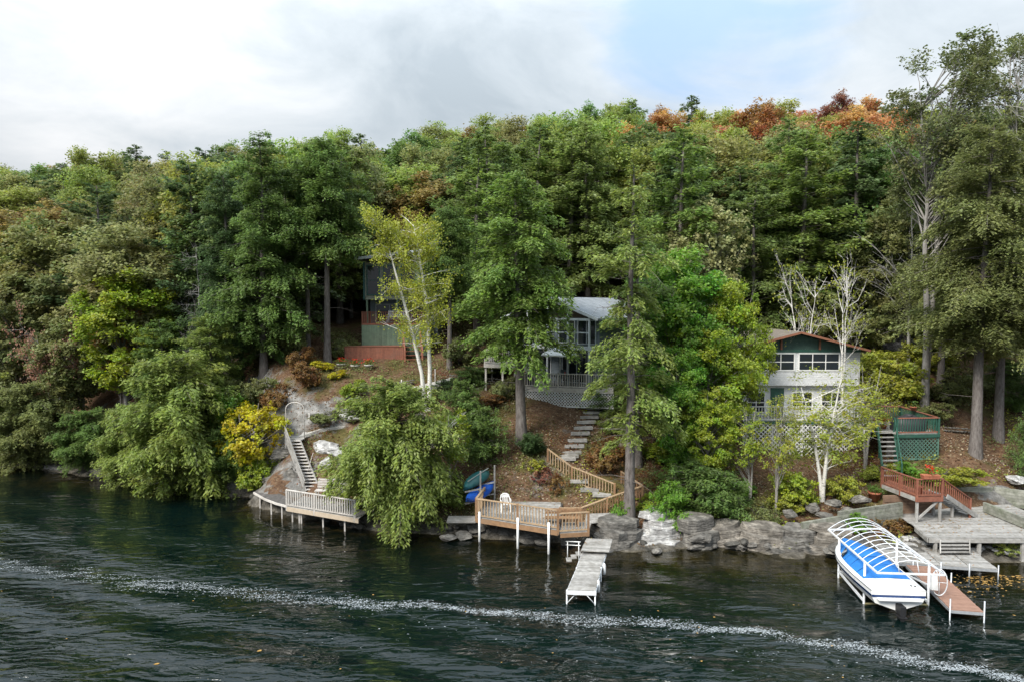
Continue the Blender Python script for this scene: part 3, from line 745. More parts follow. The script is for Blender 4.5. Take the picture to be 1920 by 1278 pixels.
T('hem_shrub', 905, 41.0, 765, 56, G_MD, 'dark green hemlock bush above the kayaks', 'bush', 'hemlock_bush')
T('hem_shrub', 832, 45.8, 712, 30, G_DK, 'small round dark shrub beside the concrete path', 'bush', 'shrub')
T('yew', 998, 41.0, 818, 30, G_DK, 'low spreading evergreen shrub at the foot of the tall hemlock', 'shrub', 'shrub')
T('yew', 920, 49.4, 690, 42, G_OL, 'low dark shrub under the grey side deck', 'shrub', 'shrub')
T('maple_b', 1262, 43.6, 452, 92, G_BR, 'bright green leafy tree right of the blue-grey house', name='maple_tree', bark=BARK_L)
T('maple', 1322, 46.0, 500, 74, G_BR, 'fresh green tree behind the yellow-green maple', name='maple_tree', bark=BARK_L)
T('maple', 1326, 41.0, 600, 74, Y_GR, 'yellow-green maple standing left of the white house', name='maple_tree', bark=BARK_L)
T('maple_b', 1374, 43.6, 515, 60, Y_GR, 'yellow-topped maple beside the left corner of the white house', name='maple_tree', bark=BARK_L)
T('pale', 1310, 55.0, 366, 88, PALE, 'pale silvery green tree above the bright green maples', name='tree', bark=BARK_L)
T('hem_shrub', 1305, 37.2, 868, 82, G_MD, 'wide hemlock bush on the bank below the yellow-green maple', 'bush', 'hemlock_bush')
T('hem_shrub', 1366, 36.6, 886, 58, G_MD, 'hemlock bush on the shore rocks right of the wide one', 'bush', 'hemlock_bush')
T('hem_shrub', 1260, 36.0, 905, 44, G_BR, 'bright low bush on the white shore rock', 'bush', 'hemlock_bush')
T('bush', 1222, 37.0, 935, 30, Y_GR, 'small yellow-green bush at the end of the cedar rail', 'bush', 'bush')
T('bush', 1160, 36.3, 945, 20, G_BR, 'small leafy bush at the foot of the sparse tall hemlock', 'bush', 'bush')
T('maple_b', 1248, 46.4, 478, 74, G_BR, 'bright green tree directly behind the sparse tall hemlock', name='maple_tree', bark=BARK_L)
T('maple', 1292, 42.2, 556, 66, G_BR, 'leafy green tree in front of the fresh green one', name='maple_tree', bark=BARK_L)
T('maple_b', 1270, 39.6, 640, 60, G_BR, 'low green tree right of the rear hemlock trunk', name='maple_tree', bark=BARK_L)
T('maple', 1330, 38.8, 720, 52, Y_GR, 'small yellow-green maple above the wide hemlock bush', name='maple_tree', bark=BARK_L)
# right: thin birches in front of the white house
T('thin_birch', 1413, 38.2, 752, 48, Y_GR, 'slender birch with yellow-green leaves before the left end of the lattice', name='birch_tree', bark=BARK_L)
T('thin_birch', 1462, 37.4, 724, 44, Y_BR, 'leaning thin birch with sparse leaves before the middle of the lattice', name='birch_tree', bark=BARK_L, lean=(0, 0.06))
T('veil_birch', 1550, 38.0, 684, 104, Y_BR, 'white-stemmed birch clump with a veil of yellow leaves before the lattice', name='birch_tree', bark=BIRCH)
T('veil_birch', 1630, 41.6, 668, 70, Y_BR, 'small yellow-leaved birch hiding the right corner of the white house', name='birch_tree', bark=BARK_L)
T('bush', 1500, 38.0, 884, 44, Y_GR, 'leafy yellow-green bush below the lattice', 'bush', 'bush')
T('bush', 1590, 38.0, 892, 34, Y_BR, 'yellowing bush right of the white birch clump', 'bush', 'bush')
T('bare_birch', 1505, 47.0, 505, 46, Y_BR, 'bare white birch above the left of the white house roof', name='birch_tree', bark=BIRCH)
T('bare_birch', 1586, 45.2, 500, 50, Y_BR, 'bare forked white birch above the right of the white house', name='birch_tree', bark=BIRCH)
# far right
T('hem_big', 1838, 41.0, 236, 150, G_OL, 'huge hemlock with pale trunk rooted in the brown slope at the right', name='hemlock_tree', rz=1.0)
T('hem_big', 1880, 43.2, 300, 130, G_OL, 'huge hemlock standing close behind the pale-trunked one', name='hemlock_tree', rz=3.3)
T('hem_big', 2010, 44.0, 250, 150, G_OL, 'tall hemlock cut off by the right edge', name='hemlock_tree', rz=5.0)
T('oak', 1738, 46.4, 30, 118, (0.15, 0.175, 0.07), 'very tall thin oak with a leaning pale trunk beside the green deck', name='oak_tree', bark=BARK_L, lean=(0, 0.05), rz=0.6)
T('oak', 1890, 56.0, 36, 104, (0.15, 0.175, 0.07), 'tall thin oak reaching into the sky at the right edge', name='oak_tree', bark=BARK_L)
T('hem_big', 1768, 50.0, 330, 96, G_OL, 'olive hemlock right behind the leaning oak', name='hemlock_tree', rz=2.0)
T('broad_a', 1700, 56.0, 350, 90, G_OL, 'leafy olive tree left of the leaning oak', name='tree')
T('broad_b', 1945, 54.0, 210, 100, G_OL, 'broad leafy tree behind the huge hemlocks', name='tree')
T('bare', 1705, 52.0, 360, 80, G_OL, 'leafless grey tree left of the tall thin oak', name='bare_tree', bark=DEAD)
T('bare', 1920, 52.0, 60, 90, G_OL, 'leafless tree against the sky at the right edge', name='bare_tree', bark=DEAD)
T('bush', 1770, 38.9, 874, 58, Y_BR, 'sprawling yellow-green bush above the red-brown landing', 'bush', 'bush')
T('hem_shrub', 1705, 39.0, 866, 36, G_BR, 'bright green fern-like bush beside the green stairs', 'bush', 'bush')
T('hem_shrub', 1612, 35.1, 960, 26, G_BR, 'young bright evergreen growing before the timber wall', 'bush', 'hemlock_bush')
T('bush', 1680, 35.3, 968, 40, BRN, 'brown and yellow bush on the stones beside the big deck', 'bush', 'bush')
T('bush', 1700, 47.5, 668, 62, Y_BR, 'broad yellow-green bush behind the green deck', 'bush', 'bush')
T('maple', 1712, 58.0, 585, 40, Y_GR, 'small yellow-green tree beside the leaning grey slab', name='maple_tree')
T('hem_shrub', 1935, 39.4, 780, 30, G_MD, 'evergreen bush cut off by the right edge', 'bush', 'hemlock_bush')
T('low_bush', 1890, 33.6, 1010, 40, G_LT, 'low green growth beneath the front of the big deck', 'bush', 'bush')
# left: pair of tall hemlocks with bare trunks and the full one beside them
T('hem_c', 613, 52.0, 268, 96, G_MD, 'tall hemlock with a pale bare trunk left of the green cottage', name='hemlock_tree', rz=0.3)
T('hem_c', 577, 53.5, 300, 70, G_MD, 'tall hemlock with a thin bare trunk, left one of the pair', name='hemlock_tree', rz=2.3)
T('hem_d', 493, 50.5, 252, 104, G_MD, 'full bushy hemlock reaching almost to the ground left of the trunk pair', name='hemlock_tree', rz=1.1)
T('hem_d', 425, 52.5, 330, 80, G_DK, 'dark hemlock half hidden behind the full bushy one', name='hemlock_tree')
T('hem_bush', 345, 45.4, 668, 142, G_LT, 'great spreading hemlock bush hanging over the water on the left', 'bush', 'hemlock_bush', rz=0)
T('hem_bush', 430, 44.6, 800, 62, G_MD, 'small hemlock bush left of the yellow maple', 'bush', 'hemlock_bush', rz=0)
T('hem_bush', 250, 47.6, 760, 90, G_LT, 'hemlock bush trailing in the water left of the great one', 'bush', 'hemlock_bush', rz=0.2)
T('hem_d', 395, 48.4, 590, 90, G_LT, 'light green hemlock on the bank above the great bush', name='hemlock_tree')
T('hem_d', 300, 50.5, 600, 84, G_MD, 'mid green hemlock behind the great bush', name='hemlock_tree')
T('maple_b', 232, 54.0, 492, 88, Y_GR, 'yellowing tree with orange tips on the left bank', name='maple_tree', bark=BARK_L)
T('small_maple', 222, 54.6, 478, 46, ORG, 'small orange-leaved maple crown above the yellowing tree', name='maple_tree')
T('broad_b', 150, 56.0, 560, 80, G_OL, 'olive green tree at the left of the yellowing one', name='tree')
T('pink', 96, 54.0, 612, 52, PINK, 'small pinkish brown tree with thin leaves at the far left', name='tree', bark=DEAD)
T('hem_bush', 60, 52.0, 720, 100, G_OL, 'olive bush on the shore at the far left', 'bush', 'bush', rz=0.3)
T('hem_bush', 165, 50.4, 770, 80, G_MD, 'green bush on the shore between the far left bushes', 'bush', 'hemlock_bush', rz=0.1)
T('hem_bush', -40, 53.5, 690, 90, G_LT, 'bush cut off by the left edge at the shore', 'bush', 'hemlock_bush', rz=0.1)
T('broad_a', 30, 60.0, 520, 90, G_OL, 'round olive tree at the left edge above the shore', name='tree')
T('broad_a', 130, 64.0, 400, 110, G_OL, 'broad spreading tree with olive leaves at the upper left', name='tree')
T('broad_b', 235, 66.0, 395, 95, (0.18, 0.21, 0.06), 'broad green tree next to the bare grey one', name='tree')
T('bare', 312, 58.0, 425, 52, G_OL, 'leafless grey tree on the left slope', name='bare_tree', bark=DEAD)
T('dead_fir', 376, 54.0, 446, 40, G_OL, 'dead grey conifer with bare boughs left of the full hemlock', name='bare_tree', bark=DEAD)
T('dead_fir', 352, 56.0, 520, 40, G_OL, 'short dead conifer beside the taller dead one', name='bare_tree', bark=DEAD)
T('small_maple', 462, 44.4, 742, 70, YEL, 'small bright yellow maple left of the grey stairs', name='maple_tree', rz=0.4, bark=BARK_L)
T('small_maple', 432, 46.2, 716, 48, G_BR, 'small green maple behind the yellow one', name='maple_tree')
T('bush', 480, 43.6, 850, 44, Y_GR, 'low green and yellow bush at the foot of the yellow maple', 'bush', 'bush')
T('bush', 610, 49.6, 688, 24, YEL, 'yellow shrub at the edge of the plateau', 'bush', 'bush')
T('bush', 626, 48.4, 708, 18, YEL, 'small yellow shrub on the rock face', 'bush', 'bush')
T('bush', 545, 52.5, 645, 38, G_OL, 'olive shrub between the left trunks', 'bush', 'bush')
T('bush', 600, 45.6, 772, 34, G_OL, 'green shrub behind the arched stair gate', 'bush', 'bush')
T('bush', 690, 46.0, 770, 36, Y_GR, 'green and yellow shrub on the rock above the water', 'bush', 'bush')
T('bush', 905, 45.2, 740, 30, BRN, 'russet shrub on the mossy slope', 'bush', 'bush')
T('low_bush', 1000, 40.0, 862, 22, Y_BR, 'small green plant on the littered slope', 'plant', 'plant')
T('low_bush', 1025, 39.6, 878, 24, RED, 'reddish plant on the littered slope', 'plant', 'plant')
T('low_bush', 1050, 39.0, 892, 20, BRN, 'brownish plant beside the upper cedar rail', 'plant', 'plant')
T('bush', 1130, 40.6, 828, 44, BRN, 'russet brown shrub between the stone steps and the hemlock trunks', 'bush', 'bush')

for px, top, Y, rp, col, l_ in ((1252, 214, 98, 52, ORG, 'soft orange maple on the ridge above the blue-grey house'), (1425, 196, 102, 50, (0.30, 0.17, 0.075), 'rusty tree on the skyline above the white house'), (1558, 178, 104, 46, RED, 'dark red maple on the skyline right of the white house'),
        (1590, 205, 98, 52, ORG, 'bright orange maple beside the dark red one'), (1480, 232, 94, 56, (0.40, 0.25, 0.13), 'pale copper tree below the rusty one on the ridge'), (1535, 256, 90, 50, (0.42, 0.25, 0.12), 'copper tree below the orange maples'), (1300, 236, 92, 56, (0.27, 0.30, 0.075), 'yellow-green tree right of the soft orange maple'), (1370, 216, 96, 54, (0.28, 0.29, 0.075), 'yellowing tree between the orange and the rusty one')):
    T('far_broad_a' if rp % 4 else 'far_broad_b', px, Y, top, rp, col, l_, name='forest_tree')
# the twin birch: two white stems from one root, each with its own yellow crown
def twin_birch():
    x, y, z = at(801, 766, 44.4); z = hz(x, y)
    o = thing('birch_tree', 'twin-stemmed white birch with yellow leaves in front of the green cottage', 'tree', (x, y, z - 0.1))
    base = np.array([x, y, z - 0.1])
    A_ = [(799, 772), (791, 700), (777, 640), (760, 575), (744, 520), (730, 468), (720, 430)]
    B_ = [(804, 772), (806, 690), (803, 620), (799, 560), (790, 505), (782, 455), (775, 420)]
    rng = np.random.default_rng(77)
    LV, LT = [], []
    for pts, yo in ((A_, -0.4), (B_, 0.3)):
        P = np.array([at(px, py, 44.4 + yo * i / 6) for i, (px, py) in enumerate(pts)])
        P[0] = base + [0.12 * (1 if pts is B_ else -1), 0, -0.3]
        mb = MB(); mb.tube(P - base, [0.17, 0.13, 0.115, 0.095, 0.07, 0.04, 0.012], 9, caps=False)
        for i in range(38):
            s = rng.uniform(0.30, 0.99) * 6; k = min(5, int(s)); b0 = lerp(P[k], P[k + 1], s - k) - base
            az = rng.uniform(0, 6.28); L = rng.uniform(0.9, 2.5) * (1.2 - 0.6 * s / 6)
            d = np.array([math.cos(az), math.sin(az), rng.uniform(0.1, 0.9)])
            q = b0 + d * L * 0.55; e = b0 + d * L + [0, 0, -0.1]
            mb.tube([b0, q, e], [0.032, 0.02, 0.006], 4, caps=False)
            for j in range(6):
                if rng.random() < 0.22: continue
                c = lerp(q, e, rng.uniform(-0.3, 1.15)) + rng.normal(0, 0.28, 3)
                mb.tube([lerp(q, e, 0.4), c], [0.008, 0.004], 3, caps=False)
                n = int(rng.uniform(14, 78)); Q = c + rng.normal(0, 0.19, (n, 3)) * [1, 1, 1.25]
                nr = unit(rng.normal(0, 1, (n, 3)) + [0, -0.2, 0.6]); A = unit(np.cross(nr, rng.normal(0, 1, (n, 3)))); Bv = np.cross(nr, A)
                sz = rng.uniform(0.085, 0.15, n)
                LV.append(leaf_quads(Q, A, Bv, sz, sz * 0.8)); LT.append(np.stack([rng.normal(0.5, 0.13, n), rng.normal(0.5, 0.16, n) + rng.normal(0, 0.08), rng.normal(0.5, 0.2, n)], -1))
        mb.build('trunk', BIRCH, o, local=True)
    c = piece('crown', quad_mesh('crown', np.concatenate(LV), np.concatenate(LT)), None, o); c.color = (0.34, 0.37, 0.062, 1)
twin_birch()

# ------------------------------------------------------------------ the wooded slope
def forest():
    rng = random.Random(2024)
    kept = []
    made = {}
    Ys = 57.0
    rows = []
    while Ys < 119:
        rows.append(Ys); Ys += 5.0 + 0.012 * (Ys - 57)
    keep_out = [(-15.5, -4.0, 52.0, 63.0), (1.0, 12.5, 44, 59.5), (14.0, 26.0, 42, 56.0), (26, 36, 44, 60)]
    def side_of(px):
        return ('behind the far left shore' if px < 250 else 'above the left bank' if px < 560 else 'behind the green cottage' if px < 900 else
                'behind the blue-grey house' if px < 1220 else 'above the white house' if px < 1600 else 'above the far right slope')
    for ri, Yr in enumerate(rows):
        st = 5.2 if Yr < 90 else 5.8
        half = Yr * 0.80
        x = -half + rng.uniform(0, st)
        while x < half:
            px_, Y_ = x + rng.uniform(-1.9, 1.9), Yr + rng.uniform(-1.9, 1.9)
            x += st
            if any(a < px_ < b and c < Y_ < d for a, b, c, d in keep_out): continue
            if Y_ < shore_y(px_) + 6: continue
            px = 960 + F * px_ / Y_
            z = hz(px_, Y_)
            frac = (Y_ - 57) / 60.0
            # height: the skyline of the wood falls where the ridge trees end
            zs = at(px, float(sky_py(px)), Y_)[2]
            H = rng.uniform(13.5, 19.5)
            if rng.random() < 0.1: H *= 1.12
            Hmax = zs - z + rng.uniform(-2.5, 0.8)
            if Y_ > 88: H = min(max(H, 9.0), max(8.0, Hmax))
            else: H = min(H, max(7.0, Hmax))
            # kind and colour by part of the slope
            r = rng.random(); right = px > 1180; left = px < 520
            if right and 0.12 < frac <= 0.34 and r > 0.3:
                key, col, nm = rng.choice([('far_broad_a', (0.14, 0.20, 0.06), 'mid green tree'), ('far_broad_b', G_OL, 'olive tree'), ('far_broad_c', (0.19, 0.24, 0.07), 'light green tree'), ('far_broad_b', (0.22, 0.26, 0.065), 'yellow-green tree')])
            elif right and frac > 0.34:
                if r < 0.10: key, col, nm = 'far_hem_a', G_DK, 'dark hemlock'
                elif r < 0.34: key, col, nm = 'far_broad_a', ORG if px > 1480 or rng.random() < 0.4 else BRN, 'rusty orange tree'
                elif r < 0.46: key, col, nm = 'far_broad_c', (0.40, 0.235, 0.12) , 'pale copper tree'
                elif r < 0.52 and px > 1350: key, col, nm = 'far_broad_a', RED, 'dark red maple'
                elif r < 0.76: key, col, nm = 'far_broad_b', (0.24, 0.29, 0.07), 'yellow-green tree'
                elif r < 0.92: key, col, nm = 'far_broad_c', (0.17, 0.245, 0.07), 'light green tree'
                else: key, col, nm = 'far_oak', G_OL, 'thin olive oak'
            elif left:
                if r < 0.20: key, col, nm = 'far_hem_a', G_DK, 'dark hemlock'
                elif r < 0.36: key, col, nm = 'far_broad_a', G_MD, 'mid green tree'
                elif r < 0.66: key, col, nm = 'far_broad_b', G_OL, 'olive tree'
                elif r < 0.80: key, col, nm = 'far_broad_c', (0.23, 0.215, 0.075), 'browning tree'
                elif r < 0.90: key, col, nm = 'far_pine', G_BL, 'blue-green pine'
                else: key, col, nm = 'far_broad_b', (0.21, 0.27, 0.07), 'yellow-green tree'
            else:
                lim = 0.52 if frac < 0.6 else 0.24
                if r < lim * 0.55: key, col, nm = 'far_hem_a', G_DK, 'dark hemlock'
                elif r < lim: key, col, nm = 'far_hem_b', G_MD, 'broad green hemlock'
                elif r < lim + 0.14: key, col, nm = 'far_broad_a', (0.115, 0.20, 0.055), 'mid green tree'
                elif r < lim + 0.26: key, col, nm = 'far_broad_b', G_OL, 'olive tree'
                elif r < lim + 0.31: key, col, nm = 'far_broad_c', (0.24, 0.21, 0.07), 'browning tree'
                else: key, col, nm = 'far_broad_b', (0.19, 0.26, 0.065), 'yellow-green tree'
            if Y_ < 64 and 520 < px < 1600: key, nm, col = ('far_hem_b', 'broad green hemlock', G_MD) if rng.random() < 0.7 else ('far_hem_a', 'dark hemlock', G_DK)
            R = rng.uniform(3.8, 5.4) * (0.85 + 0.15 * H / 16)
            k = rng.uniform(0.86, 1.16)
            k *= 1.2 if max(col) > 0.15 else 1.6
            col = (col[0] * 1.06 * k * rng.uniform(0.93, 1.07), col[1] * 0.95 * k, col[2] * k * rng.uniform(0.9, 1.1))
            band = 'low on the wooded slope' if Y_ < 74 else 'halfway up the wooded slope' if Y_ < 96 else 'on the wooded ridge'
            lab = f'{nm} {band} {side_of(px)}'
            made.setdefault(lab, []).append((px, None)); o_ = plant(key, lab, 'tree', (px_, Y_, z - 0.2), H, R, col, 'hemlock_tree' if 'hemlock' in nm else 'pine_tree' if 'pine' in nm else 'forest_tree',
                  group=lab.replace('tree ', 'trees ') if 'tree ' in lab else lab + ' group', rng=rng, bark=BARK if rng.random() < 0.9 else BARK_L)
            made[lab][-1] = (px, o_)
            kept.append((px_, Y_))
    words = ['leftmost', 'second from left', 'third from left', 'fourth from left', 'fifth from left', 'sixth from left', 'seventh from left', 'eighth from left', 'ninth from left', 'tenth from left', 'eleventh from left', 'twelfth from left', 'thirteenth from left', 'fourteenth from left', 'fifteenth from left', 'sixteenth from left']
    for lab, l_ in made.items():
        if len(l_) < 2: del l_[0][1]['group']; continue
        l_.sort(key=lambda a: a[0])
        for i, (_, o) in enumerate(l_):
            o['label'] = lab + ', ' + ('rightmost' if i == len(l_) - 1 else words[min(i, 15)])
    return kept
FOREST = forest()
print('forest trees', len(FOREST))
# ------------------------------------------------------------------ shared builders
CEDAR = surf('cedar_wood', (0.30, 0.175, 0.092), (0.21, 0.125, 0.07), 5, 0.65, 0.25, stain=(0.19, 0.14, 0.10), stain_amt=0.5)
CEDAR_L = surf('cedar_rail_cap', (0.42, 0.295, 0.18), (0.30, 0.21, 0.13), 6, 0.7, 0.2, stain=(0.26, 0.22, 0.17), stain_amt=0.5)
GREYW = surf('weathered_grey_wood', (0.36, 0.35, 0.335), (0.24, 0.23, 0.215), 5, 0.85, 0.4, stain=(0.13, 0.12, 0.10), stain_amt=0.55, rnd=0.18)
DARKW = surf('dark_weathered_wood', (0.13, 0.12, 0.115), (0.08, 0.074, 0.07), 5, 0.9, 0.4, rnd=0.2)
PALEW = surf('pale_painted_wood', (0.56, 0.53, 0.50), (0.44, 0.41, 0.38), 6, 0.7, 0.2, stain=(0.25, 0.22, 0.19), stain_amt=0.5)
WHITEP = surf('white_paint', (0.78, 0.78, 0.77), (0.66, 0.66, 0.65), 5, 0.55, 0.15, rnd=0.05)
STEEL = surf('galvanised_steel', (0.50, 0.52, 0.54), (0.38, 0.40, 0.42), 8, 0.45, 0.1, metallic=0.55, rnd=0.06)
ALU = surf('white_aluminium', (0.74, 0.76, 0.78), (0.62, 0.64, 0.66), 8, 0.4, 0.05, rnd=0.03)
REDW = surf('red_brown_stain', (0.27, 0.105, 0.065), (0.19, 0.07, 0.045), 5, 0.7, 0.25, stain=(0.16, 0.10, 0.08), rnd=0.14)
GREENW = surf('dark_green_paint', (0.030, 0.105, 0.075), (0.020, 0.07, 0.05), 5, 0.55, 0.15, stain=(0.10, 0.13, 0.11))
SAGE = surf('sage_green_boards', (0.17, 0.235, 0.165), (0.13, 0.185, 0.13), 4, 0.75, 0.2, stain=(0.10, 0.12, 0.09), rnd=0.10)
SLATE = surf('slate_blue_siding', (0.20, 0.245, 0.28), (0.16, 0.195, 0.225), 4, 0.7, 0.15)
BLACK = surf('black_plastic', (0.02, 0.02, 0.022), (0.012, 0.012, 0.013), 6, 0.5, 0.1, rnd=0.05)
CONC = surf('pale_concrete', (0.50, 0.48, 0.45), (0.36, 0.345, 0.32), 3, 0.9, 0.3, stain=(0.22, 0.20, 0.17))
TERRA = surf('terracotta', (0.42, 0.15, 0.085), (0.32, 0.11, 0.06), 6, 0.8, 0.15)
def glass_mat():
    m, t, out = new_mat('window_glass')
    p = N(t, 'ShaderNodeBsdfPrincipled', inp={'Base Color': (0.015, 0.02, 0.025, 1), 'Roughness': 0.04, 'Specular IOR Level': 0.6})
    t.links.new(p.outputs[0], out.inputs[0]); return m
GLASS = glass_mat()
_bm = {}
def bal_mesh(w, d, h, mat):
    k = (round(w, 3), round(d, 3), round(h, 3), mat.name)
    if k not in _bm:
        me = MB().box(-w / 2, w / 2, -d / 2, d / 2, 0, h).mesh('baluster'); me.materials.append(mat); _bm[k] = me
    return _bm[k]
def railing(parent, pts, h, mrail, mbal, mpost, sp=0.16, post=0.09, bal=0.035, posts=None, local=False, gap=0.1, drop=0.25, low=True, cap=0.12):
    """posts, top rail, bottom rail and each baluster as parts"""
    off = np.zeros(3) if local else root_loc(parent)
    pts = [np.array(p, float) for p in pts]
    for i, p in enumerate(pts):
        if posts is None or posts[i]:
            piece('post', bal_mesh(post, post, h + drop + 0.04, mpost), None, parent, p - off - [0, 0, drop])
    for a, b in zip(pts[:-1], pts[1:]):
        up = np.array([0, 0, h])
        MB().bar(a - off + up, b - off + up, cap, 0.045, ext=0.03).build('top_rail', mrail, parent, True)
        if low: MB().bar(a - off + [0, 0, gap], b - off + [0, 0, gap], 0.045, 0.07).build('bottom_rail', mrail, parent, True)
        n = max(2, int(np.linalg.norm((b - a)[:2]) / sp)); ang = math.atan2((b - a)[1], (b - a)[0])
        me = bal_mesh(bal, bal, h - gap, mbal)
        for k in range(1, n):
            piece('baluster', me, None, parent, lerp(a, b, k / n) - off + [0, 0, gap], (0, 0, ang))
def boards(parent, A, B, Cc, D, n, mat, th=0.04, gap=0.012, name='deck_board', local=False, jit=0.012, seed=3):
    """n boards running from A to B, laid side by side towards D-C"""
    off = np.zeros(3) if local else root_loc(parent)
    rng = random.Random(seed)
    A, B, Cc, D = [np.array(p, float) - off for p in (A, B, Cc, D)]
    W = np.linalg.norm(D - A); g = gap / W / 2
    for i in range(n):
        t0, t1 = i / n + g, (i + 1) / n - g
        j0, j1 = rng.uniform(-jit, jit), rng.uniform(-jit, jit); dz = np.array([0, 0, rng.uniform(-0.004, 0.004)])
        e = (B - A) / np.linalg.norm(B - A)
        MB().slab([lerp(A, D, t0) + e * j0 + dz, lerp(B, Cc, t0) + e * j1 + dz, lerp(B, Cc, t1) + e * j1 + dz, lerp(A, D, t1) + e * j0 + dz], th).build(name, mat, parent, True)
def steps(parent, bot, top, width, n, mat, mstr, th=0.045, depth=0.26, local=False, side=None, risers=False):
    """treads from bot to top (centre points) between two stringers"""
    off = np.zeros(3) if local else root_loc(parent)
    bot = np.array(bot, float) - off; top = np.array(top, float) - off
    d = top - bot; hd = np.array([d[0], d[1], 0]); hd /= np.linalg.norm(hd)
    s = np.array([hd[1], -hd[0], 0]) if side is None else np.array(side, float)
    for i in range(n):
        c = lerp(bot, top, (i + 0.5) / n); c[2] = lerp(bot, top, (i + 1) / n)[2] - 0.02
        a = c - s * width / 2 - hd * depth / 2
        MB().slab([a, a + s * width, a + s * width + hd * depth, a + hd * depth], th).build('tread', mat, parent, True)
    for sg in (-1, 1):
        MB().bar(bot + s * sg * (width / 2 + 0.03), top + s * sg * (width / 2 + 0.03), 0.05, 0.24).build('stringer', mstr, parent, True)
def lattice(parent, A, B, h0, h1, mat, step=0.11, w=0.035, local=False, frame=True):
    """diagonal lattice from A to B (bottom edge), heights at both ends"""
    off = np.zeros(3) if local else root_loc(parent)
    A = np.array(A, float) - off; B = np.array(B, float) - off
    L = np.linalg.norm((B - A)); ex = (B - A) / L; nrm = np.array([-ex[1], ex[0], 0]); h = max(h0, h1)
    mb = MB()
    st = step * math.sqrt(2)
    for sg, dn in ((1, 0.006), (-1, -0.006)):
        k = -h
        while k < L + h:
            # line x = k + sg*z ; clip to 0..L, 0..h
            z0, z1 = 0.0, h
            x0, x1 = (k, k + h) if sg > 0 else (k, k - h)
            def clip(x0, z0, x1, z1):
                for lo in (True, False):
                    lim = 0 if lo else L
                    if x0 != x1:
                        if (x0 < lim) == lo and x0 != lim: t = (lim - x0) / (x1 - x0); (x0, z0) = ((x0 + t * (x1 - x0), z0 + t * (z1 - z0)) if 0 <= t <= 1 else (x0, z0))
                        if (x1 < lim) == lo and x1 != lim: t = (lim - x0) / (x1 - x0); (x1, z1) = ((x0 + t * (x1 - x0), z0 + t * (z1 - z0)) if 0 <= t <= 1 else (x1, z1))
                return x0, z0, x1, z1
            if max(x0, x1) > 0 and min(x0, x1) < L:
                a0, b0, a1, b1 = clip(x0, z0, x1, z1)
                if -0.01 <= min(a0, a1) and max(a0, a1) <= L + 0.01 and math.hypot(a1 - a0, b1 - b0) > 0.03:
                    sc0 = (h0 + (h1 - h0) * a0 / L) / h; sc1 = (h0 + (h1 - h0) * a1 / L) / h
                    p = A + ex * a0 + [0, 0, h - (h - b0) * 1.0] + nrm * dn; q = A + ex * a1 + [0, 0, b1] + nrm * dn
                    mb.bar(p, q, 0.008, w, up=np.cross(nrm, q - p))
            k += st
    o = mb.build('lattice_panel', mat, parent, True); o['kind'] = 'stuff'
    if frame:
        z = np.array([0, 0, 1.0])
        MB().bar(A, B, 0.04, 0.08).bar(A + z * h, B + z * h, 0.04, 0.08).bar(A, A + z * h, 0.05, 0.08, up=nrm).bar(B, B + z * h, 0.05, 0.08, up=nrm).build('lattice_frame', mat, parent, True)
def stone_mesh(seed, r=0.5, sq=(1, 1, 0.7), cuts=9, sub=2):
    import bmesh
    rng = random.Random(seed); bm = bmesh.new()
    bmesh.ops.create_icosphere(bm, subdivisions=sub, radius=1.0)
    pl = [(Vector((rng.gauss(0, 1), rng.gauss(0, 1), rng.gauss(0, 0.8))).normalized(), rng.uniform(0.55, 0.9)) for _ in range(cuts)]
    for v in bm.verts:
        for n, d in pl:
            k = v.co.dot(n) - d
            if k > 0: v.co -= n * k
        v.co *= 1 + rng.uniform(-0.07, 0.07)
        v.co = Vector((v.co.x * sq[0] * r, v.co.y * sq[1] * r, v.co.z * sq[2] * r))
    me = bpy.data.meshes.new('stone'); bm.to_mesh(me); bm.free()
    return me
def rock_material(name, c):
    m, t, out = new_mat(name)
    p = N(t, 'ShaderNodeBsdfPrincipled', inp={'Roughness': 0.9, 'Specular IOR Level': 0.25})
    geo = N(t, 'ShaderNodeNewGeometry')
    n = N(t, 'ShaderNodeTexNoise', inp={'Scale': 2.4, 'Detail': 9.0, 'Roughness': 0.72}); t.links.new(geo.outputs['Position'], n.inputs['Vector'])
    mps = N(t, 'ShaderNodeMapping', inp={'Scale': (1.2, 1.2, 7.0), 'Rotation': (0.35, 0.15, 0)}); t.links.new(geo.outputs['Position'], mps.inputs[0])
    n2 = N(t, 'ShaderNodeTexNoise', inp={'Scale': 2.0, 'Detail': 5.0}); t.links.new(mps.outputs[0], n2.inputs['Vector'])
    col = ramp(t, n.outputs[0], [(0.3, tuple(x * 0.35 for x in c)), (0.5, tuple(x * 0.85 for x in c)), (0.66, tuple(min(0.7, x * 1.7) for x in c))])
    col = mixc(t, ramp(t, n2.outputs[0], [(0.52, 0.0), (0.62, 0.6)]), col, tuple(x * 0.4 for x in c))
    t.links.new(col, p.inputs['Base Color'])
    b = N(t, 'ShaderNodeBump', inp={'Strength': 0.9, 'Distance': 0.10}); t.links.new(math_node(t, 'ADD', n.outputs[0], n2.outputs[0]), b.inputs['Height']); t.links.new(b.outputs[0], p.inputs['Normal'])
    t.links.new(p.outputs[0], out.inputs[0]); return m
ROCK = rock_material('grey_rock', (0.165, 0.155, 0.14)); ROCK_W = rock_material('white_rock', (0.42, 0.41, 0.40)); ROCK_D = rock_material('dark_rock', (0.095, 0.09, 0.08))
STONES = [stone_mesh(100 + i, 1.0, (random.Random(i).uniform(0.8, 1.25), random.Random(i + 50).uniform(0.7, 1.1), random.Random(i + 90).uniform(0.5, 0.85)), sub=3) for i in range(8)]
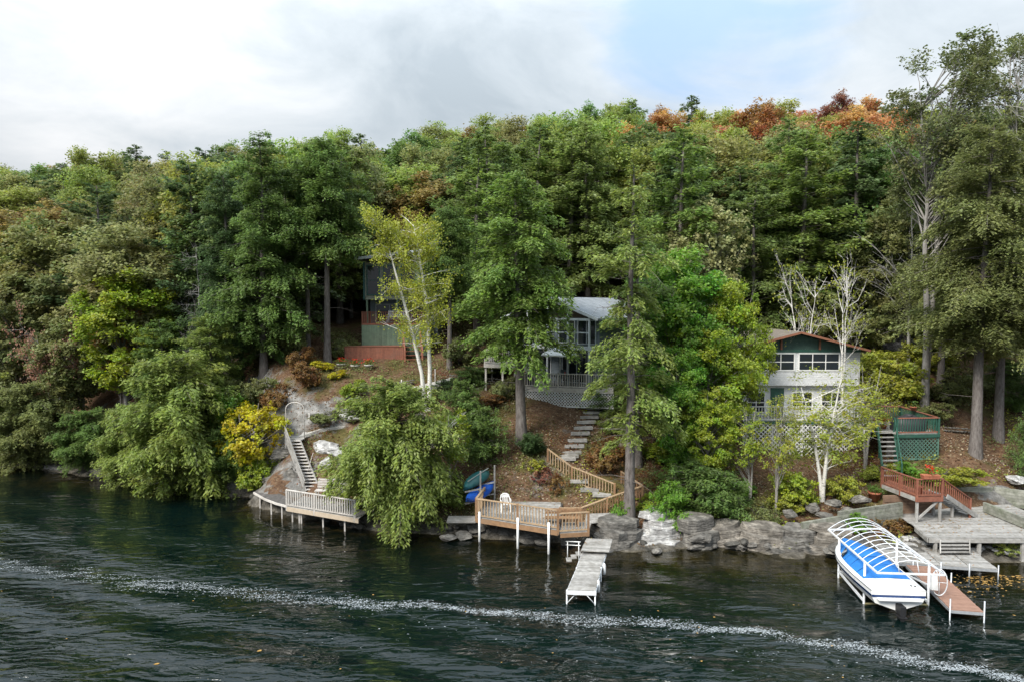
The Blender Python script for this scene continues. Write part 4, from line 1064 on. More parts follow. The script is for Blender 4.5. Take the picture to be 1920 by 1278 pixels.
def rock(px, py, z, r, label, mat=ROCK, group=None, k=0, rz=0.0, sq=(1, 1, 1), name='rock', tilt=0.0):
    p = atz(px, py, z)
    me = STONES[k % 8]
    o = piece(name, me, ROCK, None, p, (tilt, 0, rz)); o.scale = (r * sq[0], r * sq[1], r * sq[2])
    o.material_slots[0].link = 'OBJECT'; o.material_slots[0].material = mat
    return tag(o, label, 'rock', group)
# ------------------------------------------------------------------ centre: cedar waterside deck
zd = 1.28
dFL = atz(893, 968, zd); dFR = atz(1046, 992, zd); dBL = np.array([dFL[0] + 0.35, 38.6, zd]); dBR = np.array([dFR[0] + 0.5, 38.3, zd])
t = thing('cedar_deck', 'cedar waterside deck on white posts with balustrade, kayaks at its left end', 'deck', (*((dFL + dFR) / 2)[:2], 0.0))
boards(t, dFL, dFR, dBR, dBL, 22, GREYW, 0.04)
MB().bar(dFL + [0, -0.03, -0.17], dFR + [0, -0.03, -0.17], 0.05, 0.24).build('fascia', CEDAR, t)
MB().bar(dFL + [-0.03, 0, -0.16], dBL + [-0.03, 0, -0.16], 0.05, 0.22).build('fascia', CEDAR, t)
for k in range(5):
    a, b = lerp(dFL, dFR, k / 4), lerp(dBL, dBR, k / 4); MB().bar(a + [0.06, 0.1, -0.14], b + [0.06, 0, -0.14], 0.05, 0.18).build('joist', DARKW, t)
# lower wing at the right with its own level
w1 = dFR + [0.02, 0.0, -0.16]; w2 = atz(1103, 1000, zd - 0.30); w3 = w2 + [0.35, 1.5, 0]; w4 = w1 + [0.3, 1.6, 0]
w2[2] = w1[2]; w3[2] = w1[2]; w4[2] = w1[2]
boards(t, w1, w2, w3, w4, 10, GREYW, 0.04)
MB().bar(w1 + [0.1, -0.03, -0.14], w2 + [0, -0.03, -0.14], 0.05, 0.2).build('fascia', CEDAR, t)
railing(t, [dBL + [0, -0.9, 0], dFL, lerp(dFL, dFR, 0.52), dFR], 0.98, CEDAR_L, CEDAR_L, CEDAR, sp=0.17, post=0.12, bal=0.042)
railing(t, [dFR + [0.06, -0.02, -0.16], w2], 0.98, CEDAR_L, CEDAR_L, CEDAR, sp=0.16, post=0.11, bal=0.042, posts=[0, 1])
for px, top in ((898, 960), (971, 974), (1030, 984)):
    p = atz(px, 1024 if px > 900 else 1014, -0.05); p[1] = np.interp(px, [893, 1046], [dFL[1], dFR[1]]) - 0.10; p[0] = (px - 960) / F * p[1]; zb_ = hz(p[0], p[1])
    MB().tube([(p[0], p[1], min(zb_, -0.2) - 0.3), (p[0], p[1], zd + 0.32)], 0.062, 10).build('steel_post', WHITEP, t)
for k, (px, dy) in enumerate(((930, 1.6), (1010, 1.7))):
    p = atz(px, 990, 0.9); zb_ = hz(p[0], p[1] + dy); MB().tube([(p[0], p[1] + dy, zb_ - 0.2), (p[0], p[1] + dy, zd - 0.1)], 0.06, 8).build('pile', DARKW, t)
# side ledge to the left, behind the hemlock
MB().slab([dFL + [-1.6, 0.3, -0.35], dFL + [-0.05, 0.3, -0.35], dFL + [-0.05, 1.3, -0.35], dFL + [-1.6, 1.3, -0.35]], 0.08).build('side_ledge', GREYW, t)
# bench built into the wing
bn = thing('wooden_bench', 'cedar bench on the right wing of the waterside deck', 'bench', tuple(w4 + [0.0, -0.55, 0]))
bo = w4 + [-0.05, -0.55, 0]
for k in range(3): MB().bar(bo + [-0.85, -0.16 + k * 0.15, 0.45], bo + [0.95, -0.16 + k * 0.15, 0.45], 0.13, 0.04).build('seat_slat', CEDAR, bn)
for k in range(2): MB().bar(bo + [-0.85, 0.30, 0.62 + k * 0.16], bo + [0.95, 0.30, 0.62 + k * 0.16], 0.03, 0.12).build('back_slat', CEDAR, bn)
for sx in (-0.7, 0.8):
    MB().bar(bo + [sx, -0.12, 0], bo + [sx, -0.12, 0.43], 0.07, 0.07).bar(bo + [sx, 0.26, 0], bo + [sx, 0.30, 0.85], 0.07, 0.07).build('leg', CEDAR, bn)
# white plastic chair
def plastic_chair(loc, rz, label):
    c = thing('plastic_chair', label, 'chair', loc, None, rz)
    m = WHITEP
    # seat
    MB().hexa([(-0.23, -0.22, 0.40), (0.23, -0.22, 0.40), (0.20, 0.22, 0.38), (-0.20, 0.22, 0.38), (-0.23, -0.22, 0.43), (0.23, -0.22, 0.43), (0.20, 0.22, 0.41), (-0.20, 0.22, 0.41)]).build('seat', m, c, True)
    # rounded back hoop and slats
    arc = [(-0.23, 0.22, 0.40), (-0.25, 0.27, 0.62), (-0.21, 0.30, 0.80), (-0.10, 0.32, 0.87), (0, 0.325, 0.885), (0.10, 0.32, 0.87), (0.21, 0.30, 0.80), (0.25, 0.27, 0.62), (0.23, 0.22, 0.40)]
    hb = MB(); hb.tube(arc, 0.032, 8); hb.bar((-0.20, 0.305, 0.76), (0.20, 0.305, 0.76), 0.02, 0.16).build('back_hoop', m, c, True)
    for x in (-0.11, 0.0, 0.11): MB().bar((x, 0.23, 0.41), (x, 0.30, 0.72), 0.05, 0.015, up=(0, 1, 0.2)).build('back_slat', m, c, True)
    for s in (-1, 1):
        MB().tube([(s * 0.25, 0.26, 0.64), (s * 0.28, 0.0, 0.64), (s * 0.26, -0.20, 0.62), (s * 0.25, -0.23, 0.5)], 0.026, 8).build('armrest', m, c, True)
        MB().bar((s * 0.26, -0.26, 0), (s * 0.22, -0.20, 0.5), 0.05, 0.05).build('leg', m, c, True)
        MB().bar((s * 0.25, 0.30, 0), (s * 0.20, 0.22, 0.42), 0.05, 0.05).build('leg', m, c, True)
pc = atz(948, 957, zd); plastic_chair((pc[0], pc[1], zd + 0.002), math.radians(8), 'white plastic armchair on the cedar deck')

# ------------------------------------------------------------------ grey pier with handrail
t = thing('pier', 'grey plank pier on metal legs running out from the cedar deck', 'pier', tuple(atz(1100, 1070, 0.0)))
pz = 0.62
e1, e2 = atz(1063, 1106, pz - 0.04), atz(1116, 1108, pz - 0.04); m1, m2 = atz(1081, 1064, pz), atz(1127, 1064, pz); f1, f2 = atz(1092, 1034, pz + 0.06), atz(1136, 1036, pz + 0.06)
for (A, B, Cc, D, sd) in ((e1, e2, m2, m1, 5), (m1 + [0, 0.03, 0], m2 + [0, 0.03, 0], f2, f1, 6)):
    boards(t, A, B, Cc, D, 17, GREYW, 0.035, 0.010, seed=sd)
    for p, q in ((A, D), (B, Cc)):
        MB().bar(p + [0, 0, -0.10], q + [0, 0, -0.10], 0.06, 0.12).build('side_rail', ALU, t)
MB().bar(e1 + [0, -0.04, -0.07], e2 + [0, -0.04, -0.07], 0.05, 0.15, ext=0.04).build('end_beam', ALU, t)
for p in (e1, e2, m1, m2):
    MB().tube([p + [0, 0.02, 0.02], (p[0], p[1] + 0.02, hz(p[0], p[1]) - 0.1)], 0.032, 8).build('leg', ALU, t)
for p, s in ((e1, 1), (e2, -1)):
    MB().tube([p + [0, 0.0, -0.55], p + [0.38 * s, 0.0, -0.12]], 0.018, 6).build('brace', ALU, t)
# upper landing platform
u1, u2, u3, u4 = atz(1089, 1031, 0.86), atz(1142, 1033, 0.86), atz(1148, 1010, 0.86), atz(1100, 1008, 0.86)
boards(t, u1, u2, u3, u4, 7, GREYW, 0.04, 0.012, 'landing_board')
# white pool-style handrail on the left, with its short ladder
h1, h2 = atz(1061, 1050, 0.05), atz(1088, 1033, 0.75)
a1, a2 = h1 + [0, 0, 0.95], atz(1088, 1015, 1.45)
for o_ in (0.0, -0.17):
    MB().tube([a1 + [0, 0, o_], a2 + [0, 0, o_]], 0.022, 8).build('handrail', WHITEP, t)
for q in (0.12, 0.9):
    p = lerp(a1, a2, q); MB().tube([p, (p[0], p[1], p[2] - 0.95)], 0.022, 8).build('handrail_post', WHITEP, t)
for k in range(3):
    q = lerp(h1, h2, (k + 0.5) / 3); MB().slab([q + [-0.10, -0.30, 0], q + [0.16, -0.25, 0], q + [0.16, 0.25, 0], q + [-0.10, 0.2, 0]], 0.04).build('ladder_tread', GREYW, t)
for px, py, i in ((1133, 1066, 0), (1122, 1098, 1)):
    p = atz(px, py, 0.42)
    f_ = MB(); f_.lathe((p[0], p[1], p[2] - 0.28), [(0.01, 0), (0.06, 0.04), (0.075, 0.15), (0.075, 0.42), (0.05, 0.52), (0.015, 0.56)], 10)
    f_.solo('dock_fender', WHITEP, 'white fender hanging from the pier near its ' + ('landing' if i == 0 else 'outer end'), 'fender')

# ------------------------------------------------------------------ cedar stair rails and stone steps
def post_line(pts): return [np.array(p, float) for p in pts]
b1, b2, b3 = atz(1027, 872, 0), None, None
b1 = np.array(at(1027, 869, 40.6)); b2 = np.array(at(1072, 903, 39.7)); b3 = np.array(at(1152, 936, 38.3))
t = thing('stair_railing', 'upper cedar stair railing descending the littered slope', 'railing', tuple(b1))
railing(t, [b1, b2, b3], 0.92, CEDAR_L, CEDAR_L, CEDAR, sp=0.17, post=0.11, bal=0.042, drop=0.5)
c1, c2, c3, c4 = np.array(at(1050, 982, 36.6)), np.array(at(1088, 982, 36.6)), np.array(at(1138, 963, 37.0)), np.array(at(1204, 940, 37.8))
t = thing('stair_railing', 'lower cedar railing bending along the path above the pier', 'railing', tuple(c2))
railing(t, [c1, c2, c3, c4], 0.9, CEDAR_L, CEDAR, CEDAR, sp=0.17, post=0.11, bal=0.042, drop=0.5)
railing(t, [np.array(at(1165, 912, 39.2)), c4 + [0.02, 0.12, 0]], 0.9, CEDAR_L, CEDAR, CEDAR, sp=0.2, post=0.11, bal=0.042, drop=0.5, posts=[1, 0])
t = thing('path_planks', 'short plank walk joining the cedar deck to the lower path', 'walkway', tuple(atz(1115, 975, 1.0)))
boards(t, atz(1096, 980, 1.12), atz(1150, 975, 1.2), atz(1152, 960, 1.25), atz(1100, 962, 1.15), 6, GREYW, 0.05)
t = thing('stone_steps', 'grey stone steps climbing towards the blue-grey house', 'steps', tuple(at(1065, 852, 42.0)))
for k in range(11):
    q = k / 10.0; px = 1060 + 55 * q; py = 862 - 80 * q; Y = 41.2 + 4.6 * q
    p = at(px, py, Y); z = hz(p[0], Y) + 0.10
    w = 0.62
    MB().slab([(p[0] - w, Y - 0.28, z), (p[0] + w, Y - 0.24, z), (p[0] + w, Y + 0.24, z + 0.01), (p[0] - w + 0.05, Y + 0.22, z)], 0.16).build('step', GREYW, t)
for k, (px, py, Y) in enumerate(((1085, 908, 39.6), (1105, 920, 39.0), (1128, 930, 38.4))):
    p = at(px, py, Y); z = hz(p[0], Y) + 0.08
    MB().slab([(p[0] - 0.55, Y - 0.3, z), (p[0] + 0.5, Y - 0.35, z), (p[0] + 0.55, Y + 0.2, z), (p[0] - 0.5, Y + 0.25, z)], 0.14).build('step', GREYW, t)

# ------------------------------------------------------------------ kayaks on their rack
def kayak(name, bow, stern, W, Hh, mat, label, flip, roll, inner=None):
    bow = np.array(bow); stern = np.array(stern); L = np.linalg.norm(bow - stern); mid = (bow + stern) / 2
    d = (bow - stern) / L
    o = thing(name, label, 'kayak', tuple(mid))
    M = Matrix.Translation(Vector(mid)) @ Vector(d).to_track_quat('Y', 'Z').to_matrix().to_4x4() @ Matrix.Rotation(roll, 4, 'Y')
    o.matrix_world = M
    mb = MB(); n = 17; k = 14; vs = []
    for i in range(n):
        s = -1 + 2 * i / (n - 1); w = W / 2 * (1 - abs(s) ** 2.4) ** 0.8 + 0.012; hh = Hh * (0.62 + 0.38 * (1 - s * s)) ; lift = 0.16 * abs(s) ** 3
        for j in range(k):
            a = 2 * math.pi * j / k; x = math.cos(a) * w; z = math.sin(a) * hh * (0.42 if math.sin(a) > 0 else 0.58)
            if flip: z = -z
            vs.append((x, s * L / 2, z + (lift if not flip else -lift)))
    fs = [(i * k + j, i * k + (j + 1) % k, (i + 1) * k + (j + 1) % k, (i + 1) * k + j) for i in range(n - 1) for j in range(k)]
    fs += [tuple(range(k)), tuple((n - 1) * k + j for j in range(k - 1, -1, -1))]
    mb.add(vs, fs, True); mb.build('hull', mat, o, True)
    if not flip:
        ck = MB(); pts = [(0.21 * math.cos(a), 0.45 * math.sin(a), Hh * 0.42 + 0.01) for a in np.linspace(0, 2 * math.pi, 19)]
        ck.tube(pts, 0.025, 6, caps=False); ck.build('cockpit_rim', mat, o, True)
        st = MB(); st.lathe((0, 0, Hh * 0.36), [(0.19, 0), (0.19, 0.03)], 16); st.build('seat', inner or BLACK, o, True)
    else:
        MB().bar((0, -L * 0.42, Hh * 0.585), (0, L * 0.42, Hh * 0.585), 0.05, 0.03).build('keel_strip', inner or mat, o, True)
    return o
BLUEK = surf('blue_plastic', (0.012, 0.085, 0.42), (0.010, 0.065, 0.32), 3, 0.4, 0.05, rnd=0.02); TEALK = surf('teal_plastic', (0.022, 0.12, 0.125), (0.016, 0.085, 0.09), 3, 0.45, 0.05, stain=(0.12, 0.18, 0.18), rnd=0.02)
GREYP = surf('grey_plastic', (0.32, 0.34, 0.33), None, 3, 0.5, 0.05)
kayak('kayak', atz(924, 907, 2.15), atz(873, 940, 1.85), 0.78, 0.42, BLUEK, 'blue kayak on the lower arms of the rack', False, math.radians(28))
kayak('kayak', atz(917, 882, 2.80), atz(871, 912, 2.50), 0.80, 0.46, TEALK, 'teal upturned kayak above the blue one', True, math.radians(20), GREYP)
kr = atz(898, 915, 1.6)
t = thing('kayak_rack', 'grey wooden rack holding the two kayaks', 'rack', (kr[0], kr[1], hz(kr[0], kr[1])))
for q in (0.25, 0.78):
    p = lerp(atz(873, 940, 1.85), atz(924, 907, 2.15), q); p = p + [0.42, 0.15, 0]; zb_ = hz(p[0], p[1])
    MB().bar((p[0], p[1], zb_ - 0.2), (p[0], p[1], 3.35), 0.09, 0.09).build('post', GREYW, t)
    for za in (1.68, 2.34): MB().bar((p[0], p[1], za + 0.05 * q), (p[0] - 0.85, p[1] - 0.2, za + 0.05 * q - 0.12), 0.06, 0.07).build('arm', GREYW, t)

# ------------------------------------------------------------------ left: pale deck, boardwalk, stairs, bench
lz = 0.95
q1, q2 = atz(538, 948, lz), atz(640, 965, lz); q3 = q2 + [0.6, 2.1, 0]; q4 = q1 + [0.3, 2.1, 0]
q2b = lerp(q1, q2, 1.3); q3b = q2b + [0.4, 1.9, 0]
t = thing('pale_deck', 'pale grey waterside deck with balustrade below the steep grey stairs', 'deck', (q1[0] + 1.5, q1[1], 0))
boards(t, q1, q2b, q3b, q4, 15, GREYW)
MB().bar(q1 + [0, -0.03, -0.15], q2b + [0, -0.03, -0.15], 0.05, 0.24).build('fascia', surf('new_pale_wood', (0.52, 0.43, 0.33), (0.44, 0.36, 0.27), 5), t)
railing(t, [q1, lerp(q1, q2b, 0.40), lerp(q1, q2b, 0.95)], 0.95, PALEW, PALEW, PALEW, sp=0.165, post=0.11, bal=0.055)
for q in (0.06, 0.16, 0.19, 0.5, 0.8):
    p = lerp(q1, q2b, q) + [0, 0.25, 0]; MB().bar((p[0], p[1], hz(p[0], p[1]) - 0.2), (p[0], p[1], lz - 0.05), 0.08, 0.08).build('post', PALEW, t)
# dark boardwalk curving along the rocks
t = thing('boardwalk', 'dark narrow boardwalk with a white edge left of the pale deck', 'walkway', tuple(atz(500, 940, 0.0)))
bw = [atz(476, 921, 0.86), atz(497, 933, 0.88), atz(518, 941, 0.9), atz(537, 946, 0.92)]
bk = [atz(495, 910, 0.86), atz(516, 920, 0.88), atz(530, 927, 0.9), atz(545, 934, 0.92)]
for i in range(3):
    boards(t, bw[i], bk[i], bk[i + 1], bw[i + 1], 5, DARKW, 0.05, seed=i)
    MB().bar(bw[i] + [0, -0.04, -0.06], bw[i + 1] + [0, -0.04, -0.06], 0.05, 0.13).build('edge_board', PALEW, t)
    for q in (0.5,):
        p = lerp(bw[i + 0], bw[i + 1], q) + [0, 0.1, 0]; MB().bar((p[0], p[1], hz(p[0], p[1]) - 0.25), (p[0], p[1], 0.8), 0.07, 0.07).build('post', PALEW, t)
# steep stairs
sb, stp = atz(587, 921, 1.0), np.array(at(549, 824, 43.6))
t = thing('wooden_stairs', 'steep weathered wooden stairs climbing the rock from the pale deck', 'stairs', tuple(sb))
sd = np.array([1.0, 0.02, 0])
steps(t, sb, stp, 0.82, 16, PALEW, GREYW, depth=0.24, side=sd)
for k, oz in enumerate((0.55, 0.85)):
    MB().bar(sb + [-0.5, -0.05, oz - 0.2 * k], stp + [-0.5, 0, oz], 0.05, 0.15).build('side_rail', GREYW, t)
for q in (0.05, 0.5, 0.96):
    p = lerp(sb, stp, q) + [-0.5, 0, 0]; MB().bar(p + [0, 0, -0.4], p + [0, 0, 0.9], 0.08, 0.08).build('post', GREYW, t)
pq = lerp(sb, stp, 0.35) + [0.15, -0.1, 0.15]; MB().tube([pq, pq + [0.22, 0.5, 1.05]], 0.02, 6).build('hand_pole', PALEW, t)
l1 = stp + [-0.52, 0.0, 0.02]; boards(t, l1, l1 + [1.12, 0.02, 0], l1 + [1.15, 1.1, 0.05], l1 + [0.05, 1.1, 0.05], 7, GREYW, 0.05, name='landing_board')
# metal arch over the stair head
al, ar = stp + [-0.55, 0.35, 0.0], stp + [0.62, 0.45, -0.1]
zt = np.array(at(545, 766, 43.9))[2]
arc = [al] + [np.array([lerp(al, ar, (1 - math.cos(a)) / 2)[0], lerp(al, ar, 0.5)[1], zt + 0.42 * math.sin(a)]) for a in np.linspace(0, math.pi, 11)] + [ar]
MB().tube(arc, 0.028, 8).solo('arch_hoop', PALEW, 'thin cream metal arch standing over the head of the stairs', 'arch')
# concrete path with rope posts
t = thing('concrete_path', 'pale concrete ledge path leading right from the stair head', 'path', tuple(at(600, 806, 44.6)))
cp = [at(560, 818, 44.2), at(604, 803, 45.0), at(655, 797, 45.6)]; cq = [at(572, 806, 45.2), at(606, 797, 46.0), at(657, 791, 46.5)]
for i in range(2):
    MB().slab([cp[i], cp[i + 1], cq[i + 1], cq[i]], 0.22).build('slab', CONC, t)
for k, (px, py, Y, h, nm) in enumerate(((537, 815, 44.6, 1.0, 'left of the stair head'), (580, 800, 45.6, 0.95, 'in the middle of the ledge path'), (632, 797, 46.0, 0.98, 'at the right end of the ledge path'),
                                        (753, 734, 46.6, 0.85, 'left of the upper concrete path'), (816, 716, 47.6, 0.95, 'right of the twin birch'))):
    p = at(px, py, Y); z0 = hz(p[0], Y)
    MB().tube([(p[0], Y, min(z0, p[2]) - 0.3), (p[0], Y, p[2] + h)], 0.035, 8).solo('rope_post', PALEW, 'thin white post ' + nm, 'post', 'thin white posts')
t = thing('concrete_path', 'upper concrete path at the foot of the twin birch', 'path', tuple(at(790, 728, 46.6)))
cp = [at(758, 742, 45.6), at(800, 728, 46.6), at(845, 716, 47.6)]; cq = [at(765, 730, 46.9), at(806, 720, 47.6), at(848, 710, 48.4)]
for i in range(2): MB().slab([cp[i] + [0, 0, 0.12], cp[i + 1] + [0, 0, 0.12], cq[i + 1] + [0, 0, 0.12], cq[i] + [0, 0, 0.12]], 0.3).build('slab', CONC, t)
# slatted bench on the pale deck and a ladder behind
bp = atz(606, 938, lz) + [0, 0.5, 0]
t = thing('wooden_bench', 'weathered slatted bench on the pale deck', 'bench', tuple(bp))
for k in range(4): MB().bar(bp + [-0.65, k * 0.13, 0.45], bp + [0.9, k * 0.13, 0.45], 0.11, 0.035).build('seat_slat', PALEW, t)
for k in range(4): MB().bar(bp + [-0.62, 0.52 + k * 0.06, 0.58 + k * 0.13], bp + [0.88, 0.52 + k * 0.06, 0.58 + k * 0.13], 0.03, 0.11).build('back_slat', PALEW, t)
for sx in (-0.55, 0.8):
    MB().bar(bp + [sx, 0.0, 0], bp + [sx, 0.0, 0.43], 0.07, 0.07).bar(bp + [sx, 0.45, 0], bp + [sx, 0.74, 1.05], 0.07, 0.07).build('leg', GREYW, t)
la, lb = np.array(at(610, 902, 41.8)), np.array(at(618, 876, 42.8))
t = thing('ladder', 'pale wooden ladder lying against the rock behind the bench', 'ladder', tuple(la))
for s in (-0.2, 0.2): MB().bar(la + [s, 0, 0], lb + [s, 0, 0], 0.05, 0.06).build('rail', PALEW, t)
for k in range(6): MB().bar(lerp(la, lb, (k + 0.5) / 6) + [-0.2, 0, 0], lerp(la, lb, (k + 0.5) / 6) + [0.2, 0, 0], 0.04, 0.04).build('rung', PALEW, t)
# ------------------------------------------------------------------ blue-grey house in the centre (gable front turned to the lake)
def siding(name, c, scale=7.0, vertical=False):
    m, t, out = new_mat(name)
    p = N(t, 'ShaderNodeBsdfPrincipled', inp={'Roughness': 0.75, 'Specular IOR Level': 0.3})
    tcn = N(t, 'ShaderNodeTexCoord'); sx = N(t, 'ShaderNodeSeparateXYZ'); t.links.new(tcn.outputs['Object'], sx.inputs[0])
    saw = math_node(t, 'FRACT', math_node(t, 'MULTIPLY', sx.outputs[0 if vertical else 2], scale))
    nz = N(t, 'ShaderNodeTexNoise', inp={'Scale': 3.0, 'Detail': 6.0}); t.links.new(tcn.outputs['Object'], nz.inputs['Vector'])
    col = mixc(t, ramp(t, nz.outputs[0], [(0.35, 0.0), (0.7, 1.0)]), c, tuple(x * 0.72 for x in c))
    t.links.new(col, p.inputs['Base Color'])
    b = N(t, 'ShaderNodeBump', inp={'Strength': 1.0, 'Distance': 0.03}); t.links.new(ramp(t, saw, [(0.0, 0.0), (0.12, 1.0), (1.0, 0.5)]), b.inputs['Height']); t.links.new(b.outputs[0], p.inputs['Normal'])
    t.links.new(p.outputs[0], out.inputs[0]); return m
def roofing(name, c, sx_=(3.2, 3.2, 3.2)):
    m, t, out = new_mat(name)
    p = N(t, 'ShaderNodeBsdfPrincipled', inp={'Roughness': 0.85, 'Specular IOR Level': 0.3})
    tcn = N(t, 'ShaderNodeTexCoord')
    br = N(t, 'ShaderNodeTexBrick', inp={'Scale': 3.2, 'Mortar Size': 0.012, 'Color1': (*c, 1), 'Color2': (*[x * 0.78 for x in c], 1), 'Mortar': (*[x * 0.45 for x in c], 1), 'Brick Width': 0.9, 'Row Height': 0.45})
    t.links.new(tcn.outputs['Object'], br.inputs['Vector'])
    nz = N(t, 'ShaderNodeTexNoise', inp={'Scale': 1.6, 'Detail': 7.0, 'Roughness': 0.65}); t.links.new(tcn.outputs['Object'], nz.inputs['Vector'])
    t.links.new(mixc(t, ramp(t, nz.outputs[0], [(0.45, 0.0), (0.7, 0.7)]), br.outputs[0], tuple(x * 0.5 for x in c)), p.inputs['Base Color'])
    b = N(t, 'ShaderNodeBump', inp={'Strength': 0.5, 'Distance': 0.02}); t.links.new(br.outputs[1], b.inputs['Height']); b.invert = True; t.links.new(b.outputs[0], p.inputs['Normal'])
    t.links.new(p.outputs[0], out.inputs[0]); return m
TRIM = surf('pale_blue_trim', (0.56, 0.60, 0.63), (0.48, 0.52, 0.55), 5, 0.6, 0.1, rnd=0.04)
ROOF_B = roofing('blue_grey_shingles', (0.30, 0.325, 0.355)); SID_B = siding('blue_grey_siding', (0.17, 0.205, 0.235))
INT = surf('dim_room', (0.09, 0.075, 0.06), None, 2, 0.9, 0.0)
RZ = math.radians(-35)
hw = at(1031, 560, 48.0)
hb = thing('blue_grey_house', 'blue-grey lake house with glazed gable and two decks', 'house', (hw[0], hw[1], 6.45), None, RZ)
zF, zU, zA, zE = 0.45, 3.15, 6.5, 5.2          # lower deck, upper floor, gable apex, eaves (local)
hwid, dep = 3.55, 9.5
# walls: back volume with glazed front set back under the roof
MB().box(-hwid + 0.1, hwid - 0.1, 0.9, dep, -1.2, zE - 0.12).build('wall', SID_B, hb, True)
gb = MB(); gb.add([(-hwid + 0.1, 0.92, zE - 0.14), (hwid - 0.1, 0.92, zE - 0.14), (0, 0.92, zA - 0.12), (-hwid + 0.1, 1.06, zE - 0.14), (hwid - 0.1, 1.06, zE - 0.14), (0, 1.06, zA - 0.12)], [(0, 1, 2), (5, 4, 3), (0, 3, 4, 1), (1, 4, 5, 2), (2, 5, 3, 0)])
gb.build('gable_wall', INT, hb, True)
# roof: two planes with overhang
for s in (-1, 1):
    o = MB(); ov = 0.45; sl = (zA - zE) / hwid
    xe = s * (hwid + ov); zeo = zE - sl * ov
    o.hexa([(0, -0.35, zA - 0.1), (xe, -0.35, zeo - 0.1), (xe, dep + 0.4, zeo - 0.1), (0, dep + 0.4, zA - 0.1), (0, -0.35, zA + 0.04), (xe, -0.35, zeo + 0.04), (xe, dep + 0.4, zeo + 0.04), (0, dep + 0.4, zA + 0.04)])
    r = o.build('roof', ROOF_B, hb, True)
    MB().bar((0.02 * s, -0.40, zA - 0.03), (xe, -0.40, zeo - 0.03), 0.05, 0.2).build('rake_board', TRIM, r, True)
# gable glazing: posts, transom, panes behind
def window(parent, x0, x1, z0, z1, y, name='window', mull=0, frame=0.06, mat=TRIM, rows=1):
    w = MB().box(x0, x1, y - 0.05, y + 0.02, z0, z0 + frame).box(x0, x1, y - 0.05, y + 0.02, z1 - frame, z1).box(x0, x0 + frame, y - 0.05, y + 0.02, z0 + frame, z1 - frame).box(x1 - frame, x1, y - 0.05, y + 0.02, z0 + frame, z1 - frame).build(name, mat, parent, True)
    n = mull + 1
    for k in range(n):
        a = x0 + frame + (x1 - x0 - 2 * frame) * k / n; b = x0 + frame + (x1 - x0 - 2 * frame) * (k + 1) / n
        for r_ in range(rows):
            c = z0 + frame + (z1 - z0 - 2 * frame) * r_ / rows; d = z0 + frame + (z1 - z0 - 2 * frame) * (r_ + 1) / rows
            MB().box(a + 0.012, b - 0.012, y - 0.02, y - 0.008, c + 0.012, d - 0.012).build('pane', GLASS, w, True)
            if k: MB().box(a - 0.025, a + 0.025, y - 0.045, y - 0.022, c, d).build('mullion', mat, w, True)
        
    if rows > 1:
        for r_ in range(1, rows):
            c = z0 + frame + (z1 - z0 - 2 * frame) * r_ / rows; MB().box(x0 + frame, x1 - frame, y - 0.043, y - 0.023, c - 0.025, c + 0.025).build('mullion', mat, w, True)
    return w
window(hb, -3.2, -0.2, zU + 0.15, zE - 0.25, 0.88, mull=2)
window(hb, 0.2, 1.55, zU + 0.15, zE - 0.25, 0.88, mull=0)
window(hb, 1.75, 3.2, zU + 0.1, zE - 0.25, 0.88, 'sliding_door', mull=1)
window(hb, -3.1, -0.4, zF + 0.1, zU - 0.5, 0.88, 'sliding_door', mull=1)
window(hb, 0.5, 2.9, zF + 0.1, zU - 0.5, 0.88, 'sliding_door', mull=1)
for x in (-3.3, -1.65, 0.0, 1.65, 3.3):
    ztop = zA - abs(x) * (zA - zE) / hwid - 0.12
    MB().box(x - 0.06, x + 0.06, -0.35, -0.23, zF, ztop).build('porch_post', TRIM, hb, True)
MB().box(-3.3, 3.3, -0.33, -0.25, zE - 0.28, zE - 0.12).build('porch_beam', TRIM, hb, True)
MB().box(-3.3, 3.3, -0.32, -0.26, zU + 0.92, zU + 1.0).build('porch_rail', TRIM, hb, True)
MB().box(-3.5, 3.9, -0.40, 0.90, zU - 0.22, zU).build('balcony_floor', TRIM, hb, True)
LAMP = bpy.data.materials.new('lamp_glow'); LAMP.use_nodes = True
LAMP.node_tree.nodes['Principled BSDF'].inputs['Emission Color'].default_value = (1, 0.72, 0.4, 1); LAMP.node_tree.nodes['Principled BSDF'].inputs['Emission Strength'].default_value = 2.0
for x in (0.55, 1.25):
    MB().lathe((x, 0.3, zA - 0.62 - abs(x) * 0.34), [(0.04, 0), (0.07, 0.03), (0.05, 0.1)], 10).build('ceiling_lamp', LAMP, hb, True)
# lower deck
yD = -2.2
RD = math.radians(-14)
hd = thing('patio_deck', 'pale patio deck with lattice skirt and side stairs before the blue-grey house', 'deck', (hw[0], hw[1], 6.45), None, RD)
boards(hd, (-1.5, yD, zF), (4.7, yD, zF), (4.7, 2.6, zF), (-1.5, 0.6, zF), 22, GREYW, 0.04, local=True)
MB().box(-1.5, 4.7, yD - 0.06, yD - 0.01, zF - 0.28, zF + 0.01).build('fascia', PALEW, hd, True)
railing(hd, [(-1.45, yD, zF), (1.0, yD, zF), (2.9, yD, zF), (4.65, yD, zF), (4.65, 1.6, zF)], 0.95, PALEW, PALEW, PALEW, sp=0.155, bal=0.045, local=True)
lattice(hd, (-1.5, yD + 0.02, zF - 1.25), (4.7, yD + 0.02, zF - 1.25), 0.98, 0.98, WHITEP, 0.14, 0.046, local=True)
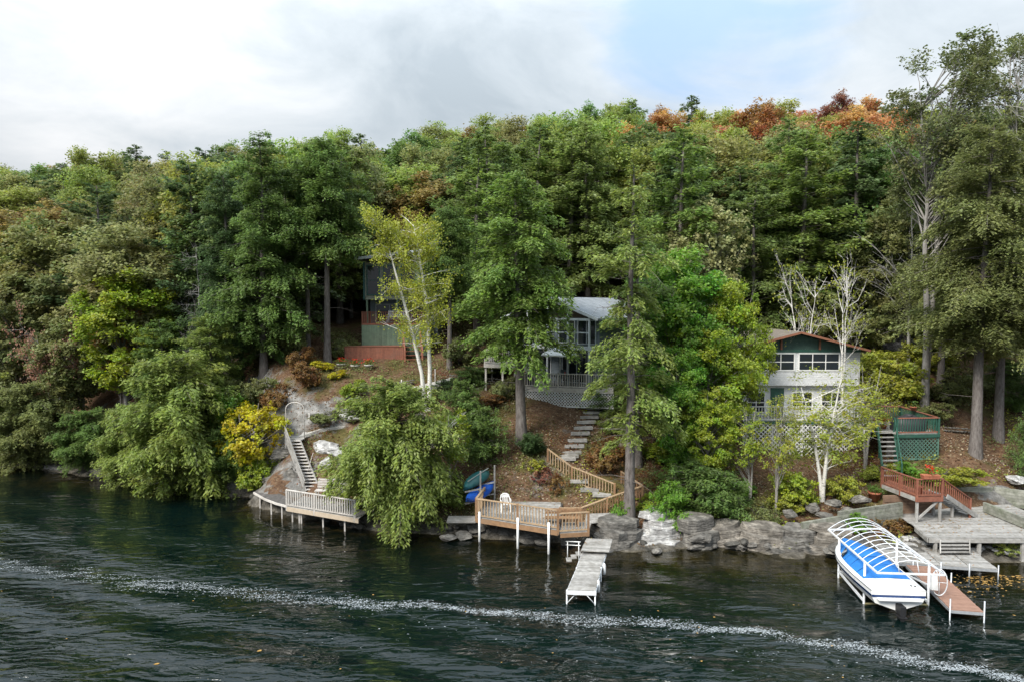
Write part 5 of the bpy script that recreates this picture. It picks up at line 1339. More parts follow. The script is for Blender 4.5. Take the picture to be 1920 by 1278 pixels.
# side deck, one flight up on the left, and its stairs
sz = 1.95
boards(hd, (-4.2, yD + 0.1, sz), (-1.62, yD + 0.1, sz), (-1.62, 0.2, sz), (-4.2, -0.2, sz), 18, GREYW, 0.04, local=True)
MB().box(-4.2, -1.62, yD + 0.02, yD + 0.08, sz - 0.24, sz).build('fascia', PALEW, hd, True)
railing(hd, [(-4.15, -0.3, sz), (-4.15, yD + 0.12, sz), (-1.66, yD + 0.12, sz)], 0.95, PALEW, PALEW, PALEW, sp=0.155, bal=0.045, local=True)
for x, y in ((-4.1, yD + 0.2), (-2.9, yD + 0.2), (-1.75, yD + 0.2), (-4.1, -0.4)):
    MB().box(x - 0.06, x + 0.06, y - 0.06, y + 0.06, -1.8, sz - 0.04).build('deck_post', PALEW, hd, True)
MB().bar((-2.6, yD + 0.25, -0.4), (-1.9, yD + 0.25, sz - 0.2), 0.07, 0.09).build('deck_brace', PALEW, hd, True)
steps(hd, (0.2, -1.6, zF), (-1.6, -1.6, sz), 0.9, 8, GREYW, PALEW, local=True)
railing(hd, [(0.2, -2.12, zF + 0.02), (-1.6, -2.12, sz)], 0.9, PALEW, PALEW, PALEW, sp=0.2, bal=0.045, local=True, posts=[1, 0])
MB().tube([(5.6, 7.0, 4.2), (5.6, 7.0, 7.6)], 0.035, 8).build('vent_pipe', STEEL, hb, True)
# things on the deck
def to_w(root, p):
    v = Matrix.Translation(root.location) @ Matrix.Rotation(root.rotation_euler.z, 4, 'Z') @ Vector(p); return tuple(v)
CANV = surf('white_canvas', (0.80, 0.82, 0.82), (0.74, 0.76, 0.76), 3, 0.8, 0.1, rnd=0.02)
u = thing('patio_umbrella', 'white patio umbrella open on the deck of the blue-grey house', 'umbrella', to_w(hd, (0.95, -1.2, zF + 0.005)))
MB().tube([(0, 0, 0), (0, 0, 2.75)], 0.03, 8).build('pole', WHITEP, u, True)
MB().lathe((0, 0, 0), [(0.30, 0), (0.30, 0.06), (0.08, 0.10)], 12).build('base', BLACK, u, True)
cn = MB(); k = 8; ring = [(1.3 * math.cos(2 * math.pi * j / k), 1.3 * math.sin(2 * math.pi * j / k), 2.2) for j in range(k)]
mid = [(0.62 * math.cos(2 * math.pi * j / k), 0.62 * math.sin(2 * math.pi * j / k), 2.54) for j in range(k)]
cn.add(ring + mid + [(0, 0, 2.74)] + [(x, y, z - 0.1) for x, y, z in ring], [(j, (j + 1) % k, k + (j + 1) % k, k + j) for j in range(k)] + [(k + j, k + (j + 1) % k, 2 * k) for j in range(k)] + [(2 * k + 1 + j, 2 * k + 1 + (j + 1) % k, (j + 1) % k, j) for j in range(k)])
cn.build('canopy', CANV, u, True)
for j in range(k):
    a = 2 * math.pi * j / k; MB().tube([(0, 0, 2.0), (0.62 * math.cos(a), 0.62 * math.sin(a), 2.50)], 0.012, 5).build('rib', WHITEP, u, True)
tb = thing('patio_table', 'dark round patio table under the white umbrella', 'table', to_w(hd, (0.95, -1.2, zF + 0.006)))
MB().lathe((0, 0, 0.70), [(0.62, 0), (0.64, 0.02), (0.62, 0.04)], 18).build('table_top', surf('dark_glass_table', (0.06, 0.075, 0.08), None, 3, 0.2, 0.0), tb, True)
for j in range(4):
    a = math.pi / 4 + j * math.pi / 2; MB().tube([(0.5 * math.cos(a), 0.5 * math.sin(a), 0), (0.35 * math.cos(a), 0.35 * math.sin(a), 0.70)], 0.022, 6).build('leg', BLACK, tb, True)
MB().lathe(to_w(hd, (1.3, -1.25, zF + 0.748)), [(0.05, 0), (0.055, 0.16), (0.02, 0.22), (0.02, 0.28)], 10).solo('red_bottle', surf('red_plastic', (0.5, 0.05, 0.03), None, 4, 0.4, 0), 'small red bottle on the patio table', 'bottle')
def patio_chair(loc, rz, label):
    c = thing('patio_chair', label, 'chair', loc, 'chairs around the patio table', rz); m = surf('grey_sling', (0.10, 0.13, 0.145), None, 5, 0.7, 0.1)
    MB().box(-0.26, 0.26, -0.25, 0.25, 0.40, 0.43).build('seat', m, c, True)
    MB().hexa([(-0.26, 0.23, 0.43), (0.26, 0.23, 0.43), (0.26, 0.26, 0.43), (-0.26, 0.26, 0.43), (-0.26, 0.34, 1.0), (0.26, 0.34, 1.0), (0.26, 0.37, 1.0), (-0.26, 0.37, 1.0)]).build('backrest', m, c, True)
    for sx in (-0.27, 0.27):
        MB().tube([(sx, -0.24, 0), (sx, -0.24, 0.62), (sx, 0.28, 0.64), (sx, 0.26, 0.0)], 0.017, 6).build('side_frame', BLACK, c, True)
for i, (x, y, a, w_) in enumerate(((2.0, -1.1, -1.6, 'right of'), (-0.1, -0.9, 1.5, 'left of'), (1.0, -0.1, 0.0, 'behind'))):
    patio_chair(to_w(hd, (x, y, zF + 0.006)), a + RD, f'grey sling chair {w_} the patio table')
gr = thing('gas_grill', 'black covered grill at the left corner of the patio deck', 'grill', to_w(hd, (-0.85, -1.75, zF + 0.006)), None, RD)
MB().hexa([(-0.5, -0.25, 0.75), (0.5, -0.25, 0.75), (0.5, 0.25, 0.75), (-0.5, 0.25, 0.75), (-0.36, -0.16, 1.15), (0.36, -0.16, 1.15), (0.36, 0.18, 1.15), (-0.36, 0.18, 1.15)]).build('lid', BLACK, gr, True)
MB().box(-0.42, 0.42, -0.22, 0.22, 0.1, 0.75).build('cart', BLACK, gr, True)
for x in (-0.36, 0.36): MB().lathe((x, 0, 0), [(0.06, 0), (0.06, 0.1)], 8).build('wheel', BLACK, gr, True)

# ------------------------------------------------------------------ green cottage on the left
SID_T = siding('tan_clapboard', (0.30, 0.31, 0.25), 8.0); ROOF_G = roofing('grey_shingles', (0.26, 0.27, 0.28)); TEAL = surf('teal_trim', (0.035, 0.11, 0.10), None, 4, 0.6, 0.1)
gx0, gx1, gy0 = at(681, 500, 56.0)[0], at(818, 500, 56.0)[0], 56.0
g0 = hz((gx0 + gx1) / 2, 54.0)
gz = lambda py, Y=56.0: at(700, py, Y)[2]
gh = thing('green_cottage', 'tan and green cottage behind the twin birch with a porch on a green board skirt', 'house', ((gx0 + gx1) / 2, gy0, g0))
MB().box(gx0, gx1, gy0, gy0 + 7.5, gz(562), gz(492)).build('wall', SID_T, gh)
MB().box(gx0 + 0.15, gx1 - 0.1, gy0 + 1.9, gy0 + 7.4, g0 - 1.0, gz(562) - 0.01).build('lower_wall', SLATE, gh)
MB().box(gx0 - 0.02, gx0 + 0.14, gy0 - 0.03, gy0 + 0.1, gz(562), gz(492)).build('corner_board', TEAL, gh)
# single-pitch roof rising to the right, deep overhang
rf = MB(); xL, xR = gx0 - 0.55, gx1 + 0.25; zl, zr = gz(487), gz(468)
rf.hexa([(xL, gy0 - 0.8, zl - 0.06), (xR, gy0 - 0.8, zr - 0.06), (xR, gy0 + 8, zr + 0.1), (xL, gy0 + 8, zl + 0.1), (xL, gy0 - 0.8, zl + 0.12), (xR, gy0 - 0.8, zr + 0.12), (xR, gy0 + 8, zr + 0.3), (xL, gy0 + 8, zl + 0.3)])
rfo = rf.build('roof', ROOF_G, gh); MB().bar((xL, gy0 - 0.83, zl + 0.02), (xR, gy0 - 0.83, zr + 0.02), 0.05, 0.22).build('fascia', TRIM, rfo)
og = root_loc(gh)
def gwin(x0, x1, z0, z1, y, mull, rows, name='window', mat=TEAL): 
    return window(gh, x0 - og[0], x1 - og[0], z0 - og[2], z1 - og[2], y - og[1], name, mull, 0.08, mat, rows)
for (p0, p1) in ((687, 712), (718, 745), (752, 780), (786, 812)):
    gwin(at(p0, 500, 56)[0], at(p1, 500, 56)[0], gz(554), gz(497), gy0, 0, 2)
gwin(gx0 + 0.6, gx0 + 3.0, gz(606), gz(570), gy0 + 1.88, 1, 1, 'sliding_door', TRIM)
gwin(gx0 + 3.6, gx0 + 5.7, gz(600), gz(566), gy0 + 1.88, 1, 1, 'window', TRIM)
pY = 54.4; pzf = at(740, 609, pY)[2]; px0, px1 = at(678, 600, pY)[0], at(800, 600, pY)[0]
boards(gh, (px0, pY, pzf), (px1, pY, pzf), (px1, gy0 + 1.85, pzf), (px0, gy0 + 1.85, pzf), 20, GREYW)
railing(gh, [(px0 + 0.05, gy0 + 1.6, pzf), (px0 + 0.05, pY + 0.05, pzf), (lerp(px0, px1, 0.5), pY + 0.05, pzf), (px1 - 0.05, pY + 0.05, pzf)], 1.0, REDW, REDW, REDW, sp=0.16, bal=0.045)
for x in (px0 + 0.1, (px0 + px1) / 2, px1 - 0.1): MB().box(x - 0.07, x + 0.07, gy0 + 0.02, gy0 + 0.16, pzf, gz(562)).build('porch_post', SAGE, gh)
nb = 26
for k in range(nb):
    a, b = lerp(px0, px1, k / nb), lerp(px0, px1, (k + 1) / nb)
    MB().box(float(a) + 0.006, float(b) - 0.006, pY - 0.03 - 0.012 * (k % 2), pY + 0.02, at(700, 652, pY)[2] - 0.6, pzf - 0.02).build('skirt_board', SAGE, gh)
MB().box(px0, px1, pY - 0.05, pY + 0.03, pzf - 0.015, pzf + 0.09).build('skirt_cap', REDW, gh)
for k in range(16):
    y = pY + 0.05 + k * 0.2; MB().box(px0 - 0.02, px0 + 0.03, y, y + 0.19, g0 - 1, pzf - 0.02).build('skirt_board', SAGE, gh)
# hammock-like white bench on the porch
hm = thing('porch_glider', 'white slatted glider seat on the porch of the green cottage', 'bench', (px0 + 2.7, pY + 0.9, pzf + 0.004))
for k in range(4): MB().box(-0.8, 0.8, -0.3 + k * 0.16, -0.17 + k * 0.16, 0.42, 0.45).build('seat_slat', WHITEP, hm, True)
for k in range(4): MB().box(-0.8, 0.8, 0.36 + k * 0.02, 0.39 + k * 0.02, 0.55 + k * 0.14, 0.66 + k * 0.14).build('back_slat', WHITEP, hm, True)
for x in (-0.78, 0.78): MB().bar((x, -0.3, 0), (x, -0.3, 0.65), 0.05, 0.05).bar((x, 0.38, 0), (x, 0.44, 1.1), 0.05, 0.05).bar((x, -0.34, 0.65), (x, 0.42, 0.65), 0.07, 0.04).build('side_frame', WHITEP, hm, True)
# red-brown raised terrace in front, with steps
rY = 52.9; rx0, rx1 = at(646, 660, rY)[0], at(757, 660, rY)[0]; rzt, rzb = at(700, 649, rY)[2], at(700, 673, rY)[2]
rt_ = thing('red_terrace', 'low red-brown board terrace in front of the green cottage', 'terrace', ((rx0 + rx1) / 2, rY, rzb))
for k in range(28):
    a, b = rx0 + (rx1 - rx0) * k / 28, rx0 + (rx1 - rx0) * (k + 1) / 28
    MB().box(a + 0.005, b - 0.005, rY, rY + 0.04, rzb - 0.4, rzt - 0.045).build('skirt_board', REDW, rt_)
boards(rt_, (rx0, rY - 0.05, rzt), (rx1, rY - 0.05, rzt), (rx1, pY - 0.07, rzt), (rx0, pY - 0.07, rzt), 9, REDW)
for k in range(7):
    MB().box(rx1 - 0.04, rx1, rY + 0.05 + k * 0.2, rY + 0.24 + k * 0.2, rzb - 0.4, rzt - 0.045).build('skirt_board', REDW, rt_)
s0 = at(776, 680, 52.4); s1 = at(772, 650, 53.9)
st2 = thing('terrace_steps', 'red-brown wooden steps with handrails beside the terrace', 'steps', (s0[0], s0[1], s0[2]))
steps(st2, s0, (s1[0], s1[1], rzt + 0.25), 1.25, 5, REDW, REDW)
for sx in (-0.68, 0.68):
    MB().bar((s0[0] + sx, s0[1], s0[2] + 0.9), (s1[0] + sx, s1[1], rzt + 1.15), 0.09, 0.05).build('handrail', REDW, st2)
    for q in (0.02, 0.98):
        p = lerp(s0, (s1[0], s1[1], rzt + 0.25), q) + [sx, 0, 0]; MB().bar(p - [0, 0, 0.3], p + [0, 0, 0.92], 0.1, 0.1).build('post', REDW, st2)
# flower planters on the plateau edge
def flowers(parent, c, r, n, col, h, seed):
    rng = np.random.default_rng(seed); P = np.array(c) + np.stack([rng.normal(0, r * 0.5, n), rng.normal(0, r * 0.5, n), rng.uniform(0, h, n)], -1)
    nr = unit(rng.normal(0, 1, (n, 3)) + [0, -0.2, 0.8]); A = unit(np.cross(nr, rng.normal(0, 1, (n, 3)))); B = np.cross(nr, A); sz = rng.uniform(0.06, 0.13, n)
    o = piece('blossoms' if col[0] > 0.25 else 'leaves', quad_mesh('plant', leaf_quads(P, A, B, sz, sz * 0.8), rng.normal(0.5, 0.12, (n, 3))), None, parent); o.color = (*col, 1); o['kind'] = 'stuff'
def planter(loc, label, r=0.3, h=0.35, mat=TERRA, red=True, seed=1, square=False, green=220, name='planter'):
    o = thing(name, label, 'planter', loc)
    if square: MB().hexa([(-r * 1.5, -r * 0.6, 0), (r * 1.5, -r * 0.6, 0), (r * 1.5, r * 0.6, 0), (-r * 1.5, r * 0.6, 0), (-r * 1.7, -r * 0.75, h), (r * 1.7, -r * 0.75, h), (r * 1.7, r * 0.75, h), (-r * 1.7, r * 0.75, h)]).build('pot', mat, o, True)
    else: MB().lathe((0, 0, 0), [(r * 0.7, 0), (r * 0.95, h * 0.8), (r * 1.05, h * 0.82), (r * 1.05, h), (r * 0.85, h), (r * 0.8, h * 0.85)], 16).build('pot', mat, o, True)
    flowers(o, (0, 0, h), r * 1.3, green, (0.10, 0.17, 0.035), 0.35, seed)
    if red: flowers(o, (0, 0, h + 0.12), r * 1.2, 60, (0.62, 0.05, 0.02), 0.35, seed + 1)
    return o
for i, (px, py, Y, lb_) in enumerate(((640, 690, 50.6, 'planter of red flowers at the left of the plateau edge'), (666, 692, 50.2, 'planter of red flowers in the middle of the plateau edge'), (692, 694, 50.0, 'round grey planter with a few red flowers right of the others'))):
    p = at(px, py, Y); planter((p[0], Y, hz(p[0], Y) - 0.03), lb_, 0.34, 0.36, CONC, True, 40 + i)

# ------------------------------------------------------------------ white house on the right
def shingle_wall(name, c):
    m, t, out = new_mat(name)
    p = N(t, 'ShaderNodeBsdfPrincipled', inp={'Roughness': 0.8, 'Specular IOR Level': 0.3})
    tcn = N(t, 'ShaderNodeTexCoord'); mpn = N(t, 'ShaderNodeMapping', inp={'Rotation': (math.radians(90), 0, 0)}); t.links.new(tcn.outputs['Object'], mpn.inputs[0])
    br = N(t, 'ShaderNodeTexBrick', inp={'Scale': 4.0, 'Mortar Size': 0.012, 'Color1': (*c, 1), 'Color2': (*[x * 0.86 for x in c], 1), 'Mortar': (*[x * 0.45 for x in c], 1), 'Brick Width': 0.7, 'Row Height': 0.5})
    t.links.new(mpn.outputs[0], br.inputs['Vector']); t.links.new(br.outputs[0], p.inputs['Base Color'])
    b = N(t, 'ShaderNodeBump', inp={'Strength': 0.8, 'Distance': 0.03}); b.invert = True; t.links.new(br.outputs[1], b.inputs['Height']); t.links.new(b.outputs[0], p.inputs['Normal'])
    t.links.new(p.outputs[0], out.inputs[0]); return m
SHW = shingle_wall('white_shingles', (0.70, 0.71, 0.72)); RUST = surf('rust_trim', (0.26, 0.11, 0.065), None, 4, 0.7, 0.15); ROOF_R = roofing('brown_shingles', (0.22, 0.19, 0.16)); GRN_ROOF = surf('green_gable_boards', (0.045, 0.085, 0.07), None, 4, 0.7, 0.2)
WY = 46.5
wz = lambda py, Y=WY: at(1500, py, Y)[2]
wx0, wx1 = at(1392, 700, WY)[0], at(1612, 700, WY)[0]
wg = hz((wx0 + wx1) / 2, 45.0)
wh = thing('white_house', 'white shingled house with a band of windows and a rust-trimmed gable behind thin birches', 'house', ((wx0 + wx1) / 2, WY, wg))
ow = root_loc(wh)
MB().box(wx0, wx1, WY, WY + 8.5, wz(722), wz(656)).build('wall', SHW, wh)
MB().box(wx0 + 0.1, wx1 - 0.1, WY + 0.4, WY + 8.4, wz(800), wz(722) - 0.01).build('lower_wall', SHW, wh)
xm = at(1494, 600, WY)[0]; hgw = (wx1 - xm) + 0.25; zap, zev = wz(622), wz(655)
gb = MB(); a0, a1 = xm - hgw + 0.4, xm + hgw - 0.4
gb.add([(a0, WY - 0.02, zev), (a1, WY - 0.02, zev), (xm, WY - 0.02, zap - 0.15), (a0, WY + 0.2, zev), (a1, WY + 0.2, zev), (xm, WY + 0.2, zap - 0.15)], [(0, 1, 2), (5, 4, 3), (0, 3, 4, 1), (1, 4, 5, 2), (2, 5, 3, 0)]); gb.build('gable_wall', GRN_ROOF, wh)
for s in (-1, 1):
    xe = xm + s * hgw; o = MB(); o.hexa([(xm, WY - 0.8, zap - 0.08), (xe, WY - 0.8, zev - 0.08), (xe, WY + 9, zev - 0.08), (xm, WY + 9, zap - 0.08), (xm, WY - 0.8, zap + 0.05), (xe, WY - 0.8, zev + 0.05), (xe, WY + 9, zev + 0.05), (xm, WY + 9, zap + 0.05)])
    r = o.build('roof', ROOF_R, wh); MB().bar((xm, WY - 0.84, zap - 0.03), (xe, WY - 0.84, zev - 0.03), 0.05, 0.14).build('rake_board', RUST, r)
MB().box(wx0 - 0.02, wx1 + 0.02, WY - 0.06, WY - 0.025, wz(660), wz(655)).build('trim_band', GREENW, wh)
for px in (1464, 1536): x = at(px, 640, WY)[0]; MB().box(x - 0.06, x + 0.06, WY - 0.16, WY - 0.065, wz(655), wz(655) + 0.9).build('gable_post', RUST, wh)
def wwin(p0, p1, y0, y1, mull, rows, Y=WY, mat=WHITEP, name='window'):
    return window(wh, at(p0, 700, WY)[0] - ow[0], at(p1, 700, WY)[0] - ow[0], wz(y1) - ow[2], wz(y0) - ow[2], Y - ow[1], name, mull, 0.08, mat, rows)
wwin(1412, 1490, 661, 695, 2, 2); wwin(1496, 1574, 661, 695, 2, 2)
wwin(1405, 1440, 735, 775, 1, 2, WY + 0.4); wwin(1490, 1530, 735, 772, 1, 2, WY + 0.4); wwin(1545, 1585, 735, 772, 1, 2, WY + 0.4)
x = at(1462, 700, WY)[0]; MB().box(x - 0.45, x + 0.45, WY + 0.33, WY + 0.395, wz(786), wz(728)).build('door', GREENW, wh)
lY = 44.4; lx0, lx1 = at(1393, 800, lY)[0], at(1616, 800, lY)[0]; lzt, lzb = at(1500, 790, lY)[2], at(1500, 866, lY)[2]
boards(wh, (lx0, lY, lzt + 0.03), (lx1, lY, lzt + 0.03), (lx1, WY + 0.38, lzt + 0.03), (lx0, WY + 0.38, lzt + 0.03), 16, GREYW)
MB().box(lx0, lx1, lY - 0.06, lY - 0.01, lzt - 0.14, lzt + 0.05).build('fascia', GREENW, wh)
railing(wh, [(lx0 + 0.05, lY + 0.1, lzt + 0.03), (lerp(lx0, lx1, 0.5), lY + 0.1, lzt + 0.03), (lx1 - 0.05, lY + 0.1, lzt + 0.03)], 0.95, WHITEP, WHITEP, WHITEP, sp=0.2, bal=0.04)
n4 = 4
for k in range(n4):
    a, b = lx0 + (lx1 - lx0) * k / n4 + 0.02, lx0 + (lx1 - lx0) * (k + 1) / n4 - 0.02
    lattice(wh, (a, lY, lzb - 0.1), (b, lY, lzb - 0.1), lzt - lzb - 0.05, lzt - lzb - 0.05, WHITEP, 0.20, 0.066)
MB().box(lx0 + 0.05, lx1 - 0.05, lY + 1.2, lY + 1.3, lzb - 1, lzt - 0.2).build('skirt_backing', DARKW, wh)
for k in range(6):
    xx = lx0 + 0.3 + k * (lx1 - lx0 - 0.6) / 5; MB().box(xx - 0.07, xx + 0.07, lY + 0.1, lY + 0.24, lzb - 1.2, lzt - 0.02).build('deck_post', DARKW, wh)
MB().tube([(wx0 + 1.2, WY + 4, zap - 0.3), (wx0 + 1.2, WY + 4, zap + 0.9)], 0.09, 10).build('vent_pipe', STEEL, wh)
# ------------------------------------------------------------------ green deck and its stairs
gdz = 4.7
A1, A2 = at(1682, 815, 40.75), at(1762, 812, 40.95); A1[2] = A2[2] = gdz
A3 = A2 + [0.2, 4.6, 0]; A4 = A1 + [-0.3, 4.4, 0]
t = thing('green_deck', 'dark green painted deck with lattice skirt right of the white house', 'deck', ((A1[0] + A2[0]) / 2, A1[1], hz((A1[0] + A2[0]) / 2, A1[1])))
boards(t, A1, A2, A3, A4, 26, GREYW)
MB().bar(A1 + [0, -0.03, -0.11], A2 + [0, -0.03, -0.11], 0.05, 0.2).build('fascia', GREENW, t)
railing(t, [A1 + [0.02, 0.04, 0], lerp(A1, A2, 0.98) + [0, 0.04, 0], A3], 0.96, REDW, GREENW, GREENW, sp=0.16, post=0.1, bal=0.04)
railing(t, [A3 + [0, 0, 0.0], A4 + [-1.0, 0.1, 0.1]], 0.96, REDW, GREENW, GREENW, sp=0.16, post=0.1, bal=0.04)
MB().slab([A1 + [-1.6, 0.9, 0.0], A1 + [-0.02, 0.9, 0.0], A4 + [-0.02, 0.2, 0.0], A4 + [-1.9, 0.2, 0.0]], 0.06).build('side_platform', GREYW, t)
lattice(t, A1 + [0.05, 0.05, -1.55], A2 + [-0.05, 0.05, -1.55], 1.32, 1.32, surf('weathered_green_lattice', (0.10, 0.19, 0.15), None, 4, 0.7, 0.1), 0.17, 0.045)
for p in (A1, A2, lerp(A1, A2, 0.5)):
    q = p + [0, 0.16, 0]; MB().bar((q[0], q[1], hz(q[0], q[1]) - 0.4), (q[0], q[1], gdz - 0.05), 0.11, 0.11).build('deck_post', GREENW, t)
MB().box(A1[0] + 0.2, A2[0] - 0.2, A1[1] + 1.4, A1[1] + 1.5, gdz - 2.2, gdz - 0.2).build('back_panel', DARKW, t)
gs0, gs1 = atz(1672, 897, 2.62), np.array(at(1660, 806, 41.6)); gs1[2] = gdz
gst = thing('green_stairs', 'steep stairs with dark green rails left of the green deck', 'stairs', tuple(gs0))
steps(gst, gs0, gs1, 0.95, 10, GREYW, GREENW, depth=0.25, side=(1, 0.05, 0))
for sx in (-0.55, 0.55):
    MB().bar(gs0 + [sx, 0, 0.85], gs1 + [sx, 0, 0.85], 0.05, 0.1).build('handrail', GREENW, gst)
    for q in (0.0, 0.5, 1.0): p = lerp(gs0, gs1, q) + [sx, 0, 0]; MB().bar(p + [0, 0, -0.2], p + [0, 0, 0.88], 0.07, 0.07).build('post', GREENW, gst)
# covered furniture, planters on the green deck
fc = (A1 + A2) / 2 + [0.2, 1.4, 0.004]
f_ = thing('covered_table', 'patio furniture under a sagging dark cover on the green deck', 'furniture', tuple(fc))
cv = MB(); rng_ = np.random.default_rng(8); k = 18; vs = []
for r_, z_ in ((0.98, 0.0), (0.95, 0.35), (0.88, 0.70), (0.6, 0.78), (0.25, 0.92)):
    for j in range(k):
        a = 2 * math.pi * j / k; rr = r_ * (1 + rng_.uniform(-0.07, 0.07)); vs.append((rr * 1.15 * math.cos(a), rr * 0.75 * math.sin(a), z_ + rng_.uniform(-0.04, 0.04) * (z_ > 0)))
cv.add(vs, [(i * k + j, i * k + (j + 1) % k, (i + 1) * k + (j + 1) % k, (i + 1) * k + j) for i in range(4) for j in range(k)] + [tuple(4 * k + j for j in range(k))], True)
cv.build('cover', surf('dark_tarpaulin', (0.045, 0.045, 0.05), None, 3, 0.55, 0.2), f_, True)
MB().lathe((0, 0, 0.9), [(0.26, 0), (0.2, 0.06), (0.03, 0.09)], 12).build('cover_peak', surf('dark_tarpaulin', (0.045, 0.045, 0.05)), f_, True)
for i, (p, l_) in enumerate(((A2 + [-0.1, 2.6, 1.03], 'terracotta bowl on the right rail of the green deck'), (A1 + [0.15, 1.8, 0.004], 'terracotta pot at the left edge of the green deck'), (lerp(A3, A4, 0.45) + [0, -0.25, 0.004], 'terracotta pot by the back rail of the green deck'))):
    planter(tuple(p), l_, 0.2, 0.22, TERRA, i == 1, 60 + i, green=60)
for i, (px, py, Y, l_) in enumerate(((1640, 916, 37.6, 'large terracotta pot of greenery at the foot of the green stairs'),)):
    p = at(px, py, Y); planter((p[0], Y, hz(p[0], Y)), l_, 0.34, 0.5, TERRA, False, 70, green=300)
# ------------------------------------------------------------------ red-brown landing and flight down to the big deck
lz2 = 2.54
L0, L1, L2 = atz(1653, 906, lz2), atz(1719, 931, lz2), atz(1766, 930, lz2)
back = np.array([0.25, 1.25, 0])
t = thing('red_landing', 'red-brown railed landing with a flight of steps down to the big grey deck', 'stairs', (L1[0], L1[1], 1.2))
boards(t, L0, L1, L1 + [0.9, 1.2, 0], L0 + [0.9, 0.9, 0], 7, REDW)
boards(t, L1, L2, L2 + [0.1, 1.25, 0], L1 + [0.1, 1.25, 0], 8, REDW)
MB().bar(L1 + [0, -0.04, -0.13], L2 + [0, -0.04, -0.13], 0.05, 0.22).build('fascia', REDW, t)
MB().bar(L0 + [0, -0.05, -0.13], L1 + [0, -0.04, -0.13], 0.05, 0.22).build('fascia', GREYW, t)
F0 = atz(1818, 968, 1.24)
railing(t, [L0, lerp(L0, L1, 0.55), L1, L2], 0.93, REDW, REDW, REDW, sp=0.15, post=0.1, bal=0.04)
railing(t, [L2, F0 + [0, 0, 0.06]], 0.93, REDW, REDW, REDW, sp=0.15, post=0.1, bal=0.04, posts=[0, 1], gap=0.18)
steps(t, F0 + [0.25, 0.55, 0], L2 + [0.12, 0.55, 0], 1.0, 7, GREYW, GREYW)
for p in (L1 + [0.05, 0.05, 0], L2 + [-0.05, 0.05, 0], L2 + [0.3, 1.15, 0], lerp(L2, F0, 0.5) + [0, 0.3, 0]):
    MB().bar((p[0], p[1], 1.0), (p[0], p[1], min(p[2], lz2) - 0.05), 0.11, 0.11).build('post', GREYW, t)
MB().bar(L1 + [0.12, 0.05, -1.15], L2 + [-0.15, 0.05, -0.22], 0.07, 0.1).build('brace', GREYW, t)
planter(tuple(lerp(L1, L2, 0.5) + [0, -0.02, 0.97]), 'terracotta trough of red flowers on the landing rail', 0.26, 0.2, TERRA, True, 80, True, green=90)
planter(tuple(lerp(L1, L2, 0.3) + [0.1, 0.6, 0.004]), 'tall terracotta pot on the red-brown landing', 0.2, 0.42, TERRA, False, 82, green=50)
# ------------------------------------------------------------------ big grey deck
bz = 1.2
D1 = atz(1741, 1007, bz); D2 = atz(2050, 1008, bz); D0 = atz(1717, 986, bz); D3 = np.array([D2[0] + 1, 38.4, bz]); D4 = np.array([atz(1795, 962, bz)[0], 38.4, bz])
t = thing('big_grey_deck', 'large weathered grey plank deck at the right of the shore', 'deck', (D1[0] + 2.5, D1[1], 0.0))
n = 34
off = root_loc(t)
for i in range(n):
    y0 = D1[1] + (38.4 - D1[1]) * i / n + 0.006; y1 = D1[1] + (38.4 - D1[1]) * (i + 1) / n - 0.006
    xl = np.interp(y0, [D1[1], D0[1], 38.4], [D1[0], D0[0], D0[0] + 0.3]); jz = random.Random(i).uniform(-0.006, 0.006)
    MB().box(xl + random.Random(i + 99).uniform(-0.02, 0.02), D2[0], y0, y1, bz - 0.045 + jz, bz + jz).build('deck_board', GREYW, t)
MB().bar(D1 + [0, -0.04, -0.13], D2 + [0, -0.04, -0.13], 0.05, 0.2).build('fascia', GREYW, t)
MB().bar(D0 + [-0.04, 0, -0.13], D1 + [-0.04, 0, -0.13], 0.05, 0.2).build('fascia', GREYW, t)
for px in (1760, 1843, 1925, 2010):
    p = atz(px, 1010, bz) + [0, 0.25, 0]; MB().bar((p[0], p[1], hz(p[0], p[1]) - 0.3), (p[0], p[1], bz - 0.05), 0.13, 0.13).build('deck_post', GREYW, t)
# timber retaining walls: each sleeper its own piece
def timber_wall(label, A, B, ztop, n, mat=GREYW, h=0.17, seed=1, th=0.16, ztop2=None):
    A = np.array(A, float); B = np.array(B, float); rng = random.Random(seed)
    o = thing('timber_wall', label, 'wall', ((A[0] + B[0]) / 2, (A[1] + B[1]) / 2, ztop - n * h))
    L = np.linalg.norm((B - A)[:2]); ztop2 = ztop if ztop2 is None else ztop2
    for r in range(n):
        k = max(1, int(L / 2.4)); cuts = [0] + sorted(rng.uniform(0.25, 0.75) if k == 1 else (i + rng.uniform(-0.3, 0.3)) / k for i in range(1, k + (k == 1))) + [1]
        for c0, c1 in zip(cuts[:-1], cuts[1:]):
            a = lerp(A, B, c0 + 0.004); b = lerp(A, B, c1 - 0.004); za = ztop + (ztop2 - ztop) * c0; zb_ = ztop + (ztop2 - ztop) * c1
            j = rng.uniform(-0.02, 0.02)
            MB().bar((a[0], a[1] + j, za - (r + 0.5) * h), (b[0], b[1] + j, zb_ - (r + 0.5) * h), th, h - 0.012).build('timber', mat, o)
    return o
MOSSW = surf('mossy_timber', (0.27, 0.27, 0.235), (0.15, 0.155, 0.125), 4, 0.9, 0.45, stain=(0.10, 0.12, 0.07), stain_amt=0.6, rnd=0.22)
timber_wall('weathered timber wall stepping up behind the boat canopy, left part', atz(1503, 978, 1.30), atz(1575, 965, 1.55), 1.30, 6, MOSSW, seed=4, ztop2=1.52)
timber_wall('weathered timber wall behind the boat canopy, taller right part', atz(1572, 958, 1.75), atz(1692, 937, 2.1), 1.75, 8, MOSSW, seed=5, ztop2=2.0)
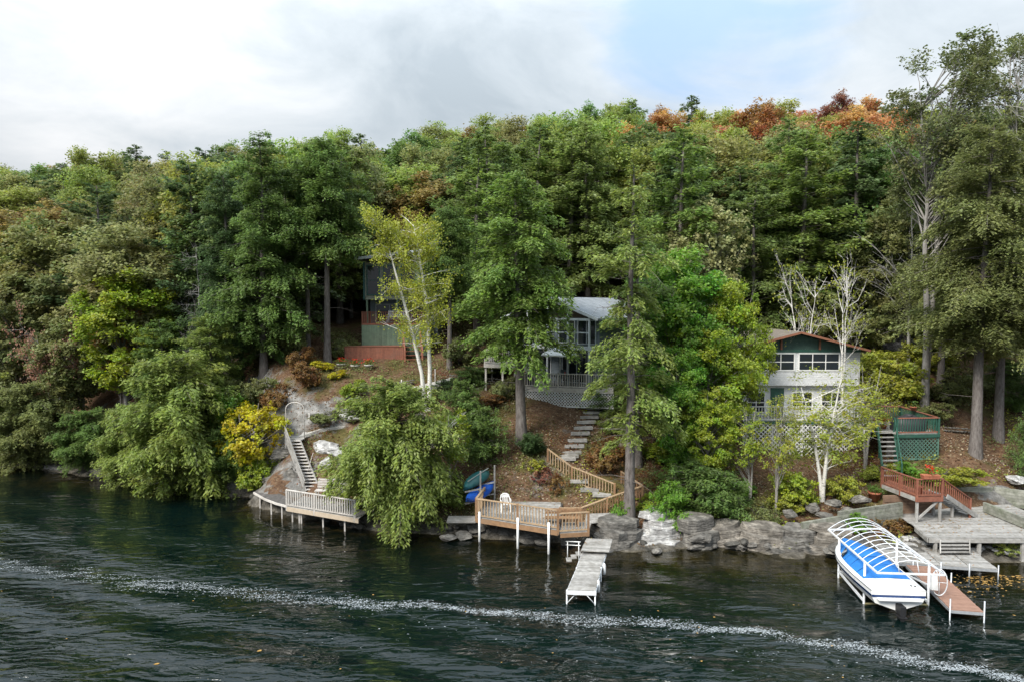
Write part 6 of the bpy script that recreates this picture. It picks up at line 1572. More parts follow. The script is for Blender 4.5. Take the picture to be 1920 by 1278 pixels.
timber_wall('brown board wall beneath the red-brown landing', (L1[0] - 0.9, L1[1] + 1.5, 0), (L2[0] + 0.5, L2[1] + 1.6, 0), 2.2, 7, surf('brown_boards', (0.22, 0.14, 0.095), None, 4, 0.8, 0.3), seed=6)
W1 = np.array([atz(1795, 930, 2.0)[0], 38.6, 0]); W2 = np.array([atz(1880, 914, 2.2)[0], 38.7, 0]); W3 = np.array([W2[0] + 2.6, 37.0, 0])
timber_wall('timber wall along the back of the big grey deck', W1, W2, 2.05, 6, MOSSW, seed=7)
timber_wall('upper timber wall running right from the back of the big deck', W2 + [0.1, 0, 0], W3 + [1.5, -1.0, 0], 2.05, 6, MOSSW, seed=8)
timber_wall('low timber edge crossing the right corner of the big deck', atz(1845, 940, 1.75), atz(1960, 985, 1.75), 1.75, 3, MOSSW, seed=9)
# short steps from the big deck to the floats
st0, st1 = atz(1788, 1036, 0.55), atz(1782, 1010, 1.05)
t = thing('short_steps', 'short grey wooden steps from the big deck to the floating docks', 'steps', tuple(st0))
steps(t, st0 + [0, -0.1, 0], np.array([st1[0], D1[1] - 0.12, 1.12]), 1.35, 4, GREYW, GREYW, side=(1, 0, 0), depth=0.3)
# ------------------------------------------------------------------ dock sections
ang = math.radians(11.0); ax = np.array([math.sin(ang), math.cos(ang), 0]); sx_ = np.array([math.cos(ang), -math.sin(ang), 0])
def dock_section(label, A, w, l, mat, n, lz_=0.5, name='dock_section', posts=(1, 1, 1, 1), post_up=0.0, group='grey dock sections side by side'):
    A = np.array([A[0], A[1], lz_])
    o = thing(name, label, 'dock', (A[0], A[1], 0), group)
    boards(o, A, A + sx_ * w, A + sx_ * w + ax * l, A + ax * l, n, mat, 0.035, 0.010, seed=int(A[0] * 10) % 97)
    for a, b in ((A, A + sx_ * w), (A, A + ax * l), (A + sx_ * w, A + sx_ * w + ax * l), (A + ax * l, A + ax * l + sx_ * w)):
        MB().bar(a + [0, -0.0, -0.095], b + [0, 0, -0.095], 0.05, 0.11).build('frame_rail', STEEL, o)
    for f_, p in zip(posts, (A - sx_ * 0.03, A + sx_ * (w + 0.03), A + ax * l, A + ax * l + sx_ * w)):
        if f_: MB().tube([(p[0], p[1], hz(p[0], p[1]) - 0.15), (p[0], p[1], lz_ + 0.12 + post_up)], 0.03, 8).build('post', STEEL, o)
    return o
f0 = atz(1819, 1062, 0.5); wd = 1.16
for i, nm in ((-3, 'leftmost, partly behind the boat'), (-2, 'second from the left, below the short steps'), (-1, 'third from the left'), (0, 'at the right end')):
    A = f0 + sx_ * (wd * i * 1.0 + (0.02 * i)) ; dock_section(f'grey plank dock section, {nm}', A, wd - 0.03, 2.35, GREYW, 18, posts=(1, 1, 0, 0), post_up=0.05)
BROWN = surf('brown_composite', (0.29, 0.17, 0.125), (0.24, 0.14, 0.10), 5, 0.7, 0.15, rnd=0.05)
b0 = atz(1783, 1141, 0.45)
dock_section('brown plank dock section at the outer end beside the boat', b0, 1.16, 2.9, BROWN, 22, 0.45, 'brown_dock', (1, 1, 0, 1), 0.30, 'brown dock sections')
dock_section('brown plank dock section between the outer one and the grey docks', b0 + ax * 2.95, 1.16, 1.75, BROWN, 14, 0.45, 'brown_dock', (0, 0, 0, 0), 0.1, 'brown dock sections')
# ------------------------------------------------------------------ boat lift with bare canopy frame
cz = 1.78
c00, c01 = atz(1645, 1073, cz), atz(1772, 1077, cz); c10, c11 = atz(1553, 992, cz), atz(1656, 990, cz)
t = thing('boat_lift', 'white metal boat lift with a bare arched canopy frame over the boat', 'boat lift', tuple(np.append(((c00 + c11) / 2)[:2], -0.5)))
for a, b in ((c00, c10), (c01, c11), (c00, c01), (c10, c11)): MB().bar(a, b, 0.06, 0.07).build('canopy_rail', ALU, t)
for i in range(12):
    a, b = lerp(c00, c10, i / 11), lerp(c01, c11, i / 11)
    MB().tube([lerp(a, b, q) + [0, 0, 0.52 * (1 - (2 * q - 1) ** 2) + 0.02] for q in np.linspace(0, 1, 13)], 0.018, 6).build('canopy_bow', ALU, t)
for q in (0.28, 0.5, 0.72):
    z_ = 0.52 * (1 - (2 * q - 1) ** 2); MB().tube([lerp(c00, c01, q) + [0, 0, z_ - 0.01], lerp(c10, c11, q) + [0, 0, z_ - 0.01]], 0.016, 6).build('canopy_stringer', ALU, t)
for q in (0.33, 0.62, 0.9): p = lerp(c00, c01, q); MB().tube([p, p + [-0.08, 0.02, 0.52 * (1 - (2 * q - 1) ** 2)]], 0.018, 6).build('canopy_strut', ALU, t)
lp = []
for (s0_, q) in ((0, 0.22), (0, 0.74), (1, 0.22), (1, 0.74)):
    p = lerp((c00, c01)[s0_], (c10, c11)[s0_], q); lp.append(p)
    MB().tube([(p[0], p[1], -1.6), (p[0], p[1], cz)], 0.048, 10).build('lift_post', ALU, t)
for a, b in ((lp[0], lp[1]), (lp[2], lp[3])):
    MB().bar((a[0], a[1], 0.12), (b[0], b[1], 0.30), 0.07, 0.09).build('side_beam', ALU, t)
    MB().bar((a[0], a[1], 0.85), (b[0], b[1], 0.35), 0.05, 0.06).build('side_brace', ALU, t)
for a, b in ((lp[0], lp[2]), (lp[1], lp[3])): MB().bar((a[0], a[1], -0.02), (b[0], b[1], -0.02), 0.09, 0.11).build('cross_beam', surf('wet_timber', (0.26, 0.23, 0.12), None, 4, 0.6), t)
for k in (0.33, 0.67):
    a = lerp(lp[0], lp[2], k); b = lerp(lp[1], lp[3], k); MB().bar((a[0], a[1] - 0.2, 0.13), (b[0], b[1] + 0.2, 0.13), 0.12, 0.16).build('bunk', surf('bunk_carpet', (0.10, 0.10, 0.11), None), t)
# winch wheel on the right front post
wc = lp[2] + [0.30, -0.22, -0.72]; wpts = [wc + np.array([0.38 * math.cos(a) * 0.75, 0.38 * math.cos(a) * -0.2, 0.55 * math.sin(a)]) for a in np.linspace(0, 2 * math.pi, 25)]
wh_ = MB().tube(wpts, 0.022, 6, caps=False).build('winch_wheel', ALU, t)
for k in range(4): MB().tube([wc, wpts[k * 6]], 0.015, 5).build('spoke', ALU, wh_)
MB().hexa([tuple(wc + np.array(v)) for v in ((-0.34, -0.06, -0.3), (-0.10, -0.10, -0.3), (-0.10, 0.10, -0.3), (-0.34, 0.10, -0.3), (-0.32, -0.04, 0.32), (-0.12, -0.08, 0.32), (-0.12, 0.08, 0.32), (-0.32, 0.08, 0.32))]).build('winch_box', WHITEP, t)
# ------------------------------------------------------------------ motor boat under its blue cover
ba, bf = np.array([15.48, 26.75]), np.array([15.86, 32.1])
bl = np.linalg.norm(bf - ba); brz = -math.atan2(bf[0] - ba[0], bf[1] - ba[1])
bt = thing('motor_boat', 'white motor boat with navy stripe and bright blue cover on the lift', 'boat', (ba[0], ba[1], 0.22), None, brz)
GEL = surf('white_gelcoat', (0.80, 0.80, 0.79), (0.74, 0.74, 0.73), 2, 0.25, 0.0, rnd=0.0, spec=0.5); NAVY = surf('navy_gelcoat', (0.018, 0.045, 0.14), None, 2, 0.25, 0.0, rnd=0.0)
COVER = surf('blue_canvas', (0.02, 0.17, 0.50), (0.015, 0.135, 0.42), 2.0, 0.75, 0.35, bscale=3.5, bdist=0.03, rnd=0.0)
n = 15; beam = 1.12
def half(s): return beam * (0.93 + 0.07 * min(1, s / 0.3)) * (1 - max(0, (s - 0.45) / 0.55) ** 2.3) ** 0.85 + 0.01
def sheer(s): return 0.86 + 0.16 * s ** 2
def section(s, sd):
    w = half(s); zg = sheer(s); kz = 0.0 + 0.62 * max(0, (s - 0.55) / 0.45) ** 2; cw = w * (0.86 - 0.3 * max(0, s - 0.5)); cz_ = 0.32 + kz * 0.75
    return [(0, s * bl, kz), (sd * cw, s * bl, min(cz_, zg - 0.25)), (sd * w * 0.97, s * bl, zg - 0.30), (sd * w, s * bl, zg - 0.18), (sd * w, s * bl, zg)]
hull = MB(); strp = MB()
for sd in (-1, 1):
    g = [section(i / (n - 1) * 0.998, sd) for i in range(n)]
    for i in range(n - 1):
        for j in range(4):
            q = [g[i][j], g[i + 1][j], g[i + 1][j + 1], g[i][j + 1]]
            if sd < 0: q = q[::-1]
            hull.add(q, [(0, 1, 2, 3)], j < 1)
        o_ = np.array([sd * 0.012, 0, 0])
        q = [np.array(g[i][2]) + o_, np.array(g[i + 1][2]) + o_, np.array(g[i + 1][3]) + o_, np.array(g[i][3]) + o_]
        strp.add(q if sd > 0 else q[::-1], [(0, 1, 2, 3)])
a, b = section(0, -1), section(0, 1)
hull.add(a[::-1] + b[1:], [tuple(range(9))][:1])
hull.build('hull', GEL, bt, True); strp.build('stripe', NAVY, bt, True)
MB().add([(-half(0) * 0.97, -0.012, sheer(0) - 0.30), (half(0) * 0.97, -0.012, sheer(0) - 0.30), (half(0), -0.012, sheer(0) - 0.2), (-half(0), -0.012, sheer(0) - 0.2)], [(0, 1, 2, 3)]).build('transom_stripe', NAVY, bt, True)
# deck cap with gunwale
dk = MB(); rows = []
for i in range(n):
    s = i / (n - 1) * 0.998; w = half(s); zg = sheer(s)
    rows.append([(-w, s * bl, zg), (-w * 0.82, s * bl, zg + 0.07), (0, s * bl, zg + 0.10), (w * 0.82, s * bl, zg + 0.07), (w, s * bl, zg)])
vs = [p for r in rows for p in r]; dk.add(vs, [(i * 5 + j, i * 5 + j + 1, (i + 1) * 5 + j + 1, (i + 1) * 5 + j) for i in range(n - 1) for j in range(4)], True); dk.add(rows[0] + [(half(0), 0.0, sheer(0) - 0.02), (-half(0), 0.0, sheer(0) - 0.02)], [(6, 5, 4, 3, 2, 1, 0)]); dk.build('deck', GEL, bt, True)
# cockpit cover: humped canvas, and the bow cover, with the windscreen gap between
def cover(s0, s1, hump, name, m=13, inset=0.86):
    c = MB(); k = 13; vs = []
    for i in range(m):
        q = i / (m - 1); s = s0 + (s1 - s0) * q; w = half(s) * inset; zg = sheer(s) + 0.075
        hgt = hump(q)
        for j in range(k):
            x = -1 + 2 * j / (k - 1)
            vs.append((x * w, s * bl, zg + hgt * (1 - abs(x) ** 2.6) + 0.012 * math.sin(9 * q + 4 * x)))
    c.add(vs, [(i * k + j, i * k + j + 1, (i + 1) * k + j + 1, (i + 1) * k + j) for i in range(m - 1) for j in range(k - 1)], True)
    rim = [vs[i * k] for i in range(m)] + [vs[(m - 1) * k + j] for j in range(k)] + [vs[i * k + k - 1] for i in range(m - 1, -1, -1)] + [vs[j] for j in range(k - 1, -1, -1)]
    c.add([(x, y, z) for x, y, z in rim] + [(x * 1.02, y, z - 0.09) for x, y, z in rim], [(i, i + 1, len(rim) + i + 1, len(rim) + i) for i in range(len(rim) - 1)])
    return c.build(name, COVER, bt, True)
cover(0.18, 0.64, lambda q: 0.12 + 0.34 * math.sin(min(1, q * 1.08) * math.pi * 0.62) ** 1.4, 'cockpit_cover')
cover(0.66, 0.965, lambda q: 0.10 + 0.22 * math.cos(q * math.pi * 0.5), 'bow_cover', inset=0.80)
SEAM = surf('cover_seam', (0.012, 0.10, 0.32), None, 3, 0.8, 0.0)
for s_, hh in ((0.30, 0.36), (0.42, 0.455), (0.54, 0.45)):
    w = half(s_) * 0.86; zg = sheer(s_) + 0.082
    MB().tube([(x * w, s_ * bl, zg + hh * (1 - abs(x) ** 2.6) + 0.012 * math.sin(9 * (s_ - 0.205) / 0.435 + 4 * x)) for x in np.linspace(-1, 1, 13)], 0.012, 5, caps=False).build('cover_seam', SEAM, bt, True)
rub = MB()
for sd in (-1, 1): rub.tube([(sd * (half(i / 14 * 0.998) + 0.01), i / 14 * 0.998 * bl, sheer(i / 14 * 0.998) - 0.02) for i in range(15)], 0.022, 6)
rub.build('rub_rail', surf('grey_rubber', (0.22, 0.23, 0.24), None), bt, True)
for sd in (-1, 1):
    for s_ in (0.26, 0.36, 0.46, 0.56): MB().tube([(sd * half(s_) * 0.875, s_ * bl, sheer(s_) + 0.04), (sd * (half(s_) + 0.012), s_ * bl + 0.03, sheer(s_) - 0.16)], 0.009, 5).build('tie_strap', SEAM, bt, True)
MB().add([(-half(.56) * 0.88, 0.58 * bl, sheer(.58) + 0.1), (-half(.66) * 0.80, 0.665 * bl, sheer(.66) + 0.1), (-half(.64) * 0.62, 0.645 * bl, sheer(.64) + 0.44), (-half(.56) * 0.72, 0.565 * bl, sheer(.56) + 0.44)], [(0, 1, 2, 3), (3, 2, 1, 0)]).build('windscreen', GLASS, bt, True)
# swim platform, stern drive, registration-like dark mark
MB().box(-0.85, 0.85, -0.22, 0.0, 0.50, 0.56).build('swim_platform', GEL, bt, True)
dr = MB(); dr.box(-0.11, 0.11, -0.42, 0.01, 0.02, 0.34); dr.hexa([(-0.05, -0.40, -0.42), (0.05, -0.40, -0.42), (0.05, -0.12, -0.42), (-0.05, -0.12, -0.42), (-0.09, -0.42, 0.02), (0.09, -0.42, 0.02), (0.09, -0.05, 0.02), (-0.09, -0.05, 0.02)]); dr.box(-0.16, 0.16, -0.46, -0.08, -0.10, -0.07)
dro = dr.build('stern_drive', BLACK, bt, True)
for k in range(3):
    a = k * 2.094; MB().bar((0, -0.44, -0.28), (0.16 * math.cos(a), -0.46, -0.28 + 0.16 * math.sin(a)), 0.10, 0.015, up=(0, 1, 0.4)).build('propeller_blade', BLACK, dro, True)
for (x0, x1, y0, y1) in ((0.60, 0.92, 0.36, 0.39), (0.60, 0.63, 0.22, 0.36), (0.89, 0.92, 0.22, 0.36), (0.70, 0.78, 0.22, 0.25)):
    zz = sheer(0.06) + 0.078; MB().box(x0, x1, y0, y1, zz - 0.02, zz + 0.022 - 0.05 * (x1 > 0.8)).build('deck_mark', BLACK, bt, True)
for x in (-0.9, 0.9):
    MB().tube([(x, 0.14 * bl, sheer(.14) + 0.05), (x, 0.15 * bl, sheer(.15) + 0.10), (x, 0.17 * bl, sheer(.17) + 0.05)], 0.013, 6).build('cleat', STEEL, bt, True)
MB().lathe(tuple(np.array([lp[0][0] + 0.5, lp[0][1] + 0.2, 0.0])), [(0.02, 0.05), (0.09, 0.10), (0.10, 0.4), (0.09, 0.62), (0.02, 0.68)], 10).solo('boat_fender', WHITEP, 'white fender hanging on the left side of the motor boat', 'fender')
# ------------------------------------------------------------------ utility pole, yellow marker, wires, leaning slab
p = at(1784, 700, 52.0); zb_ = hz(p[0], 52.0); ztop = at(1784, 520, 52.0)[2] + 1.5
up = thing('utility_pole', 'orange-brown wooden utility pole on the right slope', 'pole', (p[0], 52.0, zb_))
MB().tube([(0, 0, -0.5), (0.05, 0, (ztop - zb_))], [0.17, 0.12], 12).build('shaft', surf('creosote_wood', (0.30, 0.125, 0.05), (0.22, 0.09, 0.035), 3, 0.8, 0.4, stretch=(4, 4, 0.5)), up, True)
MB().bar((-0.8, -0.1, ztop - zb_ - 0.5), (0.9, -0.1, ztop - zb_ - 0.5), 0.09, 0.11).build('cross_arm', GREYW, up, True)
for x in (-0.7, 0, 0.8): MB().lathe((x, -0.1, ztop - zb_ - 0.44), [(0.03, 0), (0.05, 0.06), (0.03, 0.14)], 8).build('insulator', GREYP, up, True)
q = at(1767, 722, 50.5); zq = hz(q[0], 50.5)
MB().tube([(q[0], 50.5, zq - 0.2), (q[0] + 0.12, 50.5, zq + 2.2)], 0.035, 8).solo('guy_marker', surf('yellow_plastic', (0.55, 0.40, 0.06), None, 4, 0.5, 0), 'thin yellow marker sleeve left of the utility pole', 'marker')
top = np.array([p[0], 51.9, ztop - 0.4])
for i, (e, l_) in enumerate(((at(1180, 478, 60.0), 'upper power line running left from the utility pole'), (at(1440, 520, 56.0), 'lower power line running left from the utility pole'))):
    s_ = top - [0.1, 0, 0.6 * i]; MB().tube([lerp(s_, e, k) + [0, 0, -1.1 * 4 * k * (1 - k) * 0.6] for k in np.linspace(0, 1, 15)], 0.014, 5).solo('power_line', BLACK, l_, 'cable')
sp = at(1676, 652, 56.0)
sl = MB(); sl.add([(-1.7, 0, -0.9), (0.5, -0.1, -1.3), (1.7, 0.2, 0.3), (0.9, 0.3, 1.9), (0.1, 0.3, 1.3), (-1.7, 0.35, -0.9), (0.5, 0.3, -1.3), (1.7, 0.6, 0.3), (0.9, 0.7, 1.9), (0.1, 0.7, 1.3)],
                  [(0, 1, 2, 3, 4), (9, 8, 7, 6, 5), (0, 5, 6, 1), (1, 6, 7, 2), (2, 7, 8, 3), (3, 8, 9, 4), (4, 9, 5, 0)])
o = sl.build('leaning_slab', rock_material('dark_slab', (0.11, 0.11, 0.115)), None); o.location = sp; o.rotation_euler = (-0.5, 0, 0); tag(o, 'dark pointed slab leaning on the slope left of the utility pole', 'slab')
# ------------------------------------------------------------------ rocks
_rr = random.Random(31)
def ledge_mesh(seed, L=2.2, D=1.2, Ht=1.1, layers=5):
    rng = random.Random(seed); mb = MB(); z = -0.5
    for k in range(layers):
        th = (Ht + 0.5) / layers * rng.uniform(0.7, 1.3); n = 13; sh = 1 - 0.09 * k; ox, oy = rng.uniform(-0.2, 0.2), 0.12 * k + rng.uniform(-0.06, 0.06); tl = rng.uniform(-0.06, 0.06)
        ring = [(ox + sh * L / 2 * math.cos(2 * math.pi * j / n) * rng.uniform(0.78, 1.12), oy + sh * D / 2 * math.sin(2 * math.pi * j / n) * rng.uniform(0.75, 1.15)) for j in range(n)]
        lo = [(x, y, z + tl * x) for x, y in ring]; up = [(x * rng.uniform(0.9, 0.99), y * rng.uniform(0.86, 0.99) + 0.03, z + th + tl * x + rng.uniform(-0.04, 0.04)) for x, y in ring]
        c = (ox, oy, z + th + rng.uniform(0.0, 0.08))
        b = mb.add(lo + up + [c], [(j, (j + 1) % n, n + (j + 1) % n, n + j) for j in range(n)] + [(n + j, n + (j + 1) % n, 2 * n) for j in range(n)])
        z += th * 0.93
    return mb.mesh('ledge')
LEDGE = [ledge_mesh(300 + i, 2.4, 1.5, 0.9 + 0.12 * i, 4 + i % 3) for i in range(5)]
def ledge(px, py, z, label, L, D, Hs, mat=ROCK, k=0, rz=0.0):
    p = atz(px, py, z); o = piece('rock_ledge', LEDGE[k % 5], ROCK, None, p, (0.10, 0.12 - 0.05 * k, rz)); o.scale = (L / 2.4, D / 1.5, Hs)
    o.material_slots[0].link = 'OBJECT'; o.material_slots[0].material = mat
    return tag(o, label, 'rock')
ROCK_B = rock_material('brown_grey_ledge', (0.20, 0.18, 0.155))
def rk(px, py, z, r, label, mat=ROCK, sq=None, group=None, tilt=None):
    sq = sq or (_rr.uniform(0.9, 1.3), _rr.uniform(0.8, 1.1), _rr.uniform(0.7, 1.0))
    return rock(px, py, z, r, label, mat, group, _rr.randrange(8), _rr.uniform(0, 6.28) if sq is None else _rr.uniform(-0.5, 0.5), sq, 'boulder' if r > 0.7 else 'rock', _rr.uniform(-0.2, 0.2) if tilt is None else tilt)
ledge(1165, 1018, 0.1, 'dark layered ledge right of the pier landing', 3.2, 2.2, 1.25, ROCK, 0, 0.3)
ledge(1132, 1000, 0.35, 'grey ledge beside the pier landing', 2.2, 1.8, 0.8, ROCK_B, 1, -0.2)
ledge(1246, 1012, 0.1, 'large whitish bedrock face below the bright low bush', 3.3, 2.2, 1.15, ROCK_W, 2, 0.35)
ledge(1306, 1020, 0.05, 'grey bedrock ledge right of the whitish one', 2.6, 2.0, 1.15, ROCK, 3, -0.2)
ledge(1366, 1020, 0.0, 'long grey shore ledge below the hemlock bushes', 3.6, 2.0, 1.0, ROCK_B, 4, 0.05)
ledge(1436, 1026, 0.0, 'brown-grey shore ledge left of the timber wall', 3.4, 2.0, 1.1, ROCK_B, 0, -0.1)
ledge(1502, 1030, 0.0, 'shore ledge beneath the left end of the timber wall', 3.4, 2.0, 1.1, ROCK, 1, 0.1)
ledge(1566, 1034, 0.0, 'shore ledge behind the bow of the motor boat', 3.4, 2.0, 1.0, ROCK_B, 2, 0.0)
rk(1203, 890, 2.2, 0.6, 'pale stone at the foot of the rear hemlock trunk', ROCK_W)
for i, (px, py, r, l_) in enumerate(((914, 996, 0.42, 'upright grey rock under the left of the cedar deck'), (945, 998, 0.62, 'grey rock under the cedar deck between the first two posts'), (985, 1008, 0.6, 'round mossy rock under the middle of the cedar deck'),
                                  (1065, 1014, 0.45, 'grey rock under the right wing of the cedar deck'), (868, 1004, 0.45, 'rock at the waterline beneath the leaning hemlock, right one'), (838, 1008, 0.4, 'rock at the waterline beneath the leaning hemlock, left one'),
                                  (1015, 1016, 0.35, 'small rock in the water under the cedar deck'), (650, 978, 0.55, 'tilted dark rock below the pale deck'), (612, 972, 0.4, 'grey rock under the pale deck'), (672, 985, 0.45, 'rock at the waterline right of the pale deck'),
                                  (583, 962, 0.35, 'small rock under the left of the pale deck'))):
    rk(px, py, 0.12, r, l_, ROCK_D if i in (7, 8, 9) else ROCK)
rk(482, 925, 0.35, 0.7, 'dark rock under the boardwalk', ROCK_D); rk(520, 900, 1.2, 0.8, 'grey rock above the boardwalk', ROCK); rk(548, 890, 1.7, 0.85, 'mossy grey rock left of the stair foot', ROCK, (1.0, 0.8, 1.2)); rk(500, 890, 1.2, 0.6, 'pale rock behind the boardwalk', ROCK_W)
rk(612, 872, 2.2, 1.0, 'pale cliff rock right of the steep stairs, lower', ROCK_W, (0.9, 0.9, 1.3)); rk(608, 838, 3.2, 0.8, 'pale cliff rock right of the steep stairs, upper', ROCK_W); rk(640, 850, 2.8, 1.0, 'pale rock half hidden by the hemlock bush', ROCK_W); rk(532, 850, 2.8, 0.7, 'grey rock left of the stair head', ROCK)
ledge(690, 740, 6.0, 'big white outcrop at the edge of the plateau', 4.6, 2.6, 0.85, ROCK_W, 3, 0.25); ledge(652, 768, 5.2, 'white outcrop below the big one, left', 2.8, 2.0, 1.1, ROCK_W, 1, -0.3); rk(722, 738, 6.0, 1.0, 'white outcrop right of the big one', ROCK_W); rk(660, 782, 4.9, 0.8, 'pale rock above the ledge path', ROCK_W, (1.4, 0.8, 0.6))
rk(40, 858, 0.1, 1.1, 'flat rock at the waterline at the far left', ROCK, (1.8, 0.8, 0.5)); rk(105, 878, 0.05, 0.8, 'rock at the waterline under the far left bushes', ROCK, (1.5, 0.8, 0.6)); rk(195, 888, 0.1, 0.9, 'rock between the far left bushes', ROCK_D); rk(455, 905, 0.3, 0.6, 'dark rock at the foot of the yellow maple', ROCK_D)
for i, (px, py, z, r) in enumerate(((1520, 950, 1.5, 0.5), (1565, 944, 1.7, 0.45), (1612, 935, 1.9, 0.55), (1480, 962, 1.3, 0.4), (1590, 955, 1.5, 0.35), (1545, 965, 1.4, 0.35))):
    rk(px, py, z, r, 'pale broken rock on the bank around the birch clump', ROCK, group='broken rocks around the birch clump')
for i in range(16):
    px = 1688 + (i % 8) * 9 + _rr.uniform(-3, 3); py = 1006 + (i // 8) * 14 + (i % 8) * 2 + _rr.uniform(-3, 3)
    rk(px, py, 0.45 - 0.2 * (i // 8), _rr.uniform(0.16, 0.36), 'pale riprap stone heaped beside the big grey deck', ROCK_W, group='riprap stones beside the big grey deck')
for i in range(9):
    px = 1815 + i * 12 + _rr.uniform(-3, 3); rk(px, 1030 + _rr.uniform(-6, 6), 0.35, _rr.uniform(0.15, 0.3), 'pale stone under the front of the big grey deck', ROCK_W, group='stones under the big grey deck')
for i, (px, py, Y, r, l_) in enumerate(((1650, 625, 60.0, 1.6, 'grey ledge on the slope above the leaning slab'), (1905, 900, 38.9, 0.5, 'white rock at the right edge of the brown slope'), (1698, 640, 57.0, 0.7, 'pale rock right of the leaning slab'), (1700, 690, 52.5, 0.6, 'pale rock on the path behind the green deck'))):
    p = at(px, py, Y); o = rk(px, py, p[2], r, l_, ROCK if i != 1 else ROCK_W)
for i in range(44):
    px = _rr.uniform(1115, 1720) if i < 26 else _rr.uniform(480, 900); ys_ = np.interp(px, [a[0] for a in shore_px], [a[1] for a in shore_px])
    z = _rr.uniform(0.0, 0.75); p = atz(px, ys_ - 2 - z * 34, z); r = _rr.uniform(0.18, 0.55)
    zone = 'between the pier and the boat lift' if px > 1110 else 'below the pale and cedar decks'
    o = rock(px, ys_ - 2 - z * 34, z, r, f'broken grey rock along the waterline {zone}', ROCK_D if i % 3 == 0 else ROCK, f'shore rocks {zone}', _rr.randrange(8), _rr.uniform(0, 6.28), (_rr.uniform(0.8, 1.5), _rr.uniform(0.7, 1.1), _rr.uniform(0.5, 1.0)), 'rock', _rr.uniform(-0.4, 0.4))
# dry-stone walls: every stone a piece
FLAT = [stone_mesh(200 + i, 1.0, (1.0, 0.8, 0.35), 8, 1) for i in range(5)]
def stone_wall(label, pts, h, seed):
    rng = random.Random(seed); pts = [np.array(at(*p)) for p in pts]
    for p in pts: p[2] = hz(p[0], p[1])
    o = thing('dry_stone_wall', label, 'wall', tuple(pts[0])); off = root_loc(o)
    for a, b in zip(pts[:-1], pts[1:]):
        L = np.linalg.norm(b - a); rows = max(2, int(h / 0.13))
        for r in range(rows):
            k = 0.0
            while k < L:
                w = rng.uniform(0.16, 0.32); q = lerp(a, b, min(1, (k + w / 2) / L)); q = q - off + [0, rng.uniform(-0.06, 0.06), (r + 0.5) * h / rows]
                s = piece('stone', FLAT[rng.randrange(5)], ROCK, o, q, (0, 0, rng.uniform(-0.3, 0.3))); s.scale = (w * 0.62, 0.2, 0.19); k += w
stone_wall('low dry stone wall left of the twin hemlock trunks on the right slope', [(1770, 805, 43.8), (1840, 803, 43.8)], 0.38, 3)
stone_wall('dry stone wall along the slope below the grey side deck', [(842, 712, 48.6), (900, 716, 48.0), (962, 722, 47.6)], 0.5, 4)
stone_wall('short dry stone wall left of the twin birch', [(735, 726, 47.4), (775, 722, 47.6)], 0.45, 5)
# ------------------------------------------------------------------ leaf litter, undergrowth
def scatter(name, n, region, size, cols, seed, lift=0.03, tall=0.0, patch=None, keep=None, cluster=1, spread=0.3, lw=0.8):
    rng = np.random.default_rng(seed)
    x = rng.uniform(region[0], region[1], n * 4); y = rng.uniform(region[2], region[3], n * 4)
    ok = (y > np.interp(x, shore[:, 0], shore[:, 1]) + 0.7) & (np.abs(x) < y * 0.82)
    if patch is not None: ok &= (vnoise(x, y, patch[0], patch[1]) > patch[2])
    if keep is not None: ok &= keep(x, y)
    x, y = x[ok][:n], y[ok][:n]
    if cluster > 1:
        x = np.repeat(x, cluster) + rng.normal(0, spread, len(x) * cluster); y = np.repeat(y, cluster) + rng.normal(0, spread, len(y) * cluster)
    z = height(x, y); m = len(x)
    P = np.stack([x, y, z + lift + rng.random(m) * tall], -1)
    nr = unit(rng.normal(0, 0.5, (m, 3)) + [0, -0.15, 1.0]); A = unit(np.cross(nr, rng.normal(0, 1, (m, 3)))); B = np.cross(nr, A)
    sz = rng.uniform(size[0], size[1], m)
    t_ = np.stack([rng.normal(0.5, 0.2, m), rng.normal(0.5, 0.25, m), rng.normal(0.5, 0.2, m)], -1)
    o = piece(name, quad_mesh(name, leaf_quads(P, A, B, sz, sz * lw), t_), None); o.color = (*cols, 1)
    return o
def no_build(x, y):
    ok = np.ones(len(x), bool)
    for a, b, c, d in [(-2.0, 3.2, 33, 38.6), (20.2, 30, 32, 38.9), (-13, -5.4, 52.7, 64)]: ok &= ~((x > a) & (x < b) & (y > c) & (y < d))
    return ok
tag(scatter('leaf_litter', 20000, (-24, 32, 34, 58), (0.07, 0.16), (0.20, 0.115, 0.06), 1, 0.02, 0.03, keep=no_build), 'brown fallen leaves covering the bank', 'leaves', kind='stuff')
tag(scatter('pale_leaf_litter', 9000, (-6, 30, 34, 50), (0.07, 0.15), (0.40, 0.33, 0.24), 2, 0.03, 0.03, patch=(2.6, 41, 0.02), keep=no_build), 'pale dry leaves and stone chips on the slope', 'leaves', kind='stuff')
tag(scatter('undergrowth', 1500, (-30, 34, 34, 62), (0.08, 0.16), G_OL, 3, 0.03, 0.30, patch=(3.2, 43, 0.06), keep=no_build, cluster=16, spread=0.22), 'low green undergrowth on the bank', 'plants', kind='stuff')
tag(scatter('yellow_undergrowth', 600, (4, 34, 34, 60), (0.09, 0.17), Y_BR, 4, 0.03, 0.45, patch=(2.4, 44, 0.08), keep=no_build, cluster=16, spread=0.25), 'yellowing undergrowth on the right bank', 'plants', kind='stuff')
tag(scatter('russet_undergrowth', 420, (-14, 26, 35, 50), (0.07, 0.14), (0.18, 0.075, 0.03), 5, 0.03, 0.25, patch=(2.0, 45, 0.12), keep=no_build, cluster=14, spread=0.2), 'russet undergrowth on the slope', 'plants', kind='stuff')
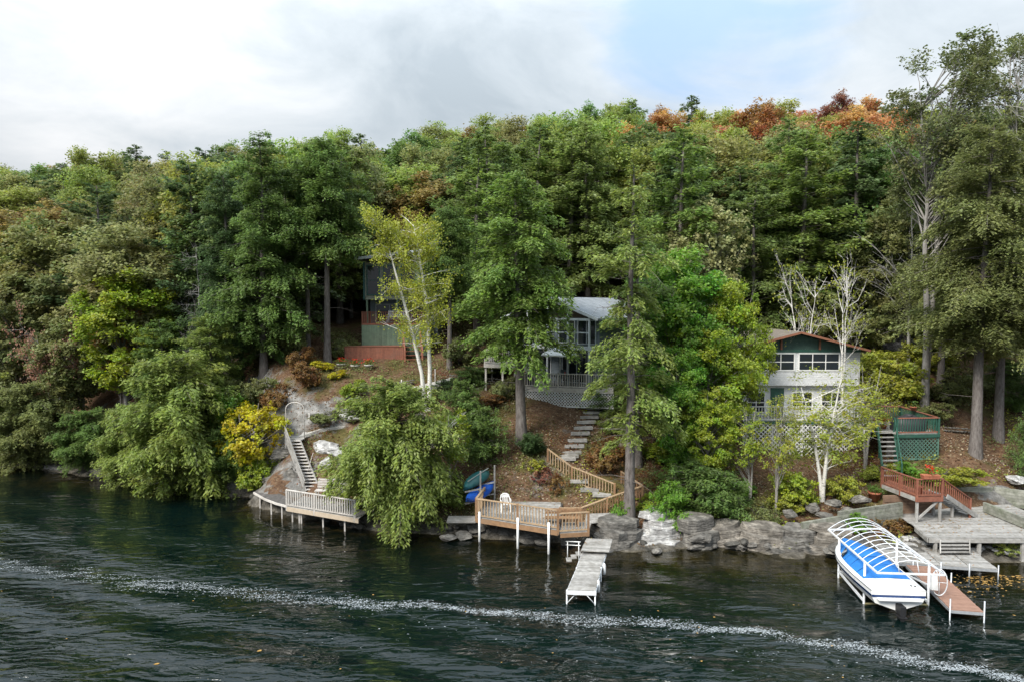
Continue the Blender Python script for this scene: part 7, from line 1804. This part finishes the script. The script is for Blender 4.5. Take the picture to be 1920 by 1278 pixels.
tag(scatter('moss', 9000, (-12, 3, 38, 48), (0.05, 0.12), (0.15, 0.155, 0.035), 6, 0.015, 0.05, patch=(2.8, 47, 0.0), keep=no_build, lw=0.4), 'moss and short grass beside the tall hemlock', 'grass', kind='stuff')
# shore and slope shrubs that fill the bank
_sb = random.Random(77)
FILL = [(1440, 36.4, 30, G_OL), (1480, 37.6, 34, Y_BR), (1390, 38.8, 42, G_BR), (1340, 40.2, 46, G_MD), (1290, 40.6, 44, G_BR), (1240, 41.6, 40, Y_GR), (1650, 39.4, 34, Y_BR),
        (1750, 45.0, 34, G_OL), (1790, 46.8, 40, G_OL), (1830, 48.6, 48, G_OL), (1890, 50, 56, G_MD), (1920, 46.4, 46, G_MD), (1660, 50.5, 52, Y_BR), (1620, 52.0, 46, G_OL), (1745, 52.4, 50, Y_BR), (1600, 56.0, 60, G_OL), (1530, 57.0, 60, G_OL), (1680, 60.0, 60, G_OL), (1840, 56.0, 60, G_OL),
        (880, 47.6, 40, G_MD), (940, 46.0, 30, G_OL), (1130, 45.6, 40, G_MD), (1160, 43.6, 40, G_LT), (860, 51.5, 40, G_OL), (520, 52.0, 44, G_OL), (470, 48.6, 44, G_OL), (510, 46.8, 34, BRN), (430, 50, 60, G_OL), (640, 53.5, 32, G_OL), (655, 47.0, 22, Y_GR), (730, 44.8, 38, G_MD), (700, 43.6, 40, G_LT), (660, 42.6, 36, G_LT), (580, 47.6, 30, BRN), (760, 45.8, 26, BRN), (555, 49.5, 26, BRN)]
names = {id(G_OL): 'olive', id(Y_BR): 'yellowing', id(G_BR): 'bright green', id(G_MD): 'mid green', id(Y_GR): 'yellow-green', id(BRN): 'russet', id(G_LT): 'light green'}
for i, (px, Y, rp, col) in enumerate(FILL):
    x = at(px, 600, Y)[0]; z = hz(x, Y); key = 'bush' if col not in (G_MD, G_LT) else 'hem_shrub'
    R = rp * Y / F; zone = ('on the bank left of the steep stairs' if px < 530 else 'around the white outcrop' if px < 800 else 'on the slope below the blue-grey house' if px < 1200 else 'on the bank in front of the white house' if Y < 43 and px < 1660 else 'on the slope right of the white house')
    plant(key, f'{names[id(col)]} shrub {zone}', 'bush', (x, Y, z - 0.05), R * _sb.uniform(0.9, 1.5), R, col, 'shrub', f'{names[id(col)]} shrubs {zone}', rng=_sb)
_byl = {}
for o in COL.objects:
    if o.parent is None and o.name.startswith('shrub') and 'group' in o: _byl.setdefault(o['label'], []).append(o)
for lab, l_ in _byl.items():
    if len(l_) > 1:
        l_.sort(key=lambda o: o.location.x / o.location.y)
        for i, o in enumerate(l_): o['label'] = lab + ', ' + ('rightmost' if i == len(l_) - 1 else ['leftmost', 'second from left', 'third from left', 'fourth from left', 'fifth from left', 'sixth from left', 'seventh from left'][i])
# ------------------------------------------------------------------ on the water: a drifting line of foam, floating leaves
def flecks(name, pts, col, sizes, label, cat, seed, z=0.012, ar=0.5, clear=0.0):
    rng = np.random.default_rng(seed); P = np.array(pts); n = len(P); P[:, 2] = z + rng.random(n) * 0.01
    a = rng.normal(0, 0.45, n); s = rng.uniform(sizes[0], sizes[1], n) * rng.choice([0.6, 1.0, 1.0, 1.7], n); k = 6; V = np.zeros((n, k, 3))
    for j in range(k):
        th = 2 * math.pi * j / k; r = s * rng.uniform(0.6, 1.2, n)
        u_, v_ = r * math.cos(th), r * math.sin(th) * ar
        V[:, j, 0] = P[:, 0] + u_ * np.cos(a) - v_ * np.sin(a); V[:, j, 1] = P[:, 1] + u_ * np.sin(a) + v_ * np.cos(a); V[:, j, 2] = P[:, 2]
    me = bpy.data.meshes.new(name); me.vertices.add(n * k); me.vertices.foreach_set('co', V.ravel().astype(np.float32))
    me.loops.add(n * k); me.loops.foreach_set('vertex_index', np.arange(n * k, dtype=np.int32)); me.polygons.add(n); me.polygons.foreach_set('loop_start', np.arange(0, n * k, k, dtype=np.int32)); me.update(calc_edges=True)
    m, t_, out = new_mat(name + '_stuff'); df = N(t_, 'ShaderNodeBsdfDiffuse', inp={'Color': (*col, 1)}); tp = N(t_, 'ShaderNodeBsdfTransparent'); mx = N(t_, 'ShaderNodeMixShader', inp={0: clear})
    t_.links.new(df.outputs[0], mx.inputs[1]); t_.links.new(tp.outputs[0], mx.inputs[2]); t_.links.new(mx.outputs[0], out.inputs[0])
    tag(piece(name, me, m), label, cat, kind='stuff')
FL = [(-60, 1040), (0, 1052), (120, 1076), (250, 1091), (400, 1104), (560, 1121), (700, 1131), (860, 1139), (1000, 1154), (1150, 1164), (1300, 1172), (1450, 1189), (1600, 1214), (1750, 1243), (1920, 1274), (2000, 1290)]
rng = np.random.default_rng(91); pts = []
fx, fy = [a[0] for a in FL], [a[1] for a in FL]
# clumps along the line, frayed to the near side
for _ in range(1150):
    px = rng.uniform(-60, 1990); w = 5 + 8 * abs(math.sin(px * 0.006 + 1)) + (6 if px < 600 else 0); py = np.interp(px, fx, fy) + rng.normal(0, w * 0.4) + 3 * math.sin(px * 0.03)
    c = atz(px, py, 0.0)
    m = rng.integers(4, 26)
    for _k in range(m): pts.append(c + np.array([rng.normal(0, 0.26), rng.normal(0, 0.05), 0]))
for _ in range(700):
    px = rng.uniform(200, 1990); py = np.interp(px, fx, fy) + abs(rng.normal(0, 34)); pts.append(atz(px, min(py, 1330), 0.0))
flecks('foam_line', pts, (0.50, 0.54, 0.57), (0.008, 0.03), 'broken line of white foam drifting across the lake', 'foam', 5, clear=0.42)
pts = [atz(rng.uniform(900, 1920), rng.uniform(1130, 1278), 0.0) for _ in range(22)] + [atz(rng.uniform(0, 900), rng.uniform(1090, 1278), 0.0) for _ in range(12)]
pts += [atz(1850 + rng.normal(0, 45), 1078 + abs(rng.normal(0, 16)), 0.0) for _ in range(230)]
flecks('floating_leaves', pts, (0.34, 0.21, 0.07), (0.025, 0.055), 'yellow and brown leaves floating on the lake', 'leaves', 6, 0.014, 0.8)

# leaves blown onto the decks and docks
rng = np.random.default_rng(17); P = []
for A, B, Cc, D, n in ((dFL, dFR, dBR, dBL, 90), (D1, atz(1960, 1008, bz), np.array([28.5, 38.0, bz]), D0 + [0.6, 0.5, 0], 260), (q1, q2b, q3b, q4, 60), (u1, u2, u3, u4, 12), (f0 - sx_ * 3.4, f0 + sx_ * 1.1, f0 + sx_ * 1.1 + ax * 2.2, f0 - sx_ * 3.4 + ax * 2.2, 60)):
    for _ in range(n):
        a, b = rng.random(), rng.random() ** 0.6; P.append(lerp(lerp(A, B, a), lerp(D, Cc, a), b) + [0, 0, 0.012])
P = np.array(P); n = len(P); nr = unit(rng.normal(0, 0.12, (n, 3)) + [0, 0, 1.0]); A = unit(np.cross(nr, rng.normal(0, 1, (n, 3)))); sz = rng.uniform(0.06, 0.12, n)
o = piece('fallen_leaves', quad_mesh('fallen_leaves', leaf_quads(P, A, np.cross(nr, A), sz, sz * 0.7), rng.normal(0.5, 0.25, (n, 3))), None); o.color = (0.30, 0.19, 0.08, 1)
tag(o, 'dry brown leaves blown onto the decks and docks', 'leaves', kind='stuff')
